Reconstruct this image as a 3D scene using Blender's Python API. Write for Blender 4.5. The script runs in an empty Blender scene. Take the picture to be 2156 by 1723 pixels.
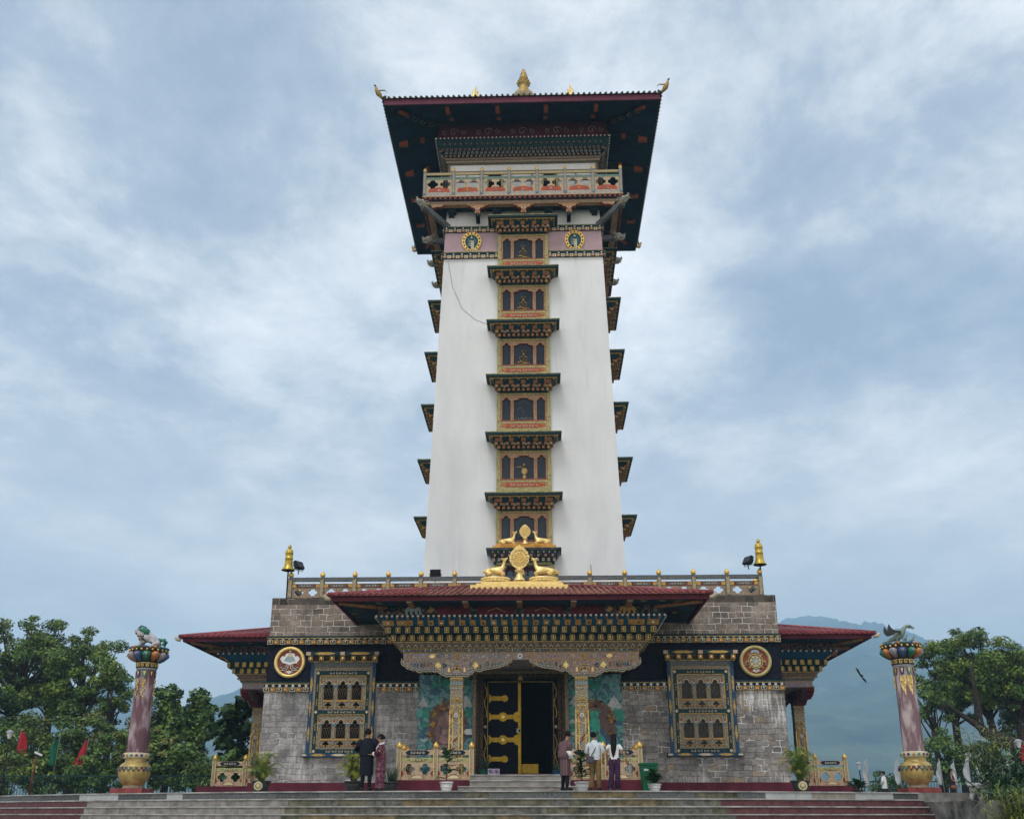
import bpy, math, random
from mathutils import Vector, Matrix, noise as mnoise
from mathutils.geometry import tessellate_polygon
PI = math.pi
R = math.radians
rnd = random.Random(7)
S = bpy.context.scene
COL = S.collection

# ------------------------------------------------------------------ camera
CX, CZ = .72, -.63
F, PX, PY, TH, PHI = 2050., 1077.5, 1015., R(18.77), R(1.77)
cam = bpy.data.objects.new('camera', bpy.data.cameras.new('camera'))
COL.objects.link(cam); S.camera = cam
cam.location = (CX, 0, CZ)
cam.rotation_euler = (PI/2 + TH, 0, PHI)
cam.data.sensor_width = 36
cam.data.lens = 36*F/2155
cam.data.shift_y = (PY-861.5)/2155
cam.data.clip_end = 20000
S.cycles.volume_bounces = 3; S.cycles.volume_step_rate = 4
S.render.resolution_x, S.render.resolution_y = 1024, 818

# ------------------------------------------------------------------ light
S.view_settings.view_transform = 'Standard'
S.view_settings.look = 'None'
S.view_settings.exposure = 0.34
S.view_settings.gamma = 1
SUN_EL, SUN_AZ = R(58), R(200)          # soft sun behind the camera, high
W = bpy.data.worlds.new('World'); S.world = W; W.use_nodes = True
nt = W.node_tree; nt.nodes.clear()
def N(nt, t, **k):
    n = nt.nodes.new(t)
    for a, b in k.items():
        if a == 'ins':
            for i, v in b.items(): n.inputs[i].default_value = v
        else: setattr(n, a, b)
    return n
def ramp(nt, stops, mode='LINEAR'):
    n = nt.nodes.new('ShaderNodeValToRGB'); n.color_ramp.interpolation = mode
    e = n.color_ramp.elements
    while len(e) < len(stops): e.new(.5)
    for i, (p, c) in enumerate(stops):
        e[i].position = p; e[i].color = (*c, 1) if len(c) == 3 else c
    return n
def build_world():
    L = nt.links.new
    sky = N(nt, 'ShaderNodeTexSky', sky_type='NISHITA', sun_disc=False, sun_elevation=SUN_EL, sun_rotation=SUN_AZ, air_density=1.2, dust_density=2.5)
    tc = N(nt, 'ShaderNodeTexCoord')
    sep = N(nt, 'ShaderNodeSeparateXYZ'); L(tc.outputs['Generated'], sep.inputs[0])
    zz = N(nt, 'ShaderNodeMath', operation='ADD', ins={1: .16}); L(sep.outputs['Z'], zz.inputs[0])
    zm = N(nt, 'ShaderNodeMath', operation='MAXIMUM', ins={1: .06}); L(zz.outputs[0], zm.inputs[0])
    dx = N(nt, 'ShaderNodeMath', operation='DIVIDE'); L(sep.outputs['X'], dx.inputs[0]); L(zm.outputs[0], dx.inputs[1])
    dy = N(nt, 'ShaderNodeMath', operation='DIVIDE'); L(sep.outputs['Y'], dy.inputs[0]); L(zm.outputs[0], dy.inputs[1])
    cb = N(nt, 'ShaderNodeCombineXYZ'); L(dx.outputs[0], cb.inputs[0]); L(dy.outputs[0], cb.inputs[1])
    mp = N(nt, 'ShaderNodeMapping'); mp.inputs['Location'].default_value = (3.1, 1.7, .4); mp.inputs['Rotation'].default_value = (0, 0, R(-24)); mp.inputs['Scale'].default_value = (.95, .8, 1)
    L(cb.outputs[0], mp.inputs[0])
    n1 = N(nt, 'ShaderNodeTexNoise', ins={'Scale': 1.7, 'Detail': 7, 'Roughness': .55, 'Distortion': .1}); L(mp.outputs[0], n1.inputs['Vector'])
    n2 = N(nt, 'ShaderNodeTexNoise', ins={'Scale': 4.2, 'Detail': 10, 'Roughness': .66, 'Distortion': .15}); L(mp.outputs[0], n2.inputs['Vector'])
    mx = N(nt, 'ShaderNodeMix', data_type='FLOAT', ins={0: .5}); L(n1.outputs[0], mx.inputs[2]); L(n2.outputs[0], mx.inputs[3])
    cr = ramp(nt, [(.38, (2.1, 2.4, 2.95)), (.45, (2.9, 3.15, 3.55)), (.495, (4.0, 4.15, 4.3)), (.55, (5.4, 5.4, 5.4)), (.64, (7.4, 7.2, 7.0))])
    for e in cr.color_ramp.elements: e.color = (*[c/10 for c in e.color[:3]], 1)
    L(mx.outputs[0], cr.inputs[0])
    vm = N(nt, 'ShaderNodeVectorMath', operation='SCALE', ins={3: 10.0}); L(cr.outputs[0], vm.inputs[0])
    mm = N(nt, 'ShaderNodeMix', data_type='RGBA', ins={0: .93}); L(sky.outputs[0], mm.inputs[6]); L(vm.outputs[0], mm.inputs[7])
    # paler, warmer air towards the horizon
    hz = N(nt, 'ShaderNodeMapRange', ins={1: .05, 2: .42, 3: .75, 4: 0.0}); L(sep.outputs['Z'], hz.inputs[0])
    m3 = N(nt, 'ShaderNodeMix', data_type='RGBA'); m3.inputs[7].default_value = (10.5, 9.5, 8.4, 1)
    L(hz.outputs[0], m3.inputs[0]); L(mm.outputs[2], m3.inputs[6])
    bg = N(nt, 'ShaderNodeBackground', ins={1: .15}); L(m3.outputs[2], bg.inputs[0])
    out = N(nt, 'ShaderNodeOutputWorld'); L(bg.outputs[0], out.inputs[0])
build_world()
sd = bpy.data.lights.new('sun', 'SUN'); sd.energy = 1.3; sd.angle = R(22); sd.color = (1, .965, .92)
sun = bpy.data.objects.new('sun', sd); COL.objects.link(sun)
sv = Vector((math.sin(SUN_AZ)*math.cos(SUN_EL), math.cos(SUN_AZ)*math.cos(SUN_EL), math.sin(SUN_EL)))
sun.rotation_euler = sv.to_track_quat('Z', 'Y').to_euler()

# ------------------------------------------------------------------ helpers
def at(x, y, Y):
    u = (x-PX)/F; v = (PY-y)/F; s, c = math.sin, math.cos
    d = Vector((-s(PHI)*c(TH), c(PHI)*c(TH), s(TH))) + u*Vector((c(PHI), s(PHI), 0)) + v*Vector((s(PHI)*s(TH), -c(PHI)*s(TH), c(TH)))
    t = Y/d.y
    return Vector((CX+d.x*t, Y, CZ+d.z*t))

def mat(name, col, rough=.75, metal=0., var=.12, vs=2.5, bump=0., bs=15., col2=None, f2=.5, stretch=None, spec=.12, wd=.18):
    m = bpy.data.materials.new(name); m.use_nodes = True; t = m.node_tree; L = t.links.new
    b = t.nodes['Principled BSDF']; b.inputs['Roughness'].default_value = rough; b.inputs['Metallic'].default_value = metal
    b.inputs['Specular IOR Level'].default_value = spec
    tc = N(t, 'ShaderNodeTexCoord'); src = tc.outputs['Object']
    if stretch:
        mp = N(t, 'ShaderNodeMapping'); mp.inputs['Scale'].default_value = stretch; L(src, mp.inputs[0]); src = mp.outputs[0]
    n = N(t, 'ShaderNodeTexNoise', ins={'Scale': vs, 'Detail': 6, 'Roughness': .6}); L(src, n.inputs['Vector'])
    a = tuple(c*(1-var) for c in col); c2 = col2 or tuple(min(1, c*(1+var)) for c in col)
    r = ramp(t, [(f2-wd, a), (f2+wd, c2)]); L(n.outputs[0], r.inputs[0]); L(r.outputs[0], b.inputs['Base Color'])
    if bump:
        n2 = N(t, 'ShaderNodeTexNoise', ins={'Scale': bs, 'Detail': 5}); L(tc.outputs['Object'], n2.inputs['Vector'])
        bp = N(t, 'ShaderNodeBump', ins={0: bump, 1: .02}); L(n2.outputs[0], bp.inputs['Height']); L(bp.outputs[0], b.inputs['Normal'])
    return m

def orn(name, cols, scale=9., rings=2.2, rough=.6, bump=.6, rand=.8):
    """carved and painted ornament: curled cells in the given colours, laid out on the UVs (metres)"""
    m = bpy.data.materials.new(name); m.use_nodes = True; t = m.node_tree; L = t.links.new
    b = t.nodes['Principled BSDF']; b.inputs['Roughness'].default_value = rough; b.inputs['Specular IOR Level'].default_value = .15
    uv = N(t, 'ShaderNodeUVMap', uv_map='UVMap')
    v = N(t, 'ShaderNodeTexVoronoi', ins={'Scale': scale, 'Randomness': rand}); L(uv.outputs[0], v.inputs['Vector'])
    nz = N(t, 'ShaderNodeTexNoise', ins={'Scale': scale*1.3, 'Detail': 3}); L(uv.outputs[0], nz.inputs['Vector'])
    a = N(t, 'ShaderNodeMath', operation='MULTIPLY_ADD', ins={1: rings}); L(v.outputs['Distance'], a.inputs[0]); L(nz.outputs[0], a.inputs[2])
    sp = N(t, 'ShaderNodeSeparateColor'); L(v.outputs['Color'], sp.inputs[0])
    ad = N(t, 'ShaderNodeMath', operation='ADD'); L(a.outputs[0], ad.inputs[0]); L(sp.outputs[0], ad.inputs[1])
    fr = N(t, 'ShaderNodeMath', operation='FRACT'); L(ad.outputs[0], fr.inputs[0])
    r = ramp(t, [(i/len(cols), c) for i, c in enumerate(cols)], 'CONSTANT'); L(fr.outputs[0], r.inputs[0])
    L(r.outputs[0], b.inputs['Base Color'])
    if bump:
        bp = N(t, 'ShaderNodeBump', ins={0: bump, 1: .01}); L(fr.outputs[0], bp.inputs['Height']); L(bp.outputs[0], b.inputs['Normal'])
    return m

def brick(name, cA, cB, mortar, white, bw=.42, bh=.2, seed=0., streak=.0, bumpv=.7, wthr=.56, dark=None):
    """weathered stone blocks on UVs in metres; pale lime crust along some joints and in some runs"""
    m = bpy.data.materials.new(name); m.use_nodes = True; t = m.node_tree; L = t.links.new
    b = t.nodes['Principled BSDF']; b.inputs['Roughness'].default_value = .85; b.inputs['Specular IOR Level'].default_value = .25
    uv = N(t, 'ShaderNodeUVMap', uv_map='UVMap')
    ws = N(t, 'ShaderNodeTexNoise', ins={'Scale': 2.6, 'Detail': 4}); L(uv.outputs[0], ws.inputs['Vector'])
    sc = N(t, 'ShaderNodeVectorMath', operation='SCALE', ins={3: .13}); L(ws.outputs['Color'], sc.inputs[0])
    ad = N(t, 'ShaderNodeVectorMath', operation='ADD'); L(uv.outputs[0], ad.inputs[0]); L(sc.outputs[0], ad.inputs[1])
    ad2 = N(t, 'ShaderNodeVectorMath', operation='ADD'); ad2.inputs[1].default_value = (seed, seed*.37, 0); L(ad.outputs[0], ad2.inputs[0])
    def bk(ms, sm): 
        k = N(t, 'ShaderNodeTexBrick', offset=.47, squash=.7, squash_frequency=3, ins={'Scale': 1., 'Mortar Size': ms, 'Mortar Smooth': sm, 'Bias': 0., 'Brick Width': bw, 'Row Height': bh})
        k.inputs['Color1'].default_value = (0, 0, 0, 1); k.inputs['Color2'].default_value = (1, 1, 1, 1); k.inputs['Mortar'].default_value = (.5, .5, .5, 1)
        L(ad2.outputs[0], k.inputs['Vector']); return k
    k = bk(.007, .2); k2 = bk(.016, .6)
    st = ramp(t, [(0, cA), (.3, tuple(c*.8 for c in cB)), (.55, cB), (.8, tuple((a+b_)/2*1.15 for a, b_ in zip(cA, cB))), (1, dark or tuple(c*.55 for c in cA))]); L(k.outputs['Color'], st.inputs[0])
    nz = N(t, 'ShaderNodeTexNoise', ins={'Scale': 7, 'Detail': 8, 'Roughness': .65}); L(uv.outputs[0], nz.inputs['Vector'])
    nr = ramp(t, [(.3, (.62, .62, .62)), (.7, (1.25, 1.25, 1.25))]); L(nz.outputs[0], nr.inputs[0])
    mu = N(t, 'ShaderNodeMix', data_type='RGBA', blend_type='MULTIPLY', ins={0: 1.}); L(st.outputs[0], mu.inputs[6]); L(nr.outputs[0], mu.inputs[7])
    lo = N(t, 'ShaderNodeTexNoise', ins={'Scale': 1.1, 'Detail': 5, 'Roughness': .65}); L(ad2.outputs[0], lo.inputs['Vector'])
    lr = ramp(t, [(.36, (.55, .56, .58)), (.5, (.95, .95, .95)), (.66, (1.3, 1.28, 1.24))]); L(lo.outputs[0], lr.inputs[0])
    mv = N(t, 'ShaderNodeMix', data_type='RGBA', blend_type='MULTIPLY', ins={0: 1.}); L(mu.outputs[2], mv.inputs[6]); L(lr.outputs[0], mv.inputs[7]); mu = mv
    mo = N(t, 'ShaderNodeMix', data_type='RGBA'); mo.inputs[7].default_value = (*mortar, 1); L(k.outputs['Fac'], mo.inputs[0]); L(mu.outputs[2], mo.inputs[6])
    # lime crust on joints, in patches
    pn = N(t, 'ShaderNodeTexNoise', ins={'Scale': 1.5, 'Detail': 5, 'Roughness': .7}); L(ad2.outputs[0], pn.inputs['Vector'])
    pr = ramp(t, [(wthr-.03, (0, 0, 0)), (wthr+.03, (1, 1, 1))]); L(pn.outputs[0], pr.inputs[0])
    pm = N(t, 'ShaderNodeMath', operation='MULTIPLY'); L(k2.outputs['Fac'], pm.inputs[0]); L(pr.outputs[0], pm.inputs[1])
    w1 = N(t, 'ShaderNodeMix', data_type='RGBA'); w1.inputs[7].default_value = (*white, 1); L(pm.outputs[0], w1.inputs[0]); L(mo.outputs[2], w1.inputs[6])
    # runs of lime down the face
    mp = N(t, 'ShaderNodeMapping'); mp.inputs['Scale'].default_value = (6, .35, 1); L(ad2.outputs[0], mp.inputs[0])
    sn = N(t, 'ShaderNodeTexNoise', ins={'Scale': 1.6, 'Detail': 6, 'Roughness': .7}); L(mp.outputs[0], sn.inputs['Vector'])
    pn2 = N(t, 'ShaderNodeTexNoise', ins={'Scale': .55, 'Detail': 2}); L(ad2.outputs[0], pn2.inputs['Vector'])
    sm = N(t, 'ShaderNodeMath', operation='MULTIPLY'); L(sn.outputs[0], sm.inputs[0]); L(pn2.outputs[0], sm.inputs[1])
    sr = ramp(t, [(.27, (0, 0, 0)), (.38, (streak, streak, streak))]); L(sm.outputs[0], sr.inputs[0])
    w2 = N(t, 'ShaderNodeMix', data_type='RGBA'); w2.inputs[7].default_value = (*white, 1); L(sr.outputs[0], w2.inputs[0]); L(w1.outputs[2], w2.inputs[6])
    L(w2.outputs[2], b.inputs['Base Color'])
    hh = N(t, 'ShaderNodeMath', operation='MULTIPLY_ADD', ins={1: -1.5}); L(k2.outputs['Fac'], hh.inputs[0]); L(nz.outputs[0], hh.inputs[2])
    bp = N(t, 'ShaderNodeBump', ins={0: bumpv, 1: .02}); L(hh.outputs[0], bp.inputs['Height']); L(bp.outputs[0], b.inputs['Normal'])
    return m

M = {}
def mk():
    M['plaster'] = mat('white plaster', (.66, .69, .71), .85, var=.06, vs=.9, col2=(.73, .745, .76), bump=.15, bs=6, stretch=(1, 1, .35))
    M['teal'] = mat('dark teal paint', (.008, .034, .042), .55, var=.3, vs=5)
    M['navy'] = mat('dark navy paint', (.008, .022, .045), .5, var=.3, vs=4)
    M['blue'] = mat('blue paint', (.012, .075, .14), .55, var=.2, vs=4)
    M['rough'] = mat('rough navy render', (.009, .010, .020), .85, var=.4, vs=9, bump=1., bs=18)
    M['orange'] = mat('orange brown paint', (.25, .105, .05), .6, var=.3, vs=8, col2=(.37, .19, .095))
    M['ochre'] = mat('ochre paint', (.36, .2, .055), .6, var=.25, vs=8, col2=(.5, .3, .1))
    M['rust'] = mat('rust red paint', (.21, .055, .035), .6, var=.2, vs=5)
    M['gold'] = mat('gold paint', (.62, .38, .075), .38, metal=.45, var=.14, vs=6, col2=(.78, .52, .14), spec=.5)
    M['palegold'] = mat('pale gilt', (.72, .52, .17), .4, metal=.35, var=.12, vs=6, col2=(.85, .65, .27), spec=.5)
    M['oldgold'] = mat('weathered gold', (.25, .17, .06), .5, metal=.3, var=.3, vs=9, col2=(.5, .36, .12))
    M['brass'] = mat('brass straps', (.33, .21, .02), .45, metal=.4, var=.2, vs=8, col2=(.45, .3, .03))
    M['cream'] = mat('cream paint', (.5, .45, .33), .6, var=.15, vs=9)
    M['white'] = mat('white paint', (.66, .68, .7), .6, var=.08)
    M['pinkred'] = mat('dull pink paint', (.36, .26, .29), .75, var=.1, vs=1.5, col2=(.42, .30, .335))
    M['maroon'] = mat('maroon paint', (.085, .016, .028), .6, var=.3, vs=2, col2=(.125, .022, .038), stretch=(1, 1, .4))
    M['roofr'] = mat('red roof sheet', (.17, .018, .028), .5, var=.3, vs=1.2, col2=(.27, .045, .05), spec=.3)
    M['roofb'] = mat('weathered red roof tiles', (.15, .05, .042), .6, var=.4, vs=2, col2=(.30, .125, .095))
    M['darkroof'] = mat('dark roof tiles', (.05, .05, .035), .7, var=.4, vs=6, col2=(.11, .1, .06))
    M['black'] = mat('black metal', (.012, .012, .014), .5, var=.2)
    M['glass'] = mat('dark window glass', (.016, .022, .030), .2, var=.3, vs=2, spec=.3)
    M['void'] = mat('dark interior', (.006, .006, .007), .9, var=.2)  # shade of unlit interiors put into a near-black colour; also lines the door frame
    M['grille'] = mat('brown grille', (.16, .12, .07), .6, var=.2)
    M['stoneL'] = brick('grey stone blocks', (.37, .36, .36), (.30, .29, .29), (.17, .17, .17), (.66, .66, .66), seed=1.3, streak=.55, wthr=.56)
    M['stoneR'] = brick('dark stone blocks', (.22, .22, .22), (.27, .255, .24), (.11, .11, .11), (.68, .68, .68), seed=9.1, streak=.95, wthr=.535, dark=(.29, .235, .17))
    M['stoneT'] = brick('brown parapet stone blocks', (.20, .17, .15), (.25, .20, .165), (.30, .29, .27), (.6, .58, .55), seed=4.4, streak=.2, wthr=.51, bh=.215, bw=.4)
    M['stoneD'] = brick('dark parapet stones', (.07, .06, .05), (.1, .085, .07), (.1, .09, .08), (.3, .3, .28), seed=2.4, streak=.1, bh=.3, bw=.34)
    M['ornG'] = orn('green gold carving', [(.12, .15, .08), (.50, .42, .16), (.26, .25, .12), (.55, .48, .24), (.15, .12, .06)], 11)
    M['ornW'] = orn('carved window timber', [(.16, .13, .10), (.46, .37, .21), (.08, .10, .12), (.34, .28, .19), (.05, .045, .045)], 15)
    M['ornR'] = orn('red gold carving', [(.32, .12, .06), (.48, .31, .15), (.22, .08, .055), (.58, .44, .26), (.18, .12, .10)], 11)
    M['ornP'] = orn('mauve scroll carving', [(.26, .21, .26), (.07, .085, .15), (.56, .50, .38), (.28, .23, .28), (.36, .19, .12), (.18, .24, .30)], 7, 3)
    M['ornQ'] = orn('brown scroll carving', [(.30, .17, .15), (.08, .085, .14), (.56, .48, .36), (.33, .18, .15), (.42, .17, .08), (.22, .26, .27)], 7, 3)
    M['ornB'] = orn('blue grey carving', [(.05, .07, .10), (.20, .19, .15), (.035, .05, .08), (.15, .17, .17)], 11)
    M['ornC'] = orn('cream rose carving', [(.46, .33, .22), (.56, .46, .28), (.40, .18, .13), (.52, .40, .30), (.30, .26, .18)], 8)
    M['ornK'] = orn('dark carving with gold', [(.012, .012, .016), (.02, .02, .03), (.22, .14, .05), (.015, .015, .02), (.10, .06, .03)], 10)
    M['ornS'] = orn('frieze of clouds', [(.012, .02, .03), (.012, .015, .02), (.10, .03, .03), (.16, .11, .08), (.01, .02, .03), (.02, .07, .08)], 3.2, 2)
    M['ornM'] = orn('heart leaf carving', [(.16, .13, .10), (.27, .21, .15), (.10, .05, .06), (.20, .16, .11)], 8, 2)
    M['ornPost'] = orn('painted post carving', [(.5, .46, .33), (.10, .14, .13), (.45, .38, .2), (.13, .1, .12), (.38, .24, .16)], 12)
    M['ornY'] = orn('gilded relief', [(.60, .38, .07), (.50, .30, .05), (.10, .10, .12), (.66, .45, .12), (.3, .17, .04)], 10, 1.6)
    M['mural'] = mural_mat()
    M['jamb'] = mat('door timber', (.05, .038, .026), .6, var=.4, vs=12)
def mural_mat():
    m = bpy.data.materials.new('painted landscape'); m.use_nodes = True; t = m.node_tree; L = t.links.new
    b = t.nodes['Principled BSDF']; b.inputs['Roughness'].default_value = .6
    uv = N(t, 'ShaderNodeUVMap', uv_map='UVMap')
    n = N(t, 'ShaderNodeTexNoise', ins={'Scale': 3.0, 'Detail': 6, 'Distortion': 1.8, 'Roughness': .5}); L(uv.outputs[0], n.inputs['Vector'])
    r = ramp(t, [(.32, (.03, .06, .10)), (.41, (.05, .11, .15)), (.47, (.03, .16, .18)), (.52, (.06, .27, .26)), (.57, (.20, .40, .40)), (.61, (.08, .15, .21)), (.70, (.24, .32, .38))]); L(n.outputs[0], r.inputs[0])
    L(r.outputs[0], b.inputs['Base Color']); return m
mk()

class MB:
    """collects shapes and links them as ONE mesh object"""
    def __init__(s, T=None): s.v = []; s.f = []; s.m = []; s.sm = []; s.mats = []; s.T = T
    def mi(s, m):
        m = M[m] if isinstance(m, str) else m
        if m not in s.mats: s.mats.append(m)
        return s.mats.index(m)
    def add(s, vs, fs, m, smooth=False):
        o = len(s.v); k = s.mi(m)
        s.v += [tuple(s.T @ Vector(v)) if s.T else tuple(v) for v in vs]
        for f in fs: s.f.append([i+o for i in f]); s.m.append(k); s.sm.append(smooth)
        return s
    def box(s, x0, x1, y0, y1, z0, z1, m):
        return s.add([(x0,y0,z0),(x1,y0,z0),(x1,y1,z0),(x0,y1,z0),(x0,y0,z1),(x1,y0,z1),(x1,y1,z1),(x0,y1,z1)],
                     [(0,3,2,1),(4,5,6,7),(0,1,5,4),(1,2,6,5),(2,3,7,6),(3,0,4,7)], m)
    def frus(s, b, t, m):   # b,t = (x0,x1,y0,y1,z)
        return s.add([(b[0],b[2],b[4]),(b[1],b[2],b[4]),(b[1],b[3],b[4]),(b[0],b[3],b[4]),(t[0],t[2],t[4]),(t[1],t[2],t[4]),(t[1],t[3],t[4]),(t[0],t[3],t[4])],
                     [(0,3,2,1),(4,5,6,7),(0,1,5,4),(1,2,6,5),(2,3,7,6),(3,0,4,7)], m)
    def lathe(s, prof, c, m, n=16, sx=1, sy=1, cap=True):
        vs = []; fs = []
        for r, z in prof:
            for i in range(n): a = 2*PI*i/n; vs.append((c[0]+r*math.cos(a)*sx, c[1]+r*math.sin(a)*sy, c[2]+z))
        for j in range(len(prof)-1):
            for i in range(n): k = (i+1) % n; fs.append((j*n+i, j*n+k, (j+1)*n+k, (j+1)*n+i))
        s.add(vs, fs, m, True)
        if cap:
            o = len(prof)-1; s.add([vs[i] for i in range(n)], [tuple(range(n))[::-1]], m); s.add([vs[o*n+i] for i in range(n)], [tuple(range(n))], m)
        return s
    def tube(s, pts, rad, m, n=6, closed=False, flat=1.):
        pts = [Vector(p) for p in pts]; k = len(pts); vs = []; fs = []
        if not hasattr(rad, '__len__'): rad = [rad]*k
        up = Vector((0, 0, 1))
        for i, p in enumerate(pts):
            a = pts[(i-1) % k] if closed or i else pts[0]; b = pts[(i+1) % k] if closed or i < k-1 else pts[-1]
            d = (b-a); d = d.normalized() if d.length > 1e-9 else Vector((0, 0, 1))
            u = d.cross(up if abs(d.z) < .95 else Vector((0, 1, 0))).normalized(); w = u.cross(d)
            for j in range(n): t = 2*PI*j/n; vs.append(p + (u*math.cos(t)*flat + w*math.sin(t))*rad[i])
        for i in range(k if closed else k-1):
            for j in range(n): l = (j+1) % n; i2 = (i+1) % k; fs.append((i*n+j, i*n+l, i2*n+l, i2*n+j))
        if not closed: fs += [tuple(range(n))[::-1], tuple((k-1)*n+j for j in range(n))]
        return s.add(vs, fs, m, True)
    def ball(s, c, r, m, n=12, rz=None):
        rz = rz or r; k = max(5, n//2)
        return s.lathe([(max(1e-4, r*math.sin(PI*i/k)), -rz*math.cos(PI*i/k)) for i in range(k+1)], c, m, n, cap=False)
    def plate(s, outer, y, th, m, holes=(), side=None):
        """outline in x,z extruded from y (front) back by th"""
        loops = [list(outer)] + [list(h) for h in holes]; fl = [p for l in loops for p in l]
        tr = tessellate_polygon([[Vector((p[0], p[1], 0)) for p in l] for l in loops]); n = len(fl)
        def area(t): a, b, c = (fl[i] for i in t); return (b[0]-a[0])*(c[1]-a[1])-(b[1]-a[1])*(c[0]-a[0])
        tr = [t if area(t) > 0 else t[::-1] for t in tr]
        s.add([(p[0], y, p[1]) for p in fl] + [(p[0], y+th, p[1]) for p in fl], [tuple(t) for t in tr] + [tuple(i+n for i in t[::-1]) for t in tr], m)
        o = 0; sf = []
        for l in loops:
            k = len(l); ar = sum(l[i][0]*l[(i+1) % k][1]-l[(i+1) % k][0]*l[i][1] for i in range(k))
            outerl = (l is loops[0])
            for i in range(k):
                a, b = o+i, o+(i+1) % k
                if (ar > 0) != outerl: a, b = b, a
                sf.append((a, a+n, b+n, b))
            o += k
        s.add([(p[0], y, p[1]) for p in fl] + [(p[0], y+th, p[1]) for p in fl], sf, side or m)
        return s
    def build(s, name, parent=None, loc=(0, 0, 0), rz=0):
        me = bpy.data.meshes.new(name); me.from_pydata(s.v, [], s.f)
        for m in s.mats: me.materials.append(m)
        me.polygons.foreach_set('material_index', s.m); me.polygons.foreach_set('use_smooth', s.sm)
        uv = me.uv_layers.new(name='UVMap'); V = me.vertices
        dat = [0.]*(2*len(me.loops))
        for p in me.polygons:
            nx, ny, nz = abs(p.normal.x), abs(p.normal.y), abs(p.normal.z)
            for li in p.loop_indices:
                c = V[me.loops[li].vertex_index].co
                q = (c.x, c.z) if ny >= nx*.99 and ny >= nz*.6 else ((c.y, c.z) if nx > nz*.6 else (c.x, c.y))
                dat[2*li] = q[0]; dat[2*li+1] = q[1]
        uv.data.foreach_set('uv', dat); me.update()
        o = bpy.data.objects.new(name, me); COL.objects.link(o); o.location = loc; o.rotation_euler = (0, 0, rz)
        if parent: o.parent = parent
        return o
def tag(o, label=None, cat=None, group=None, kind=None):
    for k, v in (('label', label), ('category', cat), ('group', group), ('kind', kind)):
        if v: o[k] = v
    return o
def empty(name, loc, rz=0, parent=None):
    o = bpy.data.objects.new(name, None); COL.objects.link(o); o.location = loc; o.rotation_euler = (0, 0, rz); o.empty_display_size = .1
    if parent: o.parent = parent
    return o
def copy_tree(o, parent=None, loc=None, rz=None):
    c = o.copy(); COL.objects.link(c); c.parent = parent
    if loc is not None: c.location = loc
    if rz is not None: c.rotation_euler = (0, 0, rz)
    for ch in o.children: copy_tree(ch, c)
    return c
def arc(cx, cz, r, a0, a1, n=6, rz=None):
    return [(cx+r*math.cos(R(a0+(a1-a0)*i/n)), cz+(rz or r)*math.sin(R(a0+(a1-a0)*i/n))) for i in range(n+1)]
def trefoil(cx, w, z0, zs, zt):
    """lobed arch opening"""
    h = w/2; H = zt-zs
    p = [(cx-h, z0), (cx+h, z0), (cx+h, zs)]
    p += arc(cx+h*.62, zs+H*.22, h*.38, -20, 110, 4, H*.22)
    p += arc(cx, zs+H*.55, h*.5, -5, 185, 6, H*.45)
    p += arc(cx-h*.62, zs+H*.22, h*.38, 70, 200, 4, H*.22) + [(cx-h, zs)]
    return p
def quatre(cx, cz, w, h):
    p = []
    for q in range(4):
        sx, sz = [(1, 1), (-1, 1), (-1, -1), (1, -1)][q]
        pts = [(1, .0), (.93, .35), (.62, .42), (.45, .62), (.4, .93)]
        if sx*sz < 0: pts = pts[::-1]
        p += [(cx+sx*a*w/2, cz+sz*b*h/2) for a, b in pts]
    return p
def spiral(c, y, r, turns, a0=0, d=1, n=14):
    return [(c[0]+r*(1-.85*i/n)*math.cos(a0+d*turns*2*PI*i/n), y, c[1]+r*(1-.85*i/n)*math.sin(a0+d*turns*2*PI*i/n)) for i in range(n+1)]
def skin(name, verts, edges, radii, m, parent=None, sub=2, loc=(0, 0, 0), rz=0, root=0, scale=1.):
    """grow one continuous surface round a skeleton"""
    me = bpy.data.meshes.new(name+'_s'); me.from_pydata([tuple(Vector(v)*scale) for v in verts], edges, []); me.update()
    o = bpy.data.objects.new('tmp', me); COL.objects.link(o)
    sk = o.modifiers.new('s', 'SKIN'); sk.use_smooth_shade = True
    for i, r in enumerate(radii):
        r = r if hasattr(r, '__len__') else (r, r); me.skin_vertices[0].data[i].radius = (r[0]*scale, r[1]*scale)
    for i in range(len(verts)): me.skin_vertices[0].data[i].use_root = (i == root)
    ss = o.modifiers.new('u', 'SUBSURF'); ss.levels = sub; ss.render_levels = sub
    dg = bpy.context.evaluated_depsgraph_get(); ev = o.evaluated_get(dg)
    nm = bpy.data.meshes.new_from_object(ev, depsgraph=dg); nm.name = name
    bpy.data.objects.remove(o); nm.materials.clear(); nm.materials.append(M[m] if isinstance(m, str) else m)
    for p in nm.polygons: p.use_smooth = True
    q = bpy.data.objects.new(name, nm); COL.objects.link(q); q.location = loc; q.rotation_euler = (0, 0, rz)
    if parent: q.parent = parent
    return q
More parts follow.
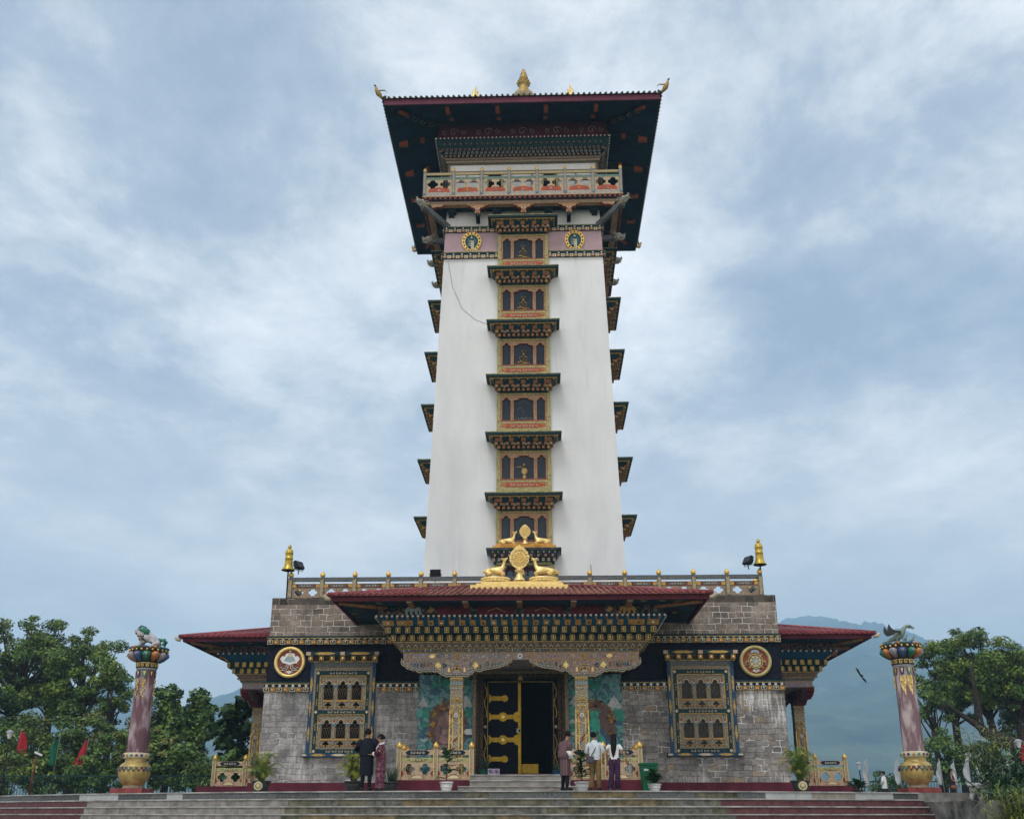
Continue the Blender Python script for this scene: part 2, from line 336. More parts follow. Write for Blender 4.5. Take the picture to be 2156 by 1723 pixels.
# ------------------------------------------------------------------ setting
YB = 44.2                                     # centre of the temple
def edge(X): return 29 + .021*X*X if abs(X) < 20 else 29 + .021*400 + .8*(abs(X)-20)
def slabs():
    # terrace: one sheet that reaches far behind the temple
    me = MB(); n = 60; xs = [-30+60*i/n for i in range(n+1)]
    vs = [(x, edge(x), 0) for x in xs] + [(x, 74, 0) for x in xs]
    me.add(vs, [(i, i+1, n+2+i, n+1+i) for i in range(n)], M['paving'])
    tag(me.build('terrace_paving'), kind='structure')
    st = MB(); r = random.Random(5)
    for k in range(10):
        z1 = -k*.21; z0 = z1-.21; off = -k*.36; x = -24.
        while x < 12.35:
            w = r.uniform(.45, 1.5); x2 = min([x+w]+[q for q in (([-7.2, 7.2] if k == 0 else [-14.2+.12*k, -6.7, 5.6+.15*k])+[12.4]) if q > x+.001])
            if k == 0: mm = r.choice(['granite', 'granite', 'granite', 'slate1', 'slate2', 'granite2']) if abs(x) < 7.2 else (r.choice(['granite', 'granite2', 'pale']) if x < 0 else r.choice(['pale', 'pale', 'tan', 'granite2']))
            elif x < -14.2+.12*k-.002: mm = 'red1'
            elif x < -6.702: mm = r.choice(['grey1', 'grey2', 'grey1'])
            elif x < 5.6+.15*k-.002: mm = r.choice(['slate1', 'slate2', 'slate3', 'slate1'])
            else: mm = 'red1'
            q = [(x+(x2-x)*i/3) for i in range(4)]
            F_ = lambda u, e=0.: edge(u)+off+e
            vs = [(u, F_(u), z0) for u in q] + [(u, F_(u), z1-.035) for u in q]
            st.add(vs, [(i, i+1, 5+i, 4+i) for i in range(3)], M[mm])
            if x2-x > .2:      # dark joint
                st.add([(x2-.006, F_(x2)-.003, z0), (x2, F_(x2)-.003, z0), (x2, F_(x2)-.003, z1-.035), (x2-.006, F_(x2)-.003, z1-.035)], [(0, 1, 2, 3)], M['joint'])
            x = x2
        n = 60; q = [-24+36.4*i/n for i in range(n+1)]; y2 = .42 if k else .5
        vs = []
        for u in q: vs += [(u, F_(u)-.03, z1-.035), (u, F_(u)-.03, z1-.001 if k == 0 else z1), (u, F_(u)+y2, z1+ (.004 if k == 0 else 0)), (u, F_(u)+.0, z1-.035)]
        st.add(vs, [(4*i+a, 4*i+4+a, 4*i+4+b, 4*i+b) for i in range(n) for a, b in ((0, 1), (1, 2), (3, 0))], M['nosing'])
    tag(st.build('steps'), kind='structure')
    g = MB(); g.add([(-6200, -58, -2.1), (6200, -58, -2.1), (6200, 4300, -2.1), (-6200, 4300, -2.1)], [(0, 1, 2, 3)], M['ground'])
    tag(g.build('ground'), kind='structure')
    f = MB(); f.box(-70, 70, 74, 74.3, -2.1, 0.0, M['concrete']); f.box(-30, -29.8, 45, 74, -2.1, -.01, M['concrete']); 
    tag(f.build('terrace_edge'), kind='structure')
    side = MB(); side.add([(-70, 38, -.006), (-29.9, 38, -.006), (-29.9, 74, -.006), (-70, 74, -.006)], [(0, 1, 2, 3)], M['lawn']); side.add([(29.9, 38, -.006), (70, 38, -.006), (70, 74, -.006), (29.9, 74, -.006)], [(0, 1, 2, 3)], M['lawn'])
    tag(side.build('lawn'), kind='structure')
M['paving'] = mat('paving', (.2, .19, .18), .8, var=.2, vs=3)
M['granite'] = mat('grey granite', (.07, .075, .075), .6, var=.45, vs=30, col2=(.16, .17, .17))
M['granite2'] = mat('dark granite', (.05, .055, .055), .6, var=.35, vs=24, col2=(.12, .125, .12))
M['pale'] = mat('pale grey stone', (.36, .38, .38), .7, var=.12, vs=5)
M['tan'] = mat('tan grey stone', (.23, .21, .18), .7, var=.2, vs=6)
M['slate1'] = mat('green slate', (.06, .065, .045), .55, var=.4, vs=4, col2=(.17, .16, .11), bump=.4, bs=8)
M['slate2'] = mat('rust slate', (.09, .085, .055), .55, var=.45, vs=4, col2=(.24, .185, .10), bump=.4, bs=8)
M['slate3'] = mat('blue slate', (.085, .085, .07), .5, var=.4, vs=6, col2=(.17, .17, .15), bump=.4, bs=8)
M['grey1'] = mat('worn grey step stone', (.2, .19, .18), .75, var=.35, vs=3, col2=(.31, .29, .27))
M['grey2'] = mat('mottled grey step stone', (.24, .23, .215), .75, var=.4, vs=4, col2=(.30, .28, .26))
M['red1'] = mat('dark red step stone', (.10, .04, .045), .6, var=.3, vs=6, col2=(.14, .06, .06))
M['nosing'] = mat('pale step edge', (.20, .20, .19), .7, var=.2, vs=1.6, col2=(.46, .46, .45))
M['joint'] = mat('dark joint', (.06, .06, .06), .9)
M['ground'] = mat('valley ground', (.10, .12, .06), .95, var=.4, vs=.03)
M['lawn'] = mat('lawn', (.05, .08, .025), .95, var=.4, vs=1.5)
M['concrete'] = mat('stained concrete', (.09, .09, .085), .85, var=.6, vs=1.8, col2=(.27, .27, .25), bump=.4, bs=6)
slabs()

# ------------------------------------------------------------------ temple
temple = empty('temple', (0, YB, 0))
tag(temple, 'tall white temple tower with overhanging dark roof rising from a square stone ground storey', 'temple')
def P_(mb, name, par=None, label=None, loc=(0, 0, 0), rz=0):
    o = mb.build(name, par or temple, loc, rz)
    if label: o['label'] = label
    return o
HW = 9.2   # half width of the ground storey (front wall at local y=-9.2)

def stone_walls():
    # front wall with an opening for the door; lower strip, navy band strip, parapet
    for nm, z0, z1, dx, k, lab in (('stone_wall', .0, 3.5, 0, None, None), ('parapet_wall', 5.46, 6.62, .02, 'stoneT', 'brown stone parapet above the frieze')):
        m = MB()
        if k: m.box(-HW+dx, HW-dx, -HW+dx, HW-dx, z0, z1, k)
        else:
            m.box(-HW, -1.75, -HW, -HW+.6, z0, 3.48, 'stoneL'); m.box(1.6, HW, -HW, -HW+.6, z0, 3.48, 'stoneR')
            m.box(-HW, -HW+.6, -HW+.6, HW, z0, 3.48, 'stoneL'); m.box(HW-.6, HW, -HW+.6, HW, z0, 3.48, 'stoneR'); m.box(-HW, HW, HW-.6, HW, z0, 3.48, 'stoneL')
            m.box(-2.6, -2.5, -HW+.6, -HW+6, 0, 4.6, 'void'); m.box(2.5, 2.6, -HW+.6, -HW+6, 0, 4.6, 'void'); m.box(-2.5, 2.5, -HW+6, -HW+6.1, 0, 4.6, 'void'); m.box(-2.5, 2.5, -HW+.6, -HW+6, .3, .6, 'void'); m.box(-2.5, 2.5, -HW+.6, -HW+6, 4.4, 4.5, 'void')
        P_(m, nm, label=lab)
    m = MB(); m.box(-HW+.02, HW-.02, -HW+.02, HW-.02, 6.62, 6.88, 'stoneD'); P_(m, 'coping', label='dark top course of the parapet')
    m = MB()
    m.box(-HW+.03, -1.72, -HW+.03, -HW+.6, 3.86, 5.16, 'rough'); m.box(1.57, HW-.03, -HW+.03, -HW+.6, 3.86, 5.16, 'rough'); m.box(-1.72, 1.57, -HW+.03, -HW+.6, 4.18, 5.16, 'rough')
    m.box(-HW+.03, -HW+.6, -HW+.6, HW-.03, 3.86, 5.16, 'rough'); m.box(HW-.6, HW-.03, -HW+.6, HW-.03, 3.86, 5.16, 'rough')
    P_(m, 'painted_band', label='rough dark navy band of wall')
    # plinth
    for q in ((-HW-.25, -3.95), (3.9, HW+.3)): m = MB(); m.box(*q, -HW-.3, -HW-.002, 0, .38, 'maroon'); P_(m, 'plinth')
def frieze(x0, x1, z0, zt, name='frieze'):
    """board, round white discs, row of painted beam ends"""
    m = MB(); y = -HW
    m.box(x0, x1, y-.10, y+.05, zt-.07, zt, 'teal'); m.box(x0, x1, y-.12, y-.101, zt-.095, zt-.072, 'oldgold')
    m.box(x0, x1, y-.05, y+.05, z0+.02, zt-.07, 'navy')
    n = max(2, round((x1-x0)/.226)); p = (x1-x0)/n
    for i in range(n):
        c = x0+(i+.5)*p; a = i % 2
        m.box(c-p*.42, c+p*.42, y-.105, y-.04, z0, z0+.15, 'oldgold' if a else 'cream')
        m.box(c-p*.33, c+p*.33, y-.115, y-.10, z0+.025, z0+.125, 'rust' if a else 'jamb')
        if a:
            m.box(c-p*.2, c+p*.2, y-.12, y-.11, z0+.045, z0+.06, 'palegold'); m.box(c-p*.2, c-p*.1, y-.12, y-.11, z0+.06, z0+.105, 'palegold'); m.box(c+p*.02, c+p*.16, y-.12, y-.11, z0+.08, z0+.1, 'palegold')
        else: m.ball((c, y-.115, z0+.075), .035, 'cream', 8)
        m.lathe_y((c, y-.055, z0+.215), .048, .03, 'white')
    P_(m, name)
def lathe_y(s, c, r, th, m, n=12):
    vs = [(c[0]+r*math.cos(2*PI*i/n), c[1]-th, c[2]+r*math.sin(2*PI*i/n)) for i in range(n)] + [(c[0]+r*math.cos(2*PI*i/n), c[1], c[2]+r*math.sin(2*PI*i/n)) for i in range(n)]
    return s.add(vs, [tuple(range(n))] + [(i, i+n, (i+1) % n+n, (i+1) % n) for i in range(n)], m)
MB.lathe_y = lathe_y
def medallion(x, z, kind):
    o = empty('medallion', (x, -HW+.03, z), parent=temple)
    o['label'] = 'round medallion with a white %s on red ground' % ('parasol' if kind == 'parasol' else 'eight-spoked wheel')
    m = MB(); ring = []
    n = 40; prof = [(.56, .0), (.56, -.07), (.52, -.1), (.47, -.1), (.445, -.06), (.44, 0)]
    vs = []; fs = []
    for i in range(n):
        a = 2*PI*i/n
        for r, y in prof: vs.append((r*math.cos(a), y, r*math.sin(a)))
    for i in range(n):
        for j in range(5): fs.append((i*6+j, i*6+j+1, ((i+1) % n)*6+j+1, ((i+1) % n)*6+j))
    m.add(vs, fs, 'palegold' if kind == 'parasol' else 'ochre2', True); m.build('rim', o)
    m = MB(); m.lathe_y((0, 0, 0), .445, .03, 'rust', 40); m.build('disc', o)
    m = MB(); y = -.05
    if kind == 'parasol':
        cl = [(-.36, .12), (-.28, .22), (-.18, .2), (-.15, .3), (0, .33), (.15, .3), (.18, .2), (.28, .22), (.36, .12), (.28, .0), (.2, -.04), (.1, -.06), (0, -.1), (-.1, -.06), (-.2, -.04), (-.28, 0)]
        m.plate(cl, y, .03, 'white'); m.plate([(-.2, .06), (-.12, .2), (.12, .2), (.2, .06), (0, .0)], y-.012, .012, 'greyblue'); m.plate([(-.12, .19), (-.07, .3), (.07, .3), (.12, .19)], y-.014, .014, 'cream'); m.ball((0, y, .38), .04, 'cream', 8)
        for s in (-1, 1):
            m.tube([(s*.1, y, -.08), (s*.12, y, -.2), (s*.24, y, -.25), (s*.3, y, -.17), (s*.36, y, -.23)], .022, 'greyblue', 5); m.tube([(s*.04, y, -.1), (s*.05, y, -.22), (s*.16, y, -.3), (s*.3, y, -.28)], .02, 'cream', 5)
            m.tube([(s*.2, y, -.02), (s*.32, y, -.08), (s*.26, y, -.14)], .015, 'cream', 5)
        m.plate([(-.1, -.1), (.1, -.1), (.06, -.24), (0, -.28), (-.06, -.24)], y, .02, 'rust')
        for a in (-60, -30, 0, 30, 60): t = R(a); m.plate([(0, -.42), (.16*math.sin(t)-.04*math.cos(t), -.42+.09*math.cos(t)+.02), (.18*math.sin(t), -.42+.13*math.cos(t)), (.16*math.sin(t)+.04*math.cos(t), -.42+.09*math.cos(t)+.02)], y-.005*abs(a)/30, .01, 'white')
    else:
        def ringt(r, w, mm): m.tube([(r*math.cos(2*PI*i/28), y, r*math.sin(2*PI*i/28)) for i in range(28)], w, mm, 5, True)
        ringt(.25, .022, 'ochre2'); ringt(.21, .012, 'rust'); ringt(.11, .018, 'ochre2'); m.lathe_y((0, y+.02, 0), .2, .02, 'cream', 24); m.lathe_y((0, y, 0), .085, .02, 'greyblue', 16)
        for i in range(8):
            a = 2*PI*i/8; m.tube([(.1*math.cos(a), y-.01, .1*math.sin(a)), (.31*math.cos(a), y-.01, .31*math.sin(a))], .018, 'ochre2', 5); m.ball((.32*math.cos(a), y-.01, .32*math.sin(a)), .03, 'ochre2', 6)
        m.plate([(-.16, .26), (-.12, .38), (0, .42), (.12, .38), (.16, .26), (0, .33)], y, .03, 'greyblue')
        for s in (-1, 1): m.tube([(s*.3, y, -.02), (s*.38, y, -.05), (s*.32, y, -.12), (s*.4, y, -.14)], .02, 'cream', 5)
        for a in (-60, -30, 0, 30, 60): t = R(a); m.plate([(0, -.40), (.16*math.sin(t)-.04*math.cos(t), -.40+.09*math.cos(t)+.02), (.18*math.sin(t), -.40+.13*math.cos(t)), (.16*math.sin(t)+.04*math.cos(t), -.40+.09*math.cos(t)+.02)], y-.005*abs(a)/30, .01, 'white')
    m.build('emblem', o)
M['ochre2'] = mat('olive gold paint', (.36, .31, .13), .5, metal=.2, var=.15, col2=(.48, .42, .2))
M['greyblue'] = mat('grey blue paint', (.28, .35, .38), .6, var=.15)
stone_walls()
for a, b in ((-HW-.03, -7.58), (-5.24, -3.66), (3.5, 5.12), (7.5, HW+.03)): frieze(a, b, 3.48, 3.83)
frieze(-HW-.02, -4.2, 5.16, 5.46); frieze(4.1, HW+.02, 5.16, 5.46)
medallion(-8.36, 4.53, 'parasol'); medallion(8.28, 4.49, 'wheel')

def scrollband(m, x0, x1, z, y, h, mat_, n=None, r=.01):
    """row of linked curls in relief"""
    n = n or max(2, round((x1-x0)/(h*1.3))); p = (x1-x0)/n
    for i in range(n): m.tube(spiral((x0+(i+.5)*p, z), y, h*.42, 1.1, PI*(i % 2), 1 if i % 2 else -1, 8), r, mat_, 4)
def facade_window(cx, right):
    o = empty('window', (cx, -HW, 0), parent=temple); o['label'] = 'large two-tier carved window beside the %s' % ('wheel medallion' if right else 'parasol medallion')
    v = 'teal'; Z0, Z1 = 1.40, 4.18
    m = MB()   # outer frames
    for w0, w1, zt, zb, y, mm in ((1.17, 1.05, 4.52, 1.36, -.14, 'nvb'), (1.05, .96, 4.42, 1.36, -.12, 'ornW'), (.96, .84, 4.20, 1.36, -.10, 'teal')):
        for s in (-1, 1): m.box(min(s*w0, s*w1), max(s*w0, s*w1), y, .0, zb, zt, mm)
    m.box(-.96, .96, -.13, 0, 4.20, 4.34, 'ornW'); m.box(-1.05, 1.05, -.16, 0, 4.34, 4.50, 'ornB'); m.box(-.84, .84, -.098, 0, 4.05, 4.20, 'teal')
    m.box(-.84, .84, -.098, 0, 2.70, 2.83, 'teal'); m.box(-.96, .96, -.098, 0, 1.36, 1.50, 'teal')
    for z in (4.125, 2.765, 1.43):
        scrollband(m, -.5, .5, z, -.105, .1, 'cream', 9, .011)
        for s in (-1, 1): m.plate([(s*.90, z-.06), (s*.90+.06, z), (s*.90, z+.06), (s*.90-.06, z)], -.112, .02, 'cream')
    for s in (-1, 1):
        for z in (1.8, 2.25, 3.1, 3.6): scrollbandv(m, s*.9, z-.13, z+.13, -.108)
        for z in (2.0, 2.9, 3.7): m.plate([(s*1.11-.05, z), (s*1.11-.02, z+.22), (s*1.11, z+.3), (s*1.11+.02, z+.22), (s*1.11+.05, z), (s*1.11, z-.3)], -.15, .02, 'oldgold')
    for a, b, cc in ((-.96, .96, 1.36), ):
        m.box(-1.30, 1.30, -.2, 0, 1.24, 1.36, 'nvb')
        for x in (-.7, .7, 0, -1.2, 1.2): m.plate([(x-.28, 1.30), (x-.1, 1.34), (x+.1, 1.34), (x+.28, 1.30), (x+.1, 1.26), (x-.1, 1.26)] if abs(x) < 1 else [(x-.08, 1.27), (x+.08, 1.27), (x+.08, 1.33), (x-.08, 1.33)], -.21, .015, 'ornY' if abs(x) in (.7, ) else 'cream')
    m.build('surround', o)
    m = MB()   # lintel with beam ends
    m.box(-1.3, 1.3, -.42, 0, 4.70, 4.84, 'teal'); m.box(-1.22, 1.22, -.2, 0, 4.5, 4.70, 'oldgold'); m.box(-1.15, 1.15, -.21, -.2, 4.53, 4.68, 'jamb')
    for x in (-.62, .62): m.plate([(x-.38, 4.77), (x-.2, 4.815), (x+.2, 4.815), (x+.38, 4.77), (x+.2, 4.725), (x-.2, 4.725)], -.425, .01, 'ornY')
    for x in (-1.22, 0, 1.22): m.box(x-.08, x+.08, -.428, -.42, 4.71, 4.83, 'ornC')
    for i in range(7):
        c = -1.15+2.3*i/6; m.box(c-.08, c+.08, -.36, -.2, 4.54, 4.70, 'oldgold'); m.box(c-.055, c+.055, -.37, -.36, 4.56, 4.68, 'rust'); m.box(c-.03, c+.03, -.38, -.37, 4.58, 4.66, 'palegold')
    m.build('lintel', o)
    for zb, zt in ((1.5, 2.70), (2.83, 4.05)):
        c = empty('casement', (0, 0, 0), parent=o)
        m = MB(); xs = (-.5, 0, .5); holes = []
        for x in xs: holes.append(trefoil(x, .34, zb+.36, zt-.42, zt-.20)); holes.append([(x-.13, zb+.18), (x, zb+.29), (x+.13, zb+.18), (x, zb+.06)])
        m.plate([(-.84, zb), (.84, zb), (.84, zt), (-.84, zt)], -.05, .05, 'ornW', holes, 'oldgold')
        for x in xs:
            h = trefoil(x, .36, zb+.36, zt-.42, zt-.18); m.tube([(a, -.055, b) for a, b in h[2:]], .013, 'cream', 4)
            m.box(x-.2, x+.2, -.075, -.05, zb+.30, zb+.36, 'ochre'); scrollband(m, x-.2, x+.2, zb+.12, -.055, .1, 'ochre', 4, .014)
        for x in (-.75, -.25, .25, .75):
            m.box(x-.05, x+.05, -.072, -.05, zb+.02, zt-.42, 'ornW'); m.lathe_y((x, -.06, zt-.27), .065, .02, 'cream', 10); m.lathe_y((x, -.075, zt-.25), .045, .015, 'rust', 8); m.plate([(x-.06, zt-.42), (x+.06, zt-.42), (x+.09, zt-.33), (x-.09, zt-.33)], -.08, .02, 'greyblue2')
        for s in (-1, 1): m.box(min(s*.84, s*.80), max(s*.84, s*.80), -.085, -.05, zb, zt, 'oldgold')
        m.box(-.84, .84, -.085, -.05, zt-.035, zt, 'oldgold'); m.build('frame', c)
        g = MB()
        for x in xs:
            for i in range(-3, 4):
                a = x+i*.09
                for d in (-1, 1):
                    p = [(max(x-.17, min(x+.17, a+d*t*.16)), -.02, zb+.36+t*(zt-zb-.84)) for t in (0, .5, 1)]
                    g.tube(p, .005, 'grille', 3)
            g.tube([(x-.17, -.02, zt-.48), (x+.17, -.02, zt-.48)], .006, 'grille', 3)
            for ox, oz in ((-.07, -.40), (.07, -.40), (0, -.30)): g.tube([(x+ox+.065*math.cos(2*PI*i/10), -.02, zt+oz+.065*math.sin(2*PI*i/10)) for i in range(10)], .006, 'grille', 3, True)
        g.build('grille', c)
        p = MB(); p.box(-.84, .84, -.004, .0-.001, zb, zt, 'void' if not right else 'glassg'); p.build('pane', c)
    return o
def scrollbandv(m, x, z0, z1, y): 
    for i in range(3): m.tube(spiral((x, z0+(z1-z0)*(i+.5)/3), y, .035, 1.1, PI/2+PI*(i % 2), 1 if i % 2 else -1, 7), .009, 'cream', 4)
M['nvb'] = mat('mid blue paint', (.02, .055, .11), .6, var=.25, vs=5)
M['greyblue2'] = mat('slate blue paint', (.10, .14, .19), .6, var=.15)
M['glassg'] = mat('dusty dark glass', (.02, .024, .028), .3, var=.3, vs=3)
facade_window(-6.38, False); facade_window(6.29, True)

# ------------------------------------------------------------------ porch (front), copied to the two sides
def hipped(z, hx, yf, m, t=0):
    return
def cornice_ring(m, hx, d, z0, z1, pitch, w, mc, mf, mi, ypl, front_n=None, proj=.1, glyph=True):
    """core slab on three sides of a projection hx wide, d deep from wall plane ypl, with beam ends standing out"""
    m.box(-hx, hx, ypl-d, ypl, z0, z1, mc); h = z1-z0
    n = front_n or max(3, round(2*hx/pitch)); 
    for i in range(n+1):
        x = -hx+2*hx*i/n; a = x-w/2; b = x+w/2
        if i == 0: a, b = -hx-proj, -hx+w/2
        if i == n: a, b = hx-w/2, hx+proj
        m.box(a, b, ypl-d-proj, ypl-d+.02, z0+h*.06, z1-h*.04, mf)
        if mi:
            m.box(a+w*.16, b-w*.16, ypl-d-proj-.006, ypl-d-proj, z0+h*.2, z1-h*.2, mi)
            if glyph:
                c = (a+b)/2; q = w*.14; zc = (z0+z1)/2; hh = h*.2
                m.box(c-q, c+q, ypl-d-proj-.012, ypl-d-proj-.006, zc+hh*.6, zc+hh, 'palegold'); m.box(c-q, c-q*.3, ypl-d-proj-.012, ypl-d-proj-.006, zc-hh, zc+hh*.5, 'palegold'); m.box(c+q*.1, c+q*.9, ypl-d-proj-.012, ypl-d-proj-.006, zc-hh, zc-hh*.2, 'palegold')
    k = int(d/pitch)
    for s in (-1, 1):
        for j in range(1, k+1):
            y = ypl-d+j*pitch; m.box(min(s*hx, s*(hx+proj)), max(s*hx, s*(hx+proj)), y-w/2, y+w/2, z0+h*.06, z1-h*.04, mf)
def elephant(m, x, z, y, mm, s=1):
    o = [(-.24, .0), (-.18, .0), (-.17, .1), (-.1, .13), (-.08, .0), (-.02, .0), (.0, .12), (.06, .11), (.1, .0), (.16, .0), (.15, .14), (.2, .12), (.22, .02), (.26, -.02), (.32, .04), (.3, .07), (.26, .04), (.27, .14), (.26, .22), (.2, .25), (.12, .24), (.0, .28), (-.14, .27), (-.23, .2), (-.28, .1), (-.25, .12)]
    o = [(x+s*a, z+b) for a, b in o]
    m.plate(o if s > 0 else o[::-1], y, .03, mm)
def lintel_outline():
    cr = lambda a, b: (-2.12+(a-506)*.004, 3.66+(222-b)*.00355)
    cus = [(45, 70), (80, 128), (118, 148), (160, 156), (232, 170), (268, 168), (300, 168), (350, 165), (372, 193), (402, 205), (436, 222)]
    cus2 = [(576, 222), (612, 202), (640, 182), (660, 158), (728, 160), (757, 150), (785, 147), (812, 141), (843, 138), (872, 128), (900, 118), (925, 98), (965, 68)]
    def lob(c):
        out = []
        for (a0, b0), (a1, b1) in zip(c, c[1:]):
            L_ = math.hypot(a1-a0, b1-b0)
            for i in range(5):
                t = i/5; q = 4*t*(1-t)*L_*.28; nx, ny = -(b1-b0)/L_, (a1-a0)/L_
                out.append((a0+(a1-a0)*t+nx*q, b0+(b1-b0)*t+ny*q))
        return out+[c[-1]]
    return [cr(*p) for p in lob(cus)] + [cr(*p) for p in lob(cus2)]
def lintel_board(par, s, front):
    y = -HW-2.46; oc = lintel_outline(); oc = [(s*a, b) for a, b in oc]
    top = [(oc[-1][0], 4.215), (oc[0][0], 4.215)]; ol = oc + top
    m = MB(); m.plate(ol if s > 0 else ol[::-1], y, .32, 'ornP' if s > 0 or not front else 'ornQ', side='orange' if front else 'maroon')
    m.tube([(a, y-.012, b+.015) for a, b in oc], .018, 'cream', 4); m.tube([(a, y-.01, b+.05) for a, b in oc], .016, 'greyblue2', 4); m.tube([(a, y-.012, b+.08) for a, b in oc], .013, 'cream', 4)
    m.box(min(oc[0][0], oc[-1][0])-.0, max(oc[0][0], oc[-1][0]), y-.02, y, 4.19, 4.215, 'oldgold')
    for dx in (-.62, .62):      # gold leaf shapes with loops
        c = s*(-2.12)+dx; m.plate([(c-.09, 3.96), (c-.05, 4.0), (c-.03, 3.93), (c+.03, 3.93), (c+.05, 4.0), (c+.09, 3.96), (c+.1, 4.05), (c, 4.15), (c-.1, 4.05)], y-.02, .02, 'palegold')
        m.tube([(c+.15*math.cos(t), y-.012, 4.03+.14*math.sin(t)) for t in [R(a) for a in range(-50, 231, 28)]], .014, 'cream', 4)
    for dx in (-1.5, -1.28, -1.06, 1.0, 1.22, 1.44):
        c = s*(-2.12)+dx
        m.tube([(c-.07, y-.012, 3.98), (c-.06, y-.012, 4.1), (c, y-.012, 4.15), (c+.04, y-.012, 4.08), (c-.01, y-.012, 3.98)], .014, 'greyblue', 4)
    for dx in (-1.62, 1.62, -.33, .33): c = s*(-2.12)+dx; m.lathe_y((c, y, 4.13 if abs(dx) < 1 else 4.08), .055, .02, 'cream', 6); m.lathe_y((c, y-.02, 4.13 if abs(dx) < 1 else 4.08), .025, .01, 'rust', 6)
    for i in range(15):      # painted scrolls on the board
        c = s*(-3.72+i*.235); zc = 4.06 if abs(c-s*-2.12) > .9 else 3.98+.07*(i % 2)
        if abs(c-s*-2.12) > .34: m.lathe_y((c, y, zc), .085, .006, 'navy' if i % 3 else 'rustd', 10); m.tube(spiral((c, zc), y-.014, .075, 1.25, i*1.3, 1 if i % 2 else -1, 10), .014, ['cream', 'greyblue', 'ochre', 'cream'][i % 4], 4)
    o = m.build('scalloped_bracket', par)
    f = MB(); c = s*(-2.12); z = 3.92       # guardian face over the column
    f.plate([(c+.17*math.cos(t), z+.15*math.sin(t)) for t in [2*PI*i/16 for i in range(16)]], y-.03, .03, 'cream')
    f.plate([(c+.13*math.cos(t), z+.03+.12*math.sin(t)) for t in [2*PI*i/14 for i in range(14)]], y-.045, .02, 'ochre')
    for q in (-1, 1):
        f.ball((c+q*.06, y-.05, z+.05), .03, 'white', 8); f.ball((c+q*.06, y-.07, z+.05), .014, 'black', 6); f.ball((c+q*.12, y-.03, z+.12), .04, 'cream', 8); f.ball((c+q*.1, y-.04, z-.03), .05, 'ochre', 8); f.plate([(c+q*.26-.04, z-.1), (c+q*.26+.04, z-.1), (c+q*.26+.03, z+.02), (c+q*.26, z+.06), (c+q*.26-.03, z+.02)], y-.03, .02, 'palegold')
        f.box(c+q*.06-.04, c+q*.06+.04, y-.075, y-.04, z+.085, z+.1, 'jamb')
    f.ball((c, y-.06, z+.005), .035, 'rust', 8); f.box(c-.07, c+.07, y-.065, y-.03, z-.08, z-.045, 'white'); f.box(c-.055, c+.055, y-.068, y-.065, z-.068, z-.058, 'rust'); f.plate([(c-.05, z-.12), (c+.05, z-.12), (c, z-.2)], y-.03, .02, 'white')
    f.build('guardian_face', o)
def relief(m, hw, z0, x):
    for s in (-1, 1):
        for (a, b) in ((1., .86), (.52, .42)):
            m.add([(s*hw(z0)*a, -hw(z0)-.012, z0), (s*hw(z0)*b, -hw(z0)-.012, z0), (s*hw(2.6)*b, -hw(2.6)-.012, 2.6), (s*hw(2.6)*a, -hw(2.6)-.012, 2.6)], [(0, 1, 2, 3) if s < 0 else (3, 2, 1, 0)], 'gold')
        for i in range(9): z = .5+i*.24; scx = s*hw(z)*.69; m.tube([(scx-.03, -hw(z)-.015, z-.08), (scx+.03, -hw(z)-.015, z), (scx-.03, -hw(z)-.015, z+.08)], .014, 'palegold' if i % 2 else 'greyblue2', 4)
        m.tube(spiral((s*.1, 2.9), -.235, .085, 1.3, PI/2, s, 12), .022, 'gold', 5); m.tube(spiral((s*.1, 2.68), -.24, .075, 1.2, -PI/2, -s, 10), .02, 'palegold', 5); m.tube(spiral((s*.14, 2.5), -.243, .06, 1.2, PI/2, s, 10), .018, 'gold', 5); m.ball((s*.1, -.23, 2.9), .03, 'greyblue2', 8)
    m.lathe_y((0, -.235, 2.42), .07, .02, 'white', 5); m.lathe_y((0, -.255, 2.42), .03, .01, 'rust', 6)
    r = random.Random(int(x*10)); zz = .7
    while zz < 2.3: m.tube([(.09*math.sin(zz*7+k*.8), -hw(zz)-.016, zz+k*.05) for k in range(4)], .016, r.choice(['greyblue', 'cream', 'ochre', 'rust']), 4); zz += .14
def column(par, x, front=True):
    o = empty('column', (x, -HW-2.2, 0), parent=par)
    m = MB(); z0, z1 = .38, 3.33
    m.frus((-.245, .245, -.245, .245, z0), (-.205, .205, -.205, .205, z1), 'ornPost'); m.build('shaft', o)
    m = MB()
    def hw(z): return .245-.04*(z-z0)/(z1-z0)
    for T in ([None] if front else [Matrix.Rotation(PI/2, 4, 'Z'), Matrix.Rotation(-PI/2, 4, 'Z')]): m.T = T; relief(m, hw, z0, x)
    m.T = None; m.build('gilded_relief', o)
    m = MB(); m.box(-.235, .235, -.235, .235, 3.33, 3.37, 'oldgold'); m.box(-.215, .215, -.215, .215, 3.37, 3.66, 'ornW'); m.box(-.23, .23, -.23, .23, 3.56, 3.60, 'oldgold')
    for i in range(5): x_ = -.17+i*.085; m.plate([(x_-.035, 3.40), (x_+.035, 3.40), (x_+.03, 3.49), (x_, 3.54), (x_-.03, 3.49)], -.225, .01, 'greyblue'); m.box(x_-.03, x_+.03, -.228, -.215, 3.615, 3.65, 'gold')
    for i in range(4): x_ = -.14+i*.093; m.tube(arcp(x_, 3.26, .05, -.225), .013, 'white', 4)
    m.build('capital', o)
def arcp(cx, cz, r, y): return [(a, y, b) for a, b in arc(cx, cz, r, 0, 180, 6)]
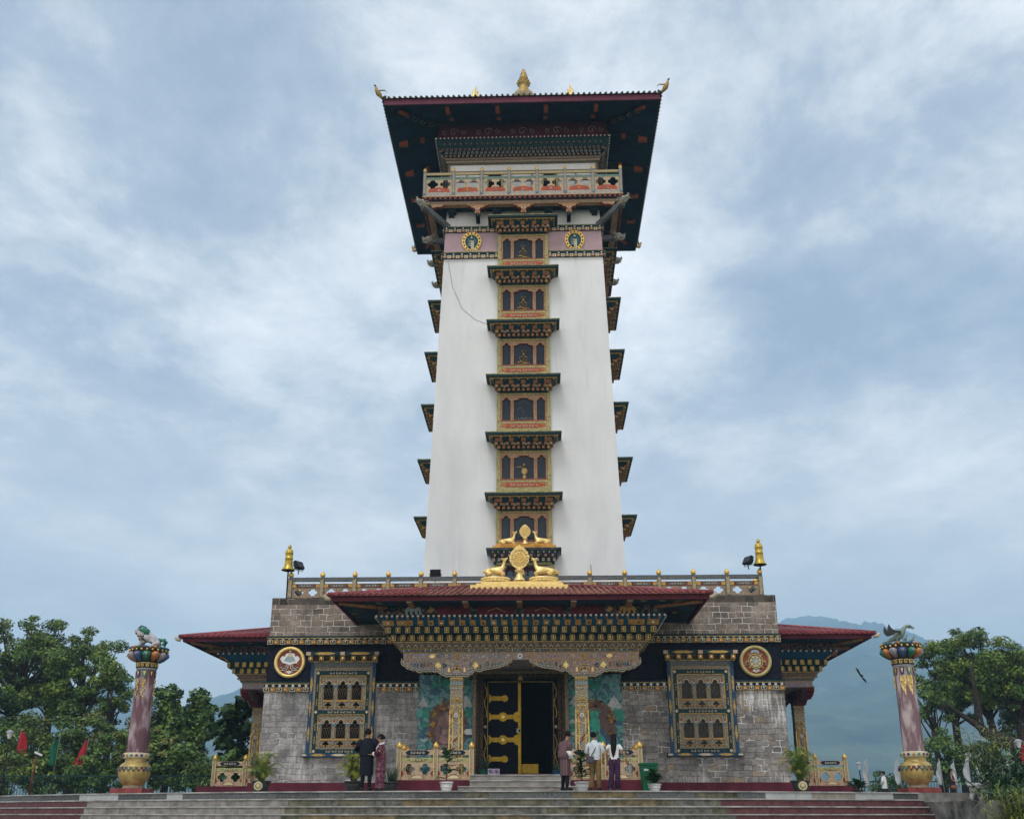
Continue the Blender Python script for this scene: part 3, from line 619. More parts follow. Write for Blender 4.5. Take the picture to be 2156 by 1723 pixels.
def porch(front):
    par = temple; Y0 = -HW; out = []
    a0 = set(bpy.data.objects)
    for x in (-2.12, 2.0): column(par, x, front)
    lintel_board(par, 1, front); lintel_board(par, -1, front)
    m = MB(); d = 2.44; y = Y0-d                         # painted beam
    m.box(-3.92, 3.92, y, Y0, 4.218, 4.46, 'ornP' if not front else 'ornP'); m.box(-3.94, 3.94, y-.03, Y0, 4.45, 4.475, 'oldgold')
    if front: m.box(.1, 3.93, y-.008, y+.02, 4.22, 4.449, 'ornQ')
    for s in (-1, 1):
        c = s*2.1; m.tube([(c+.075*math.cos(2*PI*i/16), y-.02, 4.34+.075*math.sin(2*PI*i/16)) for i in range(16)], .014, 'gold', 4, True)
        for i in range(4): a = PI*i/4; m.tube([(c-.07*math.cos(a), y-.02, 4.34-.07*math.sin(a)), (c+.07*math.cos(a), y-.02, 4.34+.07*math.sin(a))], .008, 'gold', 3)
        for q in (-1, 1): m.lathe_y((c+q*.36, y-.005, 4.34), .06, .02, 'cream', 5); m.lathe_y((c+q*.36, y-.025, 4.34), .025, .01, 'rust', 5)
        b = s*2.95; m.plate([(b-.1, 4.31), (b, 4.27), (b+.12, 4.33), (b+.05, 4.38), (b+.16, 4.42), (b-.02, 4.40), (b-.1, 4.36)], y-.03, .02, 'palegold')      # crane in flight
        for k in range(4): m.tube([(b-s*(.12), y-.02, 4.33), (b-s*(.3), y-.02, 4.29+.05*k), (b-s*.5, y-.02, 4.30+.04*k), (b-s*.62, y-.02, 4.27+.05*k)], .008, 'greyblue', 3)
        for k in range(3): m.tube(spiral((s*3.72, 4.30+.04*k), y-.015, .06, 1, k*2, 1, 7), .012, 'gold', 4); m.tube(spiral((s*(.3+.35*k), 4.34), y-.015, .08, 1.3, k*2., s, 9), .012, ['gold', 'cream', 'greyblue'][k], 4)
    m.lathe_y((-.02, y-.01, 4.34), .09, .02, 'white', 8); m.lathe_y((-.02, y-.03, 4.34), .04, .01, 'rust', 8)
    m.build('painted_beam', par)
    m = MB(); m.frus((-4.0, 4.0, y-.05, Y0, 4.475), (-4.02, 4.02, y-.08, Y0, 4.57), 'ornB')
    for i in range(44): x = -3.9+7.8*i/43; m.ball((x, y-.075, 4.525), .03, ['cream', 'greyblue', 'rust', 'ochre'][i % 4], 7)
    m.box(-4.06, 4.06, y-.1, Y0, 4.57, 4.595, 'oldgold'); m.frus((-4.03, 4.03, y-.06, Y0, 4.595), (-4.2, 4.2, y-.24, Y0, 4.77), 'ornM')
    for i in range(36): x = -3.95+7.9*i/35; m.plate([(x-.09, 4.60), (x, 4.72), (x+.09, 4.60), (x+.05, 4.60), (x, 4.66), (x-.05, 4.60)], y-.2, .12, 'cream2')
    m.box(-4.24, 4.24, y-.26, Y0, 4.77, 4.795, 'oldgold'); m.build('carved_moulding', par)
    m = MB()
    cornice_ring(m, 4.22, d+.24, 4.80, 5.01, .30, .155, 'teal', 'oldgold', 'jamb', Y0, 27)
    cornice_ring(m, 4.38, d+.42, 5.03, 5.24, .30, .155, 'teal', 'oldgold', 'jamb', Y0, 27)
    m.box(-4.42, 4.42, Y0-d-.5, Y0, 5.01, 5.03, 'teal'); m.box(-4.4, 4.4, Y0-d-.47, Y0, 5.24, 5.27, 'navy')
    for i in range(26): x = -4.03+8.06*i/25; m.box(x-.06, x+.06, Y0-d-.28, Y0-d-.2, 4.83, 4.97, 'orn_small'); m.box(x-.06, x+.06, Y0-d-.47, Y0-d-.40, 5.06, 5.2, 'rust')
    m.build('beam_end_cornice', par)
    m = MB(); m.frus((-4.42, 4.42, Y0-d-.48, Y0, 5.27), (-4.75, 4.75, Y0-d-.8, Y0, 5.50), 'blue')
    for i in range(26):
        x = -4.35+8.7*i/25; w = .095 if 1 < i < 24 else .19; x = x if 1 < i < 24 else (-4.38 if i == 0 else -3.9 if i == 1 else 3.9 if i == 24 else 4.38)
        k = 'ochre'; dy = .33; b, t = 5.28, 5.42
        yb = Y0-d-.5-(b-5.27)*1.39; yt = Y0-d-.5-(t-5.27)*1.39
        m.add([(x-w, yb-.02, b), (x+w, yb-.02, b), (x+w, yt-.02, t), (x-w, yt-.02, t), (x-w, yb+.05, b), (x+w, yb+.05, b), (x+w, yt+.05, t), (x-w, yt+.05, t)], [(0, 1, 2, 3), (0, 4, 5, 1), (3, 2, 6, 7), (0, 3, 7, 4), (1, 5, 6, 2)], k)
        m.ball((x, yb-.09, 5.355), .045, ['white', 'rust', 'teal', 'cream', 'ochre'][(i*3) % 5], 7)
    n = 56
    m.box(-4.78, 4.78, Y0-d-.84, Y0, 5.50, 5.525, 'teal')
    for i in range(n): x = -4.74+9.48*i/(n-1); m.ball((x, Y0-d-.85, 5.54), .042, 'white', 8)
    for s in (-1, 1):
        for j in range(1, 14): m.ball((s*4.79, Y0-d-.85+j*.24, 5.54), .042, 'white', 8)
    for i in range(0, n, 2): x = -4.74+9.48*i/(n-1); m.box(x-.025, x+.025, Y0-d-.83, Y0-d-.7, 5.43, 5.495, 'orange')
    m.build('painted_board', par)
    m = MB(); m.box(-4.72, 4.72, Y0-d-.76, Y0, 5.525, 5.92, 'ornS'); yy = Y0-d-.79
    for s in (-1, 1):
        elephant(m, s*3.55, 5.60, yy, 'greyblue' if s < 0 else 'ochre', -s); m.box(s*2.2-.55, s*2.2+.55, yy+.01, yy+.05, 5.57, 5.88, 'maroon'); 
        for k in range(3): m.tube([(s*2.2-.3+k*.25, yy, 5.68), (s*2.2-.2+k*.25, yy, 5.78), (s*2.2-.1+k*.25, yy, 5.71)], .015, 'rust', 4)
        m.plate([(s*2.95-.12, 5.72), (s*2.95, 5.64), (s*2.95+.12, 5.76), (s*2.95, 5.86)], yy, .03, 'ochre')
        m.box(s*.78-.62, s*.78+.62, yy+.01, yy+.05, 5.57, 5.88, 'maroon'); m.tube([(s*.78-.3, yy, 5.70), (s*.78, yy, 5.80), (s*.78+.3, yy, 5.68)], .02, 'oldgold', 4)
        for k in range(3):
            c = s*(4.9+.35*k); 
    for s in (-1, 1):
        for j in range(6): yy2 = Y0-.4-j*.5; m.tube(spiral((0, 0), 0, .1, 1.2, 0, 1, 8), .001, 'rust', 3) if 0 else None
    m.build('painted_frieze', par)
    # roof
    ov = 4.33; hx = 6.0; zs = 5.89; zr = 7.19
    ro = empty('porch_roof', (0, 0, 0), parent=par)
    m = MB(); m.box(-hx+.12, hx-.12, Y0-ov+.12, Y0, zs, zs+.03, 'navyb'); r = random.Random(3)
    for s in (-1, 1):   # clouds painted on the corner soffit
        for k in range(9):
            t = r.random(); c = Vector((s*(4.9+r.uniform(0, .9)), Y0-.8-r.uniform(0, 3.1), zs-.004)) if k % 3 else Vector((s*(4.0+k*.2), Y0-3.5-r.uniform(0, .5), zs-.004))
            m.tube([(c.x+.13*math.cos(a)*(1-.1*i), c.y+.13*math.sin(a)*(1-.1*i), c.z) for i, a in enumerate([i*.9 for i in range(9)])], .018, r.choice(['rustd', 'greyblue2', 'rustd', 'oldgold']), 4)
    m.build('soffit', ro)
    for x in (-5.1, -3.55, -1.75, 0, 1.75, 3.55, 5.1):
        f = MB(); sx = math.copysign(.35, x) if abs(x) > 4 else 0
        f.box(x-.09, x+.09, Y0-ov+.15, Y0-3.2, zs-.09, zs, 'orange') if not sx else f.tube([(x-math.copysign(.9, x), Y0-3.0, zs-.05), (x+math.copysign(.75, x), Y0-ov+.3, zs-.05)], .08, 'orange', 4)
        if not sx: f.box(x-.09, x+.09, Y0-ov+.145, Y0-ov+.15, zs-.09, zs, 'cream')
        f.build('rafter', ro)
    m = MB(); w = .06
    m.box(-hx, hx, Y0-ov, Y0-ov+w, zs-.06, zs+.085, 'maroonl'); m.box(-hx, -hx+w, Y0-ov+w, Y0, zs-.06, zs+.085, 'maroon'); m.box(hx-w, hx, Y0-ov+w, Y0, zs-.06, zs+.085, 'maroon'); m.build('fascia', ro)
    z0 = zs+.10; m = MB(); e = .12; A = (-hx-e, Y0-ov-e, z0); B = (hx+e, Y0-ov-e, z0); Cc = (1.85, Y0-.1, zr); D = (-1.85, Y0-.1, zr); A2 = (-hx-e, Y0-.0, z0); B2 = (hx+e, Y0-.0, z0)
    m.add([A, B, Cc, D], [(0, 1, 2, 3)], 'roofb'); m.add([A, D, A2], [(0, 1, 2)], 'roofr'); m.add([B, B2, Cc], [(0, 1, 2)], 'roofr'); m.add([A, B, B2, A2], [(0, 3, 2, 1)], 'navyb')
    nrib = 62
    for i in range(nrib):
        x = -hx-e+.06+2*(hx+e-.06)*i/(nrib-1); ax = abs(x); t = 1. if ax <= 1.85 else max(0, (hx+e-ax)/(hx+e-1.85))
        if t < .02: continue
        ye = Y0-ov-e-.03; p = [(x, ye, z0+.01), (x, ye+t*(ov+e-.1), z0+t*(zr-z0)+.015)]
        m.tube(p, .055, 'roofb' if ax < 3.2 else 'roofm', 6); 
    for s in (-1, 1):
        for j in range(21):
            y = Y0-ov+.1+j*.21; t = min(1, (y-(Y0-ov-e))/(ov+e-.1)); x1 = (hx+e)-t*(hx+e-1.85)
            m.tube([(s*(hx+e+.03), y, z0+.01), (s*x1, y, z0+t*(zr-z0)+.015)], .055, 'roofr', 6)
        m.tube([(s*(hx+e), Y0-ov-e, z0+.03), (s*1.85, Y0-.1, zr+.03)], .08, 'roofr', 8)
    m.tube([(-1.9, Y0-.1, zr+.03), (1.9, Y0-.1, zr+.03)], .08, 'roofr', 8)
    m.build('roof_sheeting', ro)
    for s in (-1, 1):
        m = MB(); m.tube([(s*(hx+e-.05), Y0-ov-e+.05, z0-.12), (s*(hx+e+.05), Y0-ov-e-.05, z0-.1), (s*(hx+e+.1), Y0-ov-e-.12, z0-.02), (s*(hx+e+.05), Y0-ov-e-.1, z0+.02)], [.06, .07, .05, .02], 'cream', 7); m.build('corner_ornament', ro)
    # plinths
    for s in (-1, 1):
        m = MB(); m.box(min(s*3.95, s*1.58), max(s*3.95, s*1.58), Y0-3.0, Y0-.31 if front else Y0, 0, .38, 'maroon'); m.build('porch_plinth', par)
    m = MB()
    if front: m.box(-1.575, 1.575, Y0-1.2, Y0, 0, .54, 'tan')
    else: m.box(-1.575, 1.575, Y0-2.9, Y0, 0, .36, 'tan')
    m.build('porch_floor', par)
    if not front:
        m = MB()   # inner side porch wall: dark stone and timber brackets
        m.box(-3.4, 3.4, Y0-.04, Y0, .38, 4.4, 'jamb'); m.build('door_panel', par)
        for x in (-2.12, 2.0):
            m = MB()
            for k in range(4): m.box(x-.3-.2*k, x+.3+.2*k, Y0-2.43, Y0-2.0, 3.66+.14*k, 3.80+.14*k-.01, 'maroon')
            m.build('stepped_capital', par)
    return [o for o in bpy.data.objects if o not in a0 and o.parent == temple]
M['cream2'] = mat('dull cream paint', (.27, .24, .18), .6, var=.2, vs=9)
M['maroonl'] = mat('crimson fascia paint', (.085, .014, .026), .5, var=.2, vs=2, col2=(.12, .02, .035))
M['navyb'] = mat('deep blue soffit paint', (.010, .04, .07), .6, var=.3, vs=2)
M['rustd'] = mat('dark red paint', (.14, .035, .03), .6, var=.3)
M['roofm'] = mat('dusty red roof tiles', (.17, .035, .038), .55, var=.35, vs=2, col2=(.29, .08, .07))
M['orn_small'] = mat('brown panel paint', (.12, .08, .045), .6, var=.3, vs=20)
fp = porch(True)
sp = porch(False)
def rot_tree(o, rz): o.rotation_euler = (0, 0, o.rotation_euler[2]+rz); o.location = Matrix.Rotation(rz, 3, 'Z') @ o.location
for o in sp: rot_tree(copy_tree(o, temple), PI/2); rot_tree(o, -PI/2)
# ------------------------------------------------------------------ door, murals, balustrade
def doorway():
    y = -HW; o = empty('doorway', (0, y, 0), parent=temple)
    m = MB()
    for w, d, k, t in ((0.0, -.02, 'ornK', 3.95), (.12, -.08, 'jamb', 4.03), (.2, -.14, 'ornK', 4.11), (.29, -.20, 'ornW', 4.18)):
        a, b = -1.36-w*.9, 1.24+w*.9
        m.box(a-.12, a, d, .05, .54, t, k); m.box(b, b+.12, d, .05, .54, t, k); m.box(a-.12, b+.12, d-.01, .05, t-.12, t, k)
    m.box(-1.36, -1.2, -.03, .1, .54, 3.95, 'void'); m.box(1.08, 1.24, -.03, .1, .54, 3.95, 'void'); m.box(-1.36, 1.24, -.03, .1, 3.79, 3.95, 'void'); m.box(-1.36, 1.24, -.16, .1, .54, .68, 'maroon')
    m.box(-1.225, -1.205, -.04, .1, .68, 3.8, 'oldgold'); m.box(1.085, 1.1, -.04, .1, .68, 3.8, 'oldgold'); m.box(-1.2, 1.08, -.04, .1, 3.79, 3.81, 'oldgold')
    for s, x in ((-1, -1.29), (1, 1.17)):
        pts = [(x+.04*math.sin(i*.9), -.05, .8+i*.1) for i in range(13)]; m.tube(pts, .018, 'oldgold', 5); m.tube([(p[0]+.0, p[1], p[2]+1.75) for p in pts], .018, 'oldgold', 5)
        m.lathe_y((x, -.05, 2.25), .055, .02, 'cream2', 12)
    m.plate([(-.16, 3.84), (.04, 3.84), (.0, 3.95), (-.06, 4.02), (-.12, 3.95)], -.2, .02, 'oldgold')
    for i in range(11): m.plate([(-1.1+i*.2, 3.72+.28), (-1.0+i*.2, 3.8+.28), (-.9+i*.2, 3.72+.28)], -.22, .02, 'ornK')
    m.build('door_frame', o)
    m = MB(); m.box(-1.18, -.15, .12, .18, .68, 3.78, 'doorb')
    m.box(-.15, -.05, .08, .2, .68, 3.78, 'brass')
    lf = m.build('door_leaf', o)
    for z, full in ((3.24, 0), (2.6, 1), (1.82, 1), (1.17, 0)):
        m = MB(); h = .075
        x1 = -.1 if full else -.7
        m.box(-1.18, x1, .10, .125, z-h, z+h, 'brass'); m.plate([(-1.18, z-.17), (-1.08, z-.07), (-1.05, z), (-1.08, z+.07), (-1.18, z+.17)], .09, .02, 'brass')
        if full: m.lathe_y((-.68, .11, z), .16, .03, 'brass', 12); m.lathe_y((-.68, .08, z), .06, .02, 'palegold', 10); m.plate([(-.15, z-.19), (-.15, z+.19), (-.28, z+.14), (-.34, z), (-.28, z-.14)], .085, .02, 'brass')
        else: m.lathe_y((-.62, .11, z), .12, .03, 'brass', 9)
        m.build('strap', lf)
    m = MB(); m.box(-.2, -.13, .02, .1, 2.05, 2.2, 'greyblue'); m.lathe_y((-.1, .06, 2.13), .04, .05, 'black', 8); m.build('lock', lf)
    m = MB(); m.box(1.02, 1.08, .2, 1.1, .68, 3.78, 'doorb'); m.build('door_leaf', o)
    # steps up to the door
    m = MB()
    for i, (x0, x1, yy) in enumerate(((-1.9, 1.82, -3.75+.0), (-1.57, 1.55, -3.42), (-1.57, 1.55, -3.1))):
        m.box(x0, x1, yy, -1.2, i*.18, (i+1)*.18-.03, 'grey2'); m.box(x0-.02, x1+.02, yy-.025, -1.2 if i == 2 else yy+.4, (i+1)*.18-.03, (i+1)*.18, 'nosing')
    m.build('entrance_steps', temple, (0, y+.0, 0))
M['doorb'] = mat('black blue door paint', (.005, .006, .012), .6, var=.3, vs=2, spec=.05)
doorway()

def mural(x0, x1, left):
    z0, z1 = .38, 4.06; o = empty('mural', (0, -HW, 0), parent=temple)
    o['label'] = 'painted mural of a %s guardian among flames and snowy peaks' % ('dark red' if left else 'green')
    m = MB(); m.box(x0, x1, -.03, 0, z0, z1, 'mural'); m.build('panel', o)
    m = MB(); y = -.034; L_ = [0]
    def pl(pts, k, dy=0): L_[0] += 1; m.plate(pts, y-dy-L_[0]*.0006, .004, k)
    def peak(cx, cz, w, h):
        pl([(cx-w, cz-h*.2), (cx-w*.5, cz-h*.05), (cx-w*.2, cz-h*.3), (cx+w*.2, cz-.1*h), (cx+w*.6, cz-.25*h), (cx+w, cz-h*.1), (cx+w*.3, cz+h*.7), (cx, cz+h), (cx-w*.4, cz+h*.55)], 'mwhite')
        for q in (-1, 1): pl([(cx+q*w*.6-w*.7, cz-h*1.3), (cx+q*w*.6+w*.7, cz-h*1.3), (cx+q*w*.6+w*.55, cz-h*.5), (cx+q*w*.6, cz-h*.22), (cx+q*w*.6-w*.55, cz-h*.5)], 'mgreen' if q > 0 else 'mteal')
    def cloud(cx, cz, r, k): pl([(cx+r*(1+.18*math.cos(5*a))*math.cos(a), cz+r*.6*(1+.18*math.cos(5*a))*math.sin(a)) for a in [2*PI*i/26 for i in range(26)]], k)
    r = random.Random(3 if left else 8)
    if left: peak(x0+.16, 3.0, .18, .32); peak(x1-.24, 3.0, .24, .34); gx, gz = x0+1.03, 2.25
    else: peak(x1-.28, 2.95, .28, .38); peak(x0+.3, 3.05, .28, .34); gx, gz = x0+1.0, 2.25
    for i in range(9): cloud(r.uniform(x0+.2, x1-.2), r.uniform(3.35, 3.95), r.uniform(.1, .2), r.choice(['mteal', 'mblue', 'mgreen']))
    for i in range(10): cx = x0+.18 if r.random() < .5 else x1-.18; cloud(cx+r.uniform(-.06, .06), r.uniform(.9, 2.5), r.uniform(.08, .16), r.choice(['mteal', 'mgreen', 'mblue', 'mpale']))
    # flame halo
    pts = []
    for i in range(60):
        a = 2*PI*i/60; rr = 1+r.choice([.12, -.06, .02, .16, -.08])*(i % 2)+r.uniform(-.04, .04); pts.append((gx+.70*rr*math.cos(a)*(.95), gz+.92*rr*math.sin(a)))
    pl(pts, 'mflame')
    for i in range(26):
        a = R(r.uniform(20, 215)) if left else R(r.uniform(-35, 160)); q = r.uniform(.45, .68)
        m.tube(spiral((gx+q*math.cos(a), gz+q*1.3*math.sin(a)), y-.03, .06, 1.1, r.random()*6, 1, 7), .016, r.choice(['mgoldd', 'rustd', 'mflame2', 'mgoldd']), 4)
    body = 'mbrown' if left else 'mgrn2'; L_[0] += 4
    if left:
        pl([(gx-.35, gz-.5), (gx-.42, gz-.1), (gx-.3, gz+.3), (gx-.1, gz+.5), (gx+.2, gz+.55), (gx+.4, gz+.3), (gx+.42, gz-.3), (gx+.25, gz-.55), (gx-.1, gz-.6)], body)
        pl([(gx+.12+.17*math.cos(a), gz+.3+.17*math.sin(a)) for a in [2*PI*i/14 for i in range(14)]], 'mbrown2'); pl([(gx-.28, gz-.45), (gx-.15, gz-.1), (gx+.15, gz-.05), (gx+.25, gz-.35), (gx+.1, gz-.55), (gx-.15, gz-.58)], 'mbrown2')
    else:
        pl([(gx-.4, gz-.7), (gx-.35, gz+.1), (gx-.15, gz+.35), (gx+.1, gz+.25), (gx+.12, gz-.2), (gx+.3, gz-.5), (gx+.2, gz-.75)], body)
        pl([(gx-.08+.16*math.cos(a), gz+.42+.17*math.sin(a)) for a in [2*PI*i/14 for i in range(14)]], body); pl([(gx+.08, gz-.1), (gx+.2, gz-.05), (gx+.5, gz-.6), (gx+.38, gz-.68)], 'mblue')
        m.tube([(gx+.05, y-.03, gz-.1), (gx+.1, y-.03, gz-.3), (gx-.05, y-.03, gz-.42)], .025, 'mpale', 4)
    for i in range(9): a = R(20+i*17); cx, cz = (gx+.12, gz+.3) if left else (gx-.08, gz+.42); m.tube([(cx+.17*math.cos(a), y-.03, cz+.17*math.sin(a)), (cx+.24*math.cos(a), y-.03, cz+.24*math.sin(a))], .013, 'mpale', 4)
    m.tube([(gx-.2, y-.03, gz+.0), (gx-.25, y-.03, gz-.25), (gx-.05, y-.03, gz-.3), (gx+.05, y-.03, gz-.15)], .014, 'greyblue2', 4)
    pl([(gx-.55, gz-.95), (gx+.55, gz-.95), (gx+.62, gz-.72), (gx+.3, gz-.62), (gx-.3, gz-.62), (gx-.6, gz-.72)], 'mtan'); L_[0] += 3
    for q in (-1, 1): m.tube([(gx+q*.1, y-.03, gz-.66), (gx+q*.2, y-.03, gz-.72), (gx+q*.32, y-.03, gz-.9)], .02, 'mwhite', 4)
    for i in range(8): c = gx-.6+i*.17; pl([(c+.085*math.cos(a), gz-1.03+.085*math.sin(a)) for a in [2*PI*k/10 for k in range(10)]], 'mteal'); pl([(c+.06*math.cos(a), gz-1.02+.05*math.sin(a)) for a in [2*PI*k/10 for k in range(10)]], 'mtan' if i % 2 else 'mpale')
    m.tube([(gx-.68, y-.03, gz-.85), (gx-.5, y-.03, gz-.97), (gx+.5, y-.03, gz-.97), (gx+.68, y-.03, gz-.85)], .016, 'mgreen', 4)
    m.build('painting', o)
for k, c in dict(mwhite=(.42, .45, .46), mgreen=(.05, .26, .20), mteal=(.09, .30, .28), mblue=(.06, .13, .2), mpale=(.34, .44, .43), mflame=(.13, .095, .085), mflame2=(.5, .24, .08), mgoldd=(.62, .38, .10), mbrown=(.21, .135, .13), mbrown2=(.32, .21, .19), mgrn2=(.06, .34, .27), mtan=(.30, .24, .21)).items(): M[k] = mat('mural '+k[1:], c, .6, var=.3, vs=6)
mural(-3.66, -1.74, True); mural(1.6, 3.5, False)

def baluster_panel(m, x0, x1, y, z0, z1, k, n=2, th=.06):
    """openwork panel: cusped openings between curled brackets"""
    w = (x1-x0)/n; h = z1-z0
    m.plate([(x0, z0), (x1, z0), (x1, z1), (x0, z1)], y, th, k, [quatre(x0+w*(i+.5), z0+h*.60, w*.66, h*.66) for i in range(n)])
def roof_balustrade():
    Z0 = 6.88; xs = [-8.62, -7.43, -6.22, -4.97, -3.75, -2.5, -1.28, 0, 1.28, 2.5, 3.8, 5.05, 6.32, 7.55, 8.75]
    def run(xs, rz, posts=True):
        o = empty('roof_balustrade', (0, 0, 0), rz, temple); y = -HW+.3
        for x in xs:
            m = MB(); m.frus((x-.085, x+.085, y-.085, y+.085, Z0), (x-.075, x+.075, y-.075, y+.075, Z0+.78), 'ornB'); m.box(x-.05, x+.05, y-.092, y-.085, Z0+.08, Z0+.72, 'ornPost')
            for q in (-1, 1): m.box(x+q*.055-.008, x+q*.055+.008, y-.096, y-.09, Z0+.05, Z0+.74, 'oldgold')
            m.box(x-.06, x+.06, y-.06, y+.06, Z0+.78, Z0+.83, 'ornB'); m.build('post', o)
            m = MB(); m.lathe([(.05, 0), (.085, .03), (.1, .08), (.085, .14), (.045, .19), (.01, .235), (.001, .25)], (x, y, Z0+.83), 'gold', 14); m.build('finial', o)
        m = MB(); a, b = xs[0], xs[-1]; m.box(a, b, y-.05, y+.05, Z0+.67, Z0+.82-.01, 'ornB'); m.box(a, b, y-.055, y+.055, Z0+.805, Z0+.82, 'greyblue2'); m.build('top_rail', o)
        m = MB()
        for p, q in zip(xs, xs[1:]):
            m.box(p+.08, q-.08, y-.04, y+.04, Z0+.43, Z0+.57, 'rustd'); L_ = q-p; c = (p+q)/2
            m.plate([(c-L_*.27, Z0+.5), (c-L_*.2, Z0+.55), (c+L_*.2, Z0+.55), (c+L_*.27, Z0+.5), (c+L_*.2, Z0+.45), (c-L_*.2, Z0+.45)], y-.05, .01, 'ornB'); scrollband(m, c-L_*.17, c+L_*.17, Z0+.5, y-.055, .08, 'cream', 4, .01)
            for s in (-1, 1): e = c+s*(L_/2-.15); m.plate([(e-.08, Z0+.44), (e+.08, Z0+.44), (e+.08, Z0+.56), (e-.08, Z0+.56)], y-.05, .01, 'ornY')
            m.tube([(p+.1, y-.045, Z0+.575), (q-.1, y-.045, Z0+.575)], .008, 'oldgold', 4)
        m.build('middle_rail', o)
        m = MB()
        for p, q in zip(xs, xs[1:]): baluster_panel(m, p+.08, q-.08, y-.03, Z0+.001, Z0+.43, 'ornC2')
        m.build('openwork_panel', o)
        return o
    run(xs, 0); run([x for x in xs if -8.6 < x], PI/2); run([x for x in xs if x < 8.7], -PI/2)
M['ornC2'] = orn('weathered bracket carving', [(.26, .20, .13), (.36, .29, .18), (.20, .10, .08), (.14, .14, .12), (.32, .25, .2)], 12)
roof_balustrade()
m = MB(); m.box(-HW+.05, HW-.05, -HW+.05, HW-.05, 6.80, 6.885, 'grey1'); P_(m, 'roof_deck')
m = MB()      # stepped gilded base on the porch ridge
for i, (a, b) in enumerate(((-1.82, 1.66), (-1.62, 1.5), (-1.45, 1.42))): m.box(a, b, -HW-1.0+.12*i, -HW+.1, 7.0+.09*i if i else 6.9, 7.09+.09*i, 'palegold')
P_(m, 'gilded_base', label='stepped gilded base on the porch ridge')

# ------------------------------------------------------------------ tower
def th(z): return 4.25-.0305*(z-9)      # half width of the tapering shaft

def wallmat():
    m_ = mat('whitewashed tower wall', (.575, .60, .62), .85, var=.06, vs=.6, col2=(.67, .69, .71), bump=.12, bs=5, stretch=(1, 1, .3)); t = m_.node_tree; L = t.links.new; b = t.nodes['Principled BSDF']
    base = b.inputs['Base Color'].links[0].from_socket; tc = N(t, 'ShaderNodeTexCoord')
    mp = N(t, 'ShaderNodeMapping'); mp.inputs['Scale'].default_value = (1.9, 1.9, .14); L(tc.outputs['Object'], mp.inputs[0])
    n = N(t, 'ShaderNodeTexNoise', ins={'Scale': 1.3, 'Detail': 8, 'Roughness': .7}); L(mp.outputs[0], n.inputs['Vector'])
    r = ramp(t, [(.56, (0, 0, 0)), (.76, (.36, .36, .36))]); L(n.outputs[0], r.inputs[0])
    x = N(t, 'ShaderNodeMix', data_type='RGBA'); x.inputs[7].default_value = (.33, .34, .34, 1); L(r.outputs[0], x.inputs[0]); L(base, x.inputs[6]); L(x.outputs[2], b.inputs['Base Color'])
    return m_
M['wall'] = wallmat()
m = MB(); m.frus((-th(6.8), th(6.8), -th(6.8), th(6.8), 6.8), (-th(30.3), th(30.3), -th(30.3), th(30.3), 30.3), 'wall'); P_(m, 'tower_shaft', label='tapering whitewashed tower shaft')

def small_cornice(m, hx, p0, z):
    """stepped canopy: slab on top, orange beam ends below; local wall plane y=0, top at z"""
    m.box(-hx, hx, -p0, 0, z-.10, z-.02, 'teal'); m.box(-hx-.02, hx+.02, -p0-.02, 0, z-.02, z+.02, 'lich')
    m.box(-hx+.13, hx-.13, -p0+.13, 0, z-.145, z-.10, 'oldgold')
    m.frus((-hx+.42, hx-.42, -p0+.42, 0, z-.34), (-hx+.2, hx-.2, -p0+.2, 0, z-.145), 'teal')
    for i in range(8): x = -hx+.28+(2*hx-.56)*i/7; m.box(x-.03, x+.03, -p0+.1, -p0+.25, z-.2, z-.145, 'ochre')
    for i in range(5):
        x = -1.08+2.16*i/4; w = .1 if 0 < i < 4 else .16; yb, yt = -p0+.38, -p0+.24; m.add([(x-w, yb-.02, z-.31), (x+w, yb-.02, z-.31), (x+w, yt-.02, z-.19), (x-w, yt-.02, z-.19), (x-w, yt+.1, z-.19), (x+w, yt+.1, z-.19), (x-w, yb+.1, z-.31), (x+w, yb+.1, z-.31)], [(0, 1, 2, 3), (2, 3, 4, 5), (0, 6, 4, 3), (1, 7, 5, 2)], 'orange')
    for (h2, d, za, zb, n, o_) in ((hx-.43, p0-.44, z-.46, z-.34, 11, 0), (hx-.54, p0-.58, z-.585, z-.46, 11, 0)):
        m.box(-h2, h2, -d, 0, za, zb, 'teal')
        for i in range(n):
            x = -h2+.02+(2*h2-.04)*i/(n-1) if n else 0
            m.box(x-.058, x+.058, -d-.10, -d, za+.008, zb-.004, 'ochre' if i in (0, n-1) else 'orange')
            if za == z-.46 and i % 2 and i < n-1: m.box(x+.075, x+.155, -d-.03, -d, za+.01, zb-.02, 'cream'); m.box(x+.09, x+.14, -d-.035, -d-.03, za+.03, zb-.04, 'navy')
        for s in (-1, 1):
            j = 0
            while j*.25 < d-.1: y = -d+.05+j*.25; m.box(min(s*h2, s*(h2+.08)), max(s*h2, s*(h2+.08)), y-.055, y+.055, za+.008, zb-.004, 'orange'); j += 1
M['lich'] = mat('lichen gilded edge', (.16, .15, .07), .8, var=.4, vs=7, col2=(.30, .28, .15))
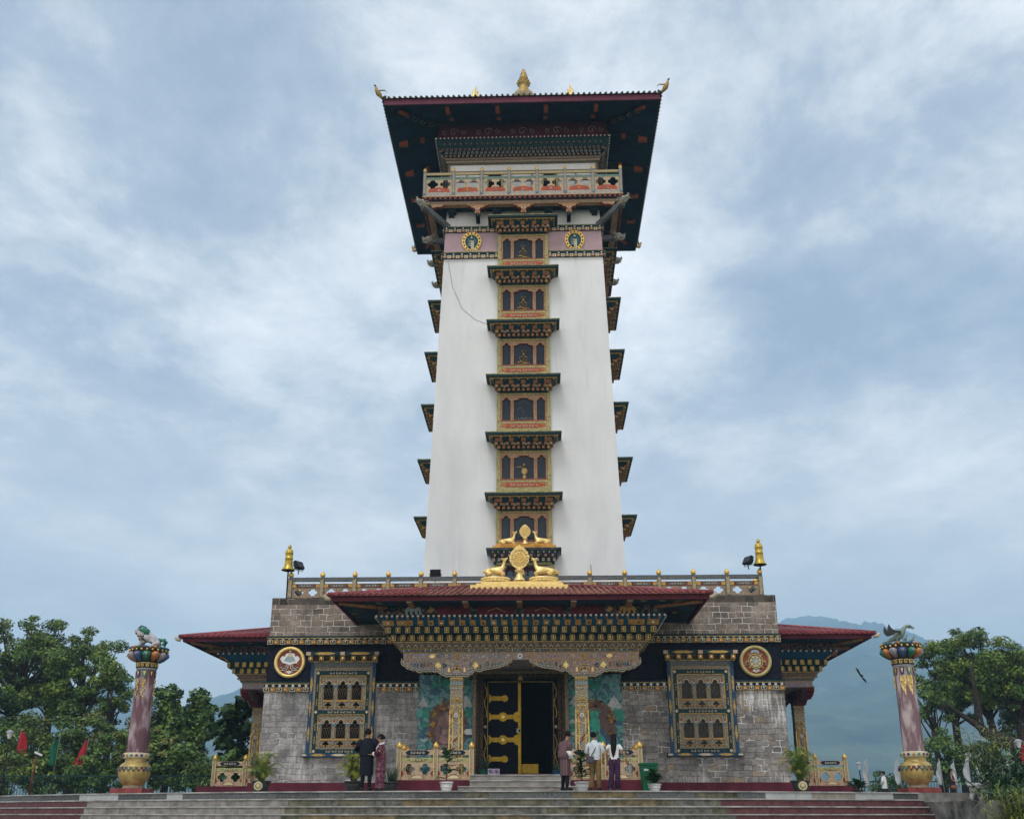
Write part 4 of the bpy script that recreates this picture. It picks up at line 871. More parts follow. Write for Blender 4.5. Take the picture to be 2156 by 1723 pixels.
def tower_window(level):
    o = empty('tower_window', (0, 0, 0), parent=temple); lo = level == 5
    c = MB(); small_cornice(c, 1.64, .9, 0); c.build('canopy', o)
    zb = -2.24 if lo else -2.80
    m = MB(); holes = [trefoil(-.77, .37, -1.88, -1.0, -.80), trefoil(.77, .37, -1.88, -1.0, -.80)]
    h = .44; holes.append([(-h, -1.88), (h, -1.88), (h, -1.0), (h-.04, -.92), (.24, -.9), (.2, -.82), (-.2, -.82), (-.24, -.9), (-h+.04, -.92), (-h, -1.0)])
    m.plate([(-1.04, -1.95), (1.04, -1.95), (1.04, -.68), (-1.04, -.68)], -.10, .07, 'ornR', holes, 'rust')
    for x in (-1.0, -.515, .515, 1.0): m.box(x-.035, x+.035, -.118, -.10, -1.93, -.95, 'ornR2')
    for x in (-1., -.515, .515, 1.): m.lathe_y((x, -.10, -.78), .06, .015, 'cream2', 7)
    for hh in holes: m.tube([(a, -.105, b) for a, b in hh[2:]], .012, 'rust', 4)
    m.box(-1.04, 1.04, -.13, -.03, -1.96, -1.90, 'rust'); m.build('lights_frame', o)
    m = MB()
    for a, b, c_, d in ((-1.2, -1.04, zb, -.585), (1.04, 1.2, zb, -.585), (-1.04, 1.04, -.68, -.585), (-1.04, 1.04, -2.05, -1.96)): m.box(a, b, -.14, .06, c_, d, 'ornG')
    if not lo: m.box(-1.04, 1.04, -.139, .06, zb, -2.29, 'ornG')
    m.build('surround', o)
    if not lo:
        m = MB(); m.box(-1.04, 1.04, -.125, .06, -2.29, -2.05, 'ornR'); m.plate([(-.98, -2.17), (-.7, -2.08), (.7, -2.08), (.98, -2.17), (.7, -2.26), (-.7, -2.26)], -.135, .01, 'rust2'); scrollband(m, -.62, .62, -2.17, -.14, .13, 'cream', 9, .016)
        for s in (-1, 1): m.tube(spiral((s*.86, -2.17), -.14, .07, 1.1, 0, s, 8), .014, 'gold', 4)
        m.build('apron_panel', o)
    else:
        m = MB()
        for x, w in ((-.77, .18), (.77, .18), (0, .42)):
            for i in range(-8, 9):
                for d in (-1, 1):
                    pts = [(max(x-w, min(x+w, x+i*.1+d*(t-.4)*.8)), -.045, -1.88+t) for t in (0, .25, .5, .75, 1.0)]
                    if pts[0][0] != pts[-1][0]: m.tube(pts, .006, 'greyblue2', 3)
        m.build('lattice', o)
    m = MB(); m.box(-1.04, 1.04, -.035, .06, -1.95, -.68, 'glass'); m.build('glass', o)
    return o
M['ornR2'] = orn('carved colonnette', [(.40, .18, .08), (.16, .06, .05), (.5, .34, .2), (.25, .09, .06)], 14)
M['rust2'] = mat('orange red panel', (.34, .075, .04), .6, var=.2)
def statue_relief(k):
    """gilded seated figure seen behind the glass"""
    m = MB(); z = -1.88; y = -.042
    if k == 4: m.tube([(-.3, y, z+.42), (-.1, y, z+.44), (.0, y, z+.36), (.12, y, z+.3)], .022, 'oldgold', 4); m.ball((0, y-.01, z+.5), .05, 'oldgold', 8); m.lathe_y((.02, y, z+.28), .12, .02, 'oldgold', 7); m.lathe_y((.02, y, z+.08), .07, .02, 'ochre', 7)
    elif k == 3:
        for i in range(4): m.tube([(-.33+.17*i, y, z+.05), (-.24+.17*i, y, z+.1), (-.16+.17*i, y, z+.04)], .012, 'cream2', 4)
        m.tube([(-.28, y, z+.12), (-.25, y, z+.4), (-.1, y, z+.5), (0, y, z+.36), (-.04, y, z+.14)], .014, 'greyblue2', 4); m.tube([(-.2, y, z+.6), (-.05, y, z+.7), (.05, y, z+.55)], .012, 'greyblue2', 4)
    else:
        m.ball((0, y-.005, z+.42), .055, 'oldgold', 8); m.lathe_y((0, y, z+.22), .11, .02, 'jamb', 9)
        for i in range(5): a = R(50+i*20); m.tube([(.08*math.cos(a), y, z+.44+.08*math.sin(a)), (.15*math.cos(a), y, z+.44+.16*math.sin(a))], .01, 'oldgold', 3)
        for s in (-1, 1): m.tube([(s*.04, y, z+.36), (s*.17, y, z+.28), (s*(.1 if k else .16), y, z+.16), (0, y, z+.18)], .018, 'oldgold', 4)
        m.tube([(-.24, y, z+.1), (-.1, y, z+.14), (.05, y, z+.08), (.24, y, z+.09)], .026, 'ochre' if k else 'oldgold', 5); m.tube([(-.34, y, z+.03), (.34, y, z+.03)], .012, 'oldgold', 4)
    m.v = [(a*1.15, b, z+(q-z)*1.3) for a, b, q in m.v]; return m
LV = [26.18, 23.38, 20.55, 17.80, 15.02, 12.23]
wins = [tower_window(0), tower_window(5)]
BAT = math.atan(.0305)
def place(o, k, rz):
    z = LV[k]; o.location = Matrix.Rotation(rz, 3, 'Z') @ Vector((0, -th(z-1.2), z)); o.rotation_euler = (-BAT*0, 0, rz)
for k in range(6):
    for j, rz in enumerate((0, PI/2, -PI/2)):
        src = wins[1 if k == 5 else 0]; o = src if (k, j) in ((0, 0), (5, 0)) else copy_tree(src, temple)
        place(o, k, rz)
        if j == 0: o['label'] = ['topmost tower window between the oval plaques', 'second tower window from the top', 'third tower window from the top', 'fourth tower window from the top', 'tower window with a gilded figure, fifth from the top', 'latticed tower window behind the smaller golden wheel'][k]
for k in range(5):
    o = bpy.data.objects[[x for x in temple.children if x.name.startswith('tower_window') and x.rotation_euler[2] == 0 and abs(x.location.z-LV[k]) < .01][0].name]
    statue_relief(k).build('seated_figure', o)

def tower_friezes():
    for zt, zb in ((26.12, 25.82), (24.68, 24.36)):
        for rz in (0, PI/2, -PI/2):
            w = th(zt)+.02; y = -w
            for a, b in ((-w-.03, -1.18), (1.18, w+.03)):
                m = MB()
                m.box(a, b, y-.12, y+.1, zt-.04, zt, 'lich'); m.box(a, b, y-.07, y+.1, zb+.0, zt-.04, 'teal'); n = round((b-a)/.2)
                for i in range(n):
                    c = a+(b-a)*(i+.5)/n; m.box(c-.085, c+.085, y-.11, y-.06, zb, zb+.14, 'cream' if i % 2 else 'orange'); m.lathe_y((c, y-.115 if i % 2 else y-.11, zb+.07), .035, .01, 'jamb' if i % 2 else 'cream', 6)
                    if i % 2 == 0: m.ball((c, y-.09, zb+.2), .04, 'white', 8)
                P_(m, 'tower_frieze', rz=rz)
    m = MB(); w0, w1 = th(24.68)+.012, th(25.82)+.012; m.frus((-w0, w0, -w0, w0, 24.68), (-w1, w1, -w1, w1, 25.82), 'pinkred'); P_(m, 'pink_band', label='dull pink band between the friezes')
    for s in (-1, 1):
        o = empty('oval_plaque', (s*2.46, -th(25.2)-.03, 25.24), parent=temple); o['label'] = 'gilt-edged oval plaque with monogram, %s of the top window' % ('left' if s < 0 else 'right')
        ov = lambda a, b, c=0.: [(a*math.sin(t)*(1+.12*math.cos(t)), b*math.cos(t)+c) for t in [-2*PI*i/30 for i in range(30)]]
        m = MB(); m.plate(ov(.46, .55), -.08, .1, 'gold', [ov(.31, .40)]); 
        for i in range(16): t = 2*PI*i/16; m.ball((.385*math.sin(t)*(1+.12*math.cos(t)), -.09, .475*math.cos(t)), .04, 'jamb', 6)
        m.plate([(-.5, -.56), (.5, -.56), (.42, -.46), (-.42, -.46)], -.12, .1, 'cream2'); m.build('rim', o)
        m = MB(); m.plate(ov(.33, .42), -.03, .03, 'plaqueb'); m.build('ground', o)
        m = MB(); y = -.06       # interlaced monogram
        m.box(.03, .11, y, y+.03, -.36, .06, 'cream'); m.box(-.13, -.05, y, y+.03, -.3, .0, 'navy'); m.box(-.03, .02, y, y+.03, -.36, .1, 'cream'); 
        for z in (.05, -.03, -.12, -.22): m.tube([(-.16, y, z), (-.08, y, z+.05), (.0, y, z), (.12, y, z+.04)], .018, 'cream' if z > -.1 else 'white', 4)
        m.ball((0, y, .24), .06, 'cream', 8); m.tube([(0, y, .3), (0, y, .36)], [.03, .005], 'cream', 5)
        for q in (-1, 1): m.tube([(q*.12, y, -.1), (q*.2, y, .05), (q*.14, y, .2)], .015, 'mteal', 4)
        m.build('monogram', o)
M['plaqueb'] = mat('plaque blue green', (.015, .075, .10), .5, var=.2)
tower_friezes()

def dragon_head(par, loc, rz, tilt, L_=1.2):
    """carved beam end: dragon head on a long timber arm"""
    o = empty('dragon_bracket', loc, rz, par); o.rotation_euler = (tilt, 0, rz)
    m = MB(); m.box(-.09, .09, -L_, 0, -.13, .13, 'ornB2'); m.build('arm', o)
    m = MB(); y = -L_
    m.tube([(0, y+.12, 0), (0, y-.05, .03), (0, y-.2, .07), (0, y-.34, .05), (0, y-.48, .06)], [.15, .19, .17, .12, .07], 'dragon', 8)
    m.tube([(0, y-.15, -.08), (0, y-.28, -.12), (0, y-.42, -.08)], [.09, .06, .03], 'dragon', 6)
    m.tube([(0, y-.42, .08), (0, y-.5, .16), (0, y-.46, .26)], [.06, .05, .02], 'dragon', 6)
    for s in (-1, 1):
        m.tube([(s*.08, y-.1, .16), (s*.12, y+.02, .3), (s*.12, y+.18, .36)], [.035, .025, .006], 'cream2', 5); m.tube([(s*.14, y-.05, .05), (s*.26, y+.08, .1), (s*.22, y+.2, .2)], [.05, .03, .006], 'dragon', 5); m.ball((s*.11, y-.22, .15), .04, 'white', 7)
        m.tube([(s*.12, y-.02, -.06), (s*.2, y+.1, -.14), (s*.16, y+.2, -.1)], [.05, .03, .006], 'dragon', 5); m.tube([(s*.05, y-.4, .02), (s*.1, y-.5, -.08)], [.02, .004], 'white', 4)
    m.build('head', o)
M['dragon'] = mat('grey green dragon paint', (.13, .15, .14), .6, var=.4, vs=9, col2=(.34, .32, .26))
M['ornB2'] = orn('grey painted arm', [(.05, .06, .07), (.2, .21, .2), (.06, .07, .08)], 9)
def balcony():
    H = 4.72; Z = 26.86
    o = empty('balcony', (0, 0, 0), parent=temple)
    m = MB(); w = th(27)+.02     # floor ring
    for a in ((-H, H, -H, -w), (-H, H, w, H), (-H, -w, -w, w), (w, H, -w, w)): m.box(*a, Z+.16, Z+.5, 'tealk')
    m.box(-H-.06, H+.06, -H-.06, -H, Z+.30, Z+.33, 'ochre'); 
    for rz in (0, PI/2, -PI/2, PI):
        q = MB(Matrix.Rotation(rz, 4, 'Z'))
        q.box(-H-.0, H+.0, -H-.045, -H, Z+.31, Z+.56, 'ornBl'); n = 40
        for i in range(n): x = -H+.1+(2*H-.2)*i/(n-1); q.box(x-.055, x+.055, -H-.08, -H+.1, Z+.15, Z+.30, 'rustd'); q.box(x-.04, x+.04, -H-.084, -H-.08, Z+.17, Z+.27, 'rust')
        q.box(-H+.15, H-.15, -H+.12, -H+.4, Z-.02, Z+.165, 'ornR'); q.box(-H+.15, H-.15, -H+.10, -H+.12, Z+.02, Z+.14, 'ornP2')
        for x in (-3.3, -2.2, -1.1, 0, 1.1, 2.2, 3.3): q.box(x-.07, x+.07, -H+.4, -th(27), Z-.02, Z+.17, 'teal')
        for i in range(len(q.v)): pass
        off = len(m.v); 
        for f, k, s_ in zip(q.f, q.m, q.sm): m.f.append([i+off for i in f]); m.m.append(m.mi(q.mats[k])); m.sm.append(s_)
        m.v += q.v
    m.build('floor_beams', o)
    # railings on three sides
    P0 = [-4.68, -3.30, -1.95, -.64, .70, 2.03, 3.36, 4.68]; Zr = 27.38; lam = None
    for rz in (0, PI/2, -PI/2):
        T = Matrix.Rotation(rz, 4, 'Z'); xs = P0 if rz == 0 else P0[1:] if rz > 0 else P0[:-1]
        for x in xs:
            m = MB(T); y = -H; m.box(x-.075, x+.075, y-.075, y+.075, Zr-.1, Zr+1.22, 'postb'); m.box(x-.045, x+.045, y-.08, y-.075, Zr, Zr+1.15, 'ornPost'); m.lathe([(.05, 0), (.09, .06), (.085, .12), (.03, .2), (.005, .24)], (x, y, Zr+1.22), 'gold', 10); m.build('post', o)
        m = MB(T); a, b = P0[0], P0[-1]; y = -H
        m.box(a, b, y-.035, y+.035, Zr+1.02, Zr+1.15, 'railg'); m.box(a, b, y-.035, y+.035, Zr+.76, Zr+.89, 'railt'); m.build('rail', o)
        for i, (p, q) in enumerate(zip(P0, P0[1:])):
            m = MB(T); p_, q_ = p+.075, q-.075; w = (q_-p_)/2; zz = Zr+.50
            m.plate([(p_, Zr), (q_, Zr), (q_, Zr+.76), (p_, Zr+.76)], -H-.03, .05, 'ornO', [quatre(p_+w*(k+.5), zz, w*.84, .5) for k in (0, 1)])
            m.plate([(p_+.1, Zr+.06), (q_-.1, Zr+.06), (q_-.14, Zr+.24), ((p_+q_)/2, Zr+.32), (p_+.14, Zr+.24)], -H-.045, .016, 'rust2'); m.tube(spiral(((p_+q_)/2, Zr+.16), -H-.05, .08, 1.2, i, 1 if i % 2 else -1, 9), .016, ['white', 'palegold', 'greyblue', 'cream'][i % 4], 4)
            m.build('openwork_panel', o)
    # brackets under the front beam
    for x in (-2.15, 0.05, 2.2):
        b = empty('bracket', (x, -H+.26, Z), parent=o); m = MB(); pts = [(-.52, 0), (-.45, -.1), (-.33, -.11), (-.28, -.2), (-.15, -.22), (-.1, -.3), (.1, -.3), (.15, -.22), (.28, -.2), (.33, -.11), (.45, -.1), (.52, 0)]
        m.plate(pts, -.12, .2, 'ornR', side='rust'); m.tube([(a, -.125, c+.02) for a, c in pts], .02, 'ochre', 4); m.build('scalloped_board', b)
        m = MB(); m.lathe([(.02, -.1), (.1, -.08), (.14, .05), (.1, .16), (.12, .26), (.05, .3)], (0, -.05, -.42), 'ornR2', 10); m.ball((-.07, -.18, -.3), .035, 'white', 6); m.ball((.07, -.18, -.3), .035, 'white', 6); m.box(-.09, .09, -.1, .6, -.62, -.42, 'tealk'); m.box(-.11, .11, -.12, 0, -.48, -.42, 'palegold'); m.build('carved_boss', b)
        m = MB(); m.box(-.09, .09, .1, .6, -.62, -.05, 'tealk'); m.build('strut', b)
    for s in (-1, 1):
        m = MB(); m.plate([(s*4.4, Z), (s*4.3, Z-.2), (s*4.05, Z-.13), (s*3.9, Z-.15), (s*3.7, Z)][::s], -H+.1, .2, 'ornR', side='rust'); m.build('corner_board', o)
        for x in (1.3, 3.45): m = MB(); m.box(s*x-.13, s*x+.13, -H+.5, -th(27), Z-.18, Z-.02, 'tealk'); m.build('beam', o)
    # dragon brackets: diagonal at the front corners, others along the sides
    t_ = th(26)
    for s in (-1, 1):
        dragon_head(temple, (s*(t_-.2), -t_+.1, 26.15), s*R(42), R(-14), 1.75)
        for y in (-2.6, -.45, 1.7): dragon_head(temple, (s*t_, y, 26.1), s*PI/2, R(-4), .78)
M['ornBl'] = orn('blue cloud carving', [(.13, .19, .27), (.45, .42, .33), (.26, .28, .32), (.52, .46, .30), (.30, .16, .14)], 11)
M['tealk'] = mat('very dark teal paint', (.006, .022, .03), .6, var=.3)
M['ornP2'] = orn('dull scroll beam', [(.30, .24, .17), (.13, .12, .13), (.36, .29, .2), (.24, .14, .11)], 10)
M['ornO'] = orn('orange scroll carving', [(.50, .33, .15), (.58, .48, .28), (.30, .16, .10), (.52, .45, .32), (.22, .25, .28)], 12)
M['postb'] = mat('grey blue post paint', (.15, .19, .24), .6, var=.4, vs=12)
M['railg'] = orn('gilded rail', [(.40, .33, .16), (.28, .23, .12), (.5, .42, .25)], 14); M['railt'] = mat('sea green rail paint', (.13, .2, .17), .6, var=.3, vs=8)
balcony()

def upper_room():
    w = th(28.5)+.01
    for i, x in enumerate((-2.75, -1.75, 1.55-.0, 2.6, -.6, .45, -3.5, 3.4)):
        m = MB(); m.box(x-.03, x+.03, -w-.05, -w+.1, 27.4, 29.25, 'brownf'); m.build('wall_post', temple)
    m = MB(); m.box(-w-.03, w+.03, -w-.04, -w+.1, 29.25, 29.37, 'brownf'); m.box(-w-.03, w+.03, -w-.04, -w+.1, 28.75, 28.82, 'brownf')
    for s in (-1, 1): m.box(s*(w-.03)-.05, s*(w-.03)+.05, -w-.045, -w+.1, 27.4, 29.8, 'brownf')
    m.build('timber_rail', temple)
    for x in (-1.38, 1.32):
        o = empty('balcony_doorway', (x, -w, 0), parent=temple); m = MB(); m.box(-.36, .36, -.03, .1, 27.4, 29.25, 'void'); m.build('opening', o)  # solid near-black panel stands in for the shade inside the doorway
        m = MB()
        for s in (-1, 1): m.box(s*.36-.05, s*.36+.05, -.07, .1, 27.4, 29.25, 'ochre2')
        m.build('frame', o)
upper_room_mats = M.__setitem__('brownf', mat('brown timber', (.16, .12, .09), .6, var=.3, vs=8))
upper_room()

def tower_top():
    w = 3.74; m = MB()
    m.box(-w-.05, w+.05, -w-.08, w+.08, 29.78, 29.90, 'ornW'); m.box(-w-.1, w+.1, -w-.13, w+.13, 29.90, 30.02, 'brownf')
    def ring(h, d, z0, z1, n, wd, k, ki, pr=.1, off=0):
        m.box(-h, h, -h, h, z0, z1, 'tealk')
        for rz in (0, PI/2, -PI/2):
            T = Matrix.Rotation(rz, 4, 'Z'); q = MB(T)
            for i in range(n+1):
                x = -h+.08+(2*h-.16)*(i+off)/n
                if x > h: continue
                q.box(x-wd/2, x+wd/2, -h-pr, -h, z0+.01, z1-.015, k)
                if ki: q.box(x-wd*.3, x+wd*.3, -h-pr-.006, -h-pr, z0+.04, z1-.04, ki)
            o_ = len(m.v)
            for f, kk, s_ in zip(q.f, q.m, q.sm): m.f.append([a+o_ for a in f]); m.m.append(m.mi(q.mats[kk])); m.sm.append(s_)
            m.v += q.v
    ring(w+.12, 0, 30.02, 30.14, 36, .11, 'ornM', None); ring(w+.2, 0, 30.14, 30.28, 36, .12, 'greyc', 'navy', off=.5); ring(w+.28, 0, 30.28, 30.42, 36, .12, 'ornM', 'navy')
    m.box(-w-.36, w+.36, -w-.36, w+.36, 30.42, 30.46, 'tealk')
    m.frus((-w-.3, w+.3, -w-.3, w+.3, 30.46), (-w-.5, w+.5, -w-.5, w+.5, 30.82), 'teal')
    for rz in (0, PI/2, -PI/2):
        for i in range(30):
            x = -w-.1+(2*w+.2)*i/29; c = Matrix.Rotation(rz, 3, 'Z') @ Vector((x, -w-.45, 30.6)); m.ball(c, .06, 'dmed', 7)
        for i in range(44):
            x = -w-.5+(2*w+1.)*i/43; c = Matrix.Rotation(rz, 3, 'Z') @ Vector((x, -w-.55, 30.88)); m.ball(c, .04, 'white', 6)
    m.box(-w-.52, w+.52, -w-.52, w+.52, 30.82, 30.86, 'tealk')
    m.build('top_cornice', temple)
    m = MB(); m.box(-w-.42, w+.42, -w-.42, w+.42, 30.86, 31.9, 'maroonk')
    for rz in (0, PI/2, -PI/2):
        for i, x in enumerate((-3.4, -1.7, 0, 1.7, 3.4)):
            for dx in (-.5, 0, .5): c = Matrix.Rotation(rz, 3, 'Z') @ Vector((x+dx, -w-.44, 31.32)); T = Matrix.Translation(c) @ Matrix.Rotation(rz, 4, 'Z'); q = MB(T); q.tube(spiral((0, 0), 0, (.24 if dx == 0 else .16), 1.3, dx*4, 1, 10), .022, 'pinkd' if dx == 0 else 'brownf', 4); o_ = len(m.v); [m.f.append([a+o_ for a in f]) for f in q.f]; m.m += [m.mi(q.mats[k]) for k in q.m]; m.sm += q.sm; m.v += q.v
    m.build('lotus_frieze', temple)
    # big flat roof
    ro = empty('tower_roof', (0, 0, 0), parent=temple); h = 6.52; zs = 31.15
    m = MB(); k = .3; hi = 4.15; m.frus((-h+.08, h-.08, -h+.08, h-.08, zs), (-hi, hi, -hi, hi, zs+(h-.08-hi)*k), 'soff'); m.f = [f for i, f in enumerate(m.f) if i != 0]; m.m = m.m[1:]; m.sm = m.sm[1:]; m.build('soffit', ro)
    zr_ = lambda y: zs+(6.44-abs(y))*.3-.015
    for rz in (0, PI/2, -PI/2):
        T = Matrix.Rotation(rz, 4, 'Z')
        for x in (-3.3, -1.08, 1.08, 3.3):
            m = MB(T); lean = x*.07; za, zb = zr_(4.2), zr_(h-.35); m.add([(x-.09, -4.2, za-.14), (x+.09, -4.2, za-.14), (x+.09+lean, -h+.35, zb-.14), (x-.09+lean, -h+.35, zb-.14), (x-.09, -4.2, za+.02), (x+.09, -4.2, za+.02), (x+.09+lean, -h+.35, zb+.02), (x-.09+lean, -h+.35, zb+.02)], [(0, 1, 2, 3), (0, 4, 7, 3), (1, 2, 6, 5), (2, 3, 7, 6)], 'tealk')
            m.box(x-.095+lean, x+.095+lean, -h+.33, -h+.75, zr_(h-.33)-.15, zr_(h-.75)-.0, 'rusto'); m.box(x-.1+lean*.6, x+.1+lean*.6, -5.15, -4.95, zr_(5.15)-.15, zr_(4.95)-.0, 'rusto'); m.build('rafter', ro)
    for sx in (-1, 1):
        for sy in (-1, 1):
            m = MB(); m.tube([(sx*4.1, sy*4.1, zr_(4.1)-.08), (sx*(h-.5), sy*(h-.5), zr_(h-.5)-.08)], .11, 'tealk', 4); m.tube([(sx*(h-1.0), sy*(h-1.0), zr_(h-1.0)-.09), (sx*(h-.6), sy*(h-.6), zr_(h-.6)-.08)], .12, 'rusto', 4)
            for k in range(4): c = 4.5+.35*k; m.tube([(sx*c+.12*math.cos(a), sy*c+.12*math.sin(a), zr_(c)-.2) for a in (0, 1, 2, 3, 4, 5)], .02, 'brownf', 4)
            m.build('hip_rafter', ro)
            m = MB(); a = Vector((sx, sy, 0)).normalized(); b = Vector((sx*h, sy*h, zs+.3)); K = .8; up = Vector((0, 0, 1)); sd_ = a.cross(up)
            m.tube([b-a*.1, b+a*.2, b+a*.34+up*.08, b+a*.44+up*.24, b+a*.5+up*.42], [.05, .07, .11, .085, .04], 'oldgold', 8); m.tube([b+a*.49+up*.4, b+a*.56+up*.46, b+a*.6+up*.38], [.05, .035, .01], 'black', 6)
            for q in (-1, 1): m.tube([b+a*.34+up*.25, b+a*.1+up*.34+sd_*q*.15, b-a*.06+up*.26+sd_*q*.2], [.04, .03, .005], 'oldgold', 5)
            m.build('corner_ornament', ro)
    m = MB()
    for a, b, c, d in ((-h, h, -h, -h+.08), (-h, h, h-.08, h), (-h, -h+.08, -h+.08, h-.08), (h-.08, h, -h+.08, h-.08)): m.box(a, b, c, d, zs-.06, zs+.24, 'maroonl2' if c == -h and b == h else 'tealk')
    m.build('fascia', ro)
    m = MB(); z0 = zs+.25; e = h+.08; ap = 35.7; m.add([(-e, -e, z0), (e, -e, z0), (e, e, z0), (-e, e, z0), (-.6, -.6, ap), (.6, -.6, ap), (.6, .6, ap), (-.6, .6, ap)], [(0, 1, 5, 4), (1, 2, 6, 5), (2, 3, 7, 6), (3, 0, 4, 7), (4, 5, 6, 7)], 'darkroof')
    n = 52
    for i in range(n):
        x = -e+.06+(2*e-.12)*i/(n-1); t = max(.03, 1-abs(x)/e)
        for rz in (0, PI/2, -PI/2): T = Matrix.Rotation(rz, 3, 'Z'); m.tube([T @ Vector((x, -e-.03, z0+.02)), T @ Vector((x, -e+t*(e-.6), z0+t*(ap-z0)+.03))], .06, 'darkroof', 6)
    m.build('roof_tiles', ro)
    m = MB(); c = (0, 0, 35.6)
    m.box(-.6, .6, -.6, .6, 35.4, 36.3, 'oldgold'); m.lathe([(.3, .6), (.55, .95), (.62, 1.25), (.56, 1.4), (.42, 1.5), (.44, 1.56), (.30, 1.7), (.24, 2.0), (.26, 2.1), (.36, 2.16), (.34, 2.24), (.2, 2.3), (.19, 2.42), (.26, 2.48), (.25, 2.6), (.17, 2.68), (.2, 2.76), (.15, 2.86), (.15, 2.94), (.1, 3.02), (.1, 3.1), (.03, 3.22)], c, 'oldgold', 20)
    for i in range(12): a = 2*PI*i/12; m.ball((.52*math.cos(a), .52*math.sin(a), 36.72), .15, 'cream2', 8, .22)
    for i in range(10): a = 2*PI*i/10; m.ball((.33*math.cos(a), .33*math.sin(a), 37.85), .07, 'oldgold', 6)
    m.build('finial', ro)
    for x in (-2.6, 2.6):
        m = MB(); z = z0+(1-2.6/e)*0+ (36.0-z0)*.0; yy = -2.6; zz = z0+(1-2.6/e)*(ap-z0)
        for k in range(5): m.tube([(x+math.copysign(.05*k, x), yy, zz+.1), (x+math.copysign(.1+.12*k-.2, -x)*1., yy, zz+.9+.12*(2-abs(k-2))*2)], [.1, .05], 'palegold', 6)
        m.build('ridge_ornament', ro)
M['rusto'] = mat('faded orange rafter end', (.26, .07, .035), .6, var=.2)
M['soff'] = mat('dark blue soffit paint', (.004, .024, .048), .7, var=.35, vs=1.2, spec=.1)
M['maroonk'] = mat('dark maroon board', (.06, .012, .02), .7, var=.3); M['pinkd'] = mat('dull rose paint', (.25, .15, .13), .6, var=.2)
M['dmed'] = mat('dull bronze medallion', (.13, .10, .08), .6, var=.4, vs=12); M['greyc'] = mat('grey cream paint', (.22, .21, .19), .6, var=.3, vs=10); M['maroonl2'] = mat('dark crimson fascia', (.085, .018, .035), .55, var=.3, vs=1, col2=(.13, .03, .055))
tower_top()

def deck_door():
    yw = -th(9)
    o = empty('deck_doorway', (0, yw, 0), parent=temple); o['label'] = 'black weathered doorway canopy behind the larger golden wheel'
    m = MB(); z = 9.80
    m.box(-1.56, 1.56, -.92, 0, z-.1, z, 'blk'); m.frus((-1.35, 1.35, -.7, 0, z-.35), (-1.5, 1.5, -.86, 0, z-.1), 'blk')
    for i in range(12): x = -1.3+2.6*i/11; m.box(x-.03, x+.03, -.84, -.76, z-.19, z-.12, 'greyblue')
    for i in range(9): x = -1.2+2.4*i/8; m.box(x-.05, x+.05, -.8, -.7, z-.34, z-.24, 'pinkd')
    m.box(-1.28, 1.28, -.55, 0, z-.5, z-.35, 'blk')
    for i in range(12): x = -1.26+2.52*i/11; m.box(x-.05, x+.05, -.64, -.55, z-.49, z-.37, 'cream'); m.box(x-.03, x+.03, -.645, -.64, z-.46, z-.4, 'greyblue2')
    m.box(-1.15, 1.15, -.4, 0, z-.6, z-.5, 'ornG'); m.build('canopy', o)
    m = MB()
    for s in (-1, 1): m = MB(); m.box(s*1.14-.12, s*1.14+.12, -.3, 0, 6.9, 9.2, 'ornG'); m.box(min(s*.78, s*1.02), max(s*.78, s*1.02), -.36, 0, 8.72, 9.08, 'mauve'); m.box(min(s*.74, s*1.05), max(s*.74, s*1.05), -.38, -.0, 9.08, 9.13, 'cream'); m.box(min(s*.74, s*1.05), max(s*.74, s*1.05), -.38, 0, 8.67, 8.72, 'cream'); m.build('door_jamb', o)
    m = MB(); m.box(-1.02, 1.02, -.02, .0-.001, 6.9, 9.2, 'mdoor')
    for i in range(7): x = -.9+.3*i; m.lathe_y((x, -.03, 8.9), .13, .02, 'greyblue2', 10)
    m.box(-.7, .7, -.05, -.02, 7.6, 8.0, 'teal'); m.build('door_leaf', o)
    m = MB(); z = 9.82
    m.box(-1.30, 1.34, -.78, -.0, 9.82, 9.93, 'rustgold'); m.box(-1.16, 1.2, -.7, -.0, 9.93, 10.03, 'rustgold'); m.build('gilded_base', o)
M['blk'] = mat('blackened teal paint', (.012, .02, .022), .6, var=.7, vs=5, col2=(.07, .08, .08)); M['mauve'] = mat('mauve striped paint', (.16, .09, .14), .6, var=.4, vs=9, stretch=(.2, .2, 6)); M['mdoor'] = mat('dark red door', (.055, .015, .02), .5, var=.4); M['rustgold'] = mat('orange gold paint', (.45, .20, .04), .5, metal=.2, var=.25, vs=4, col2=(.60, .34, .08))
deck_door()
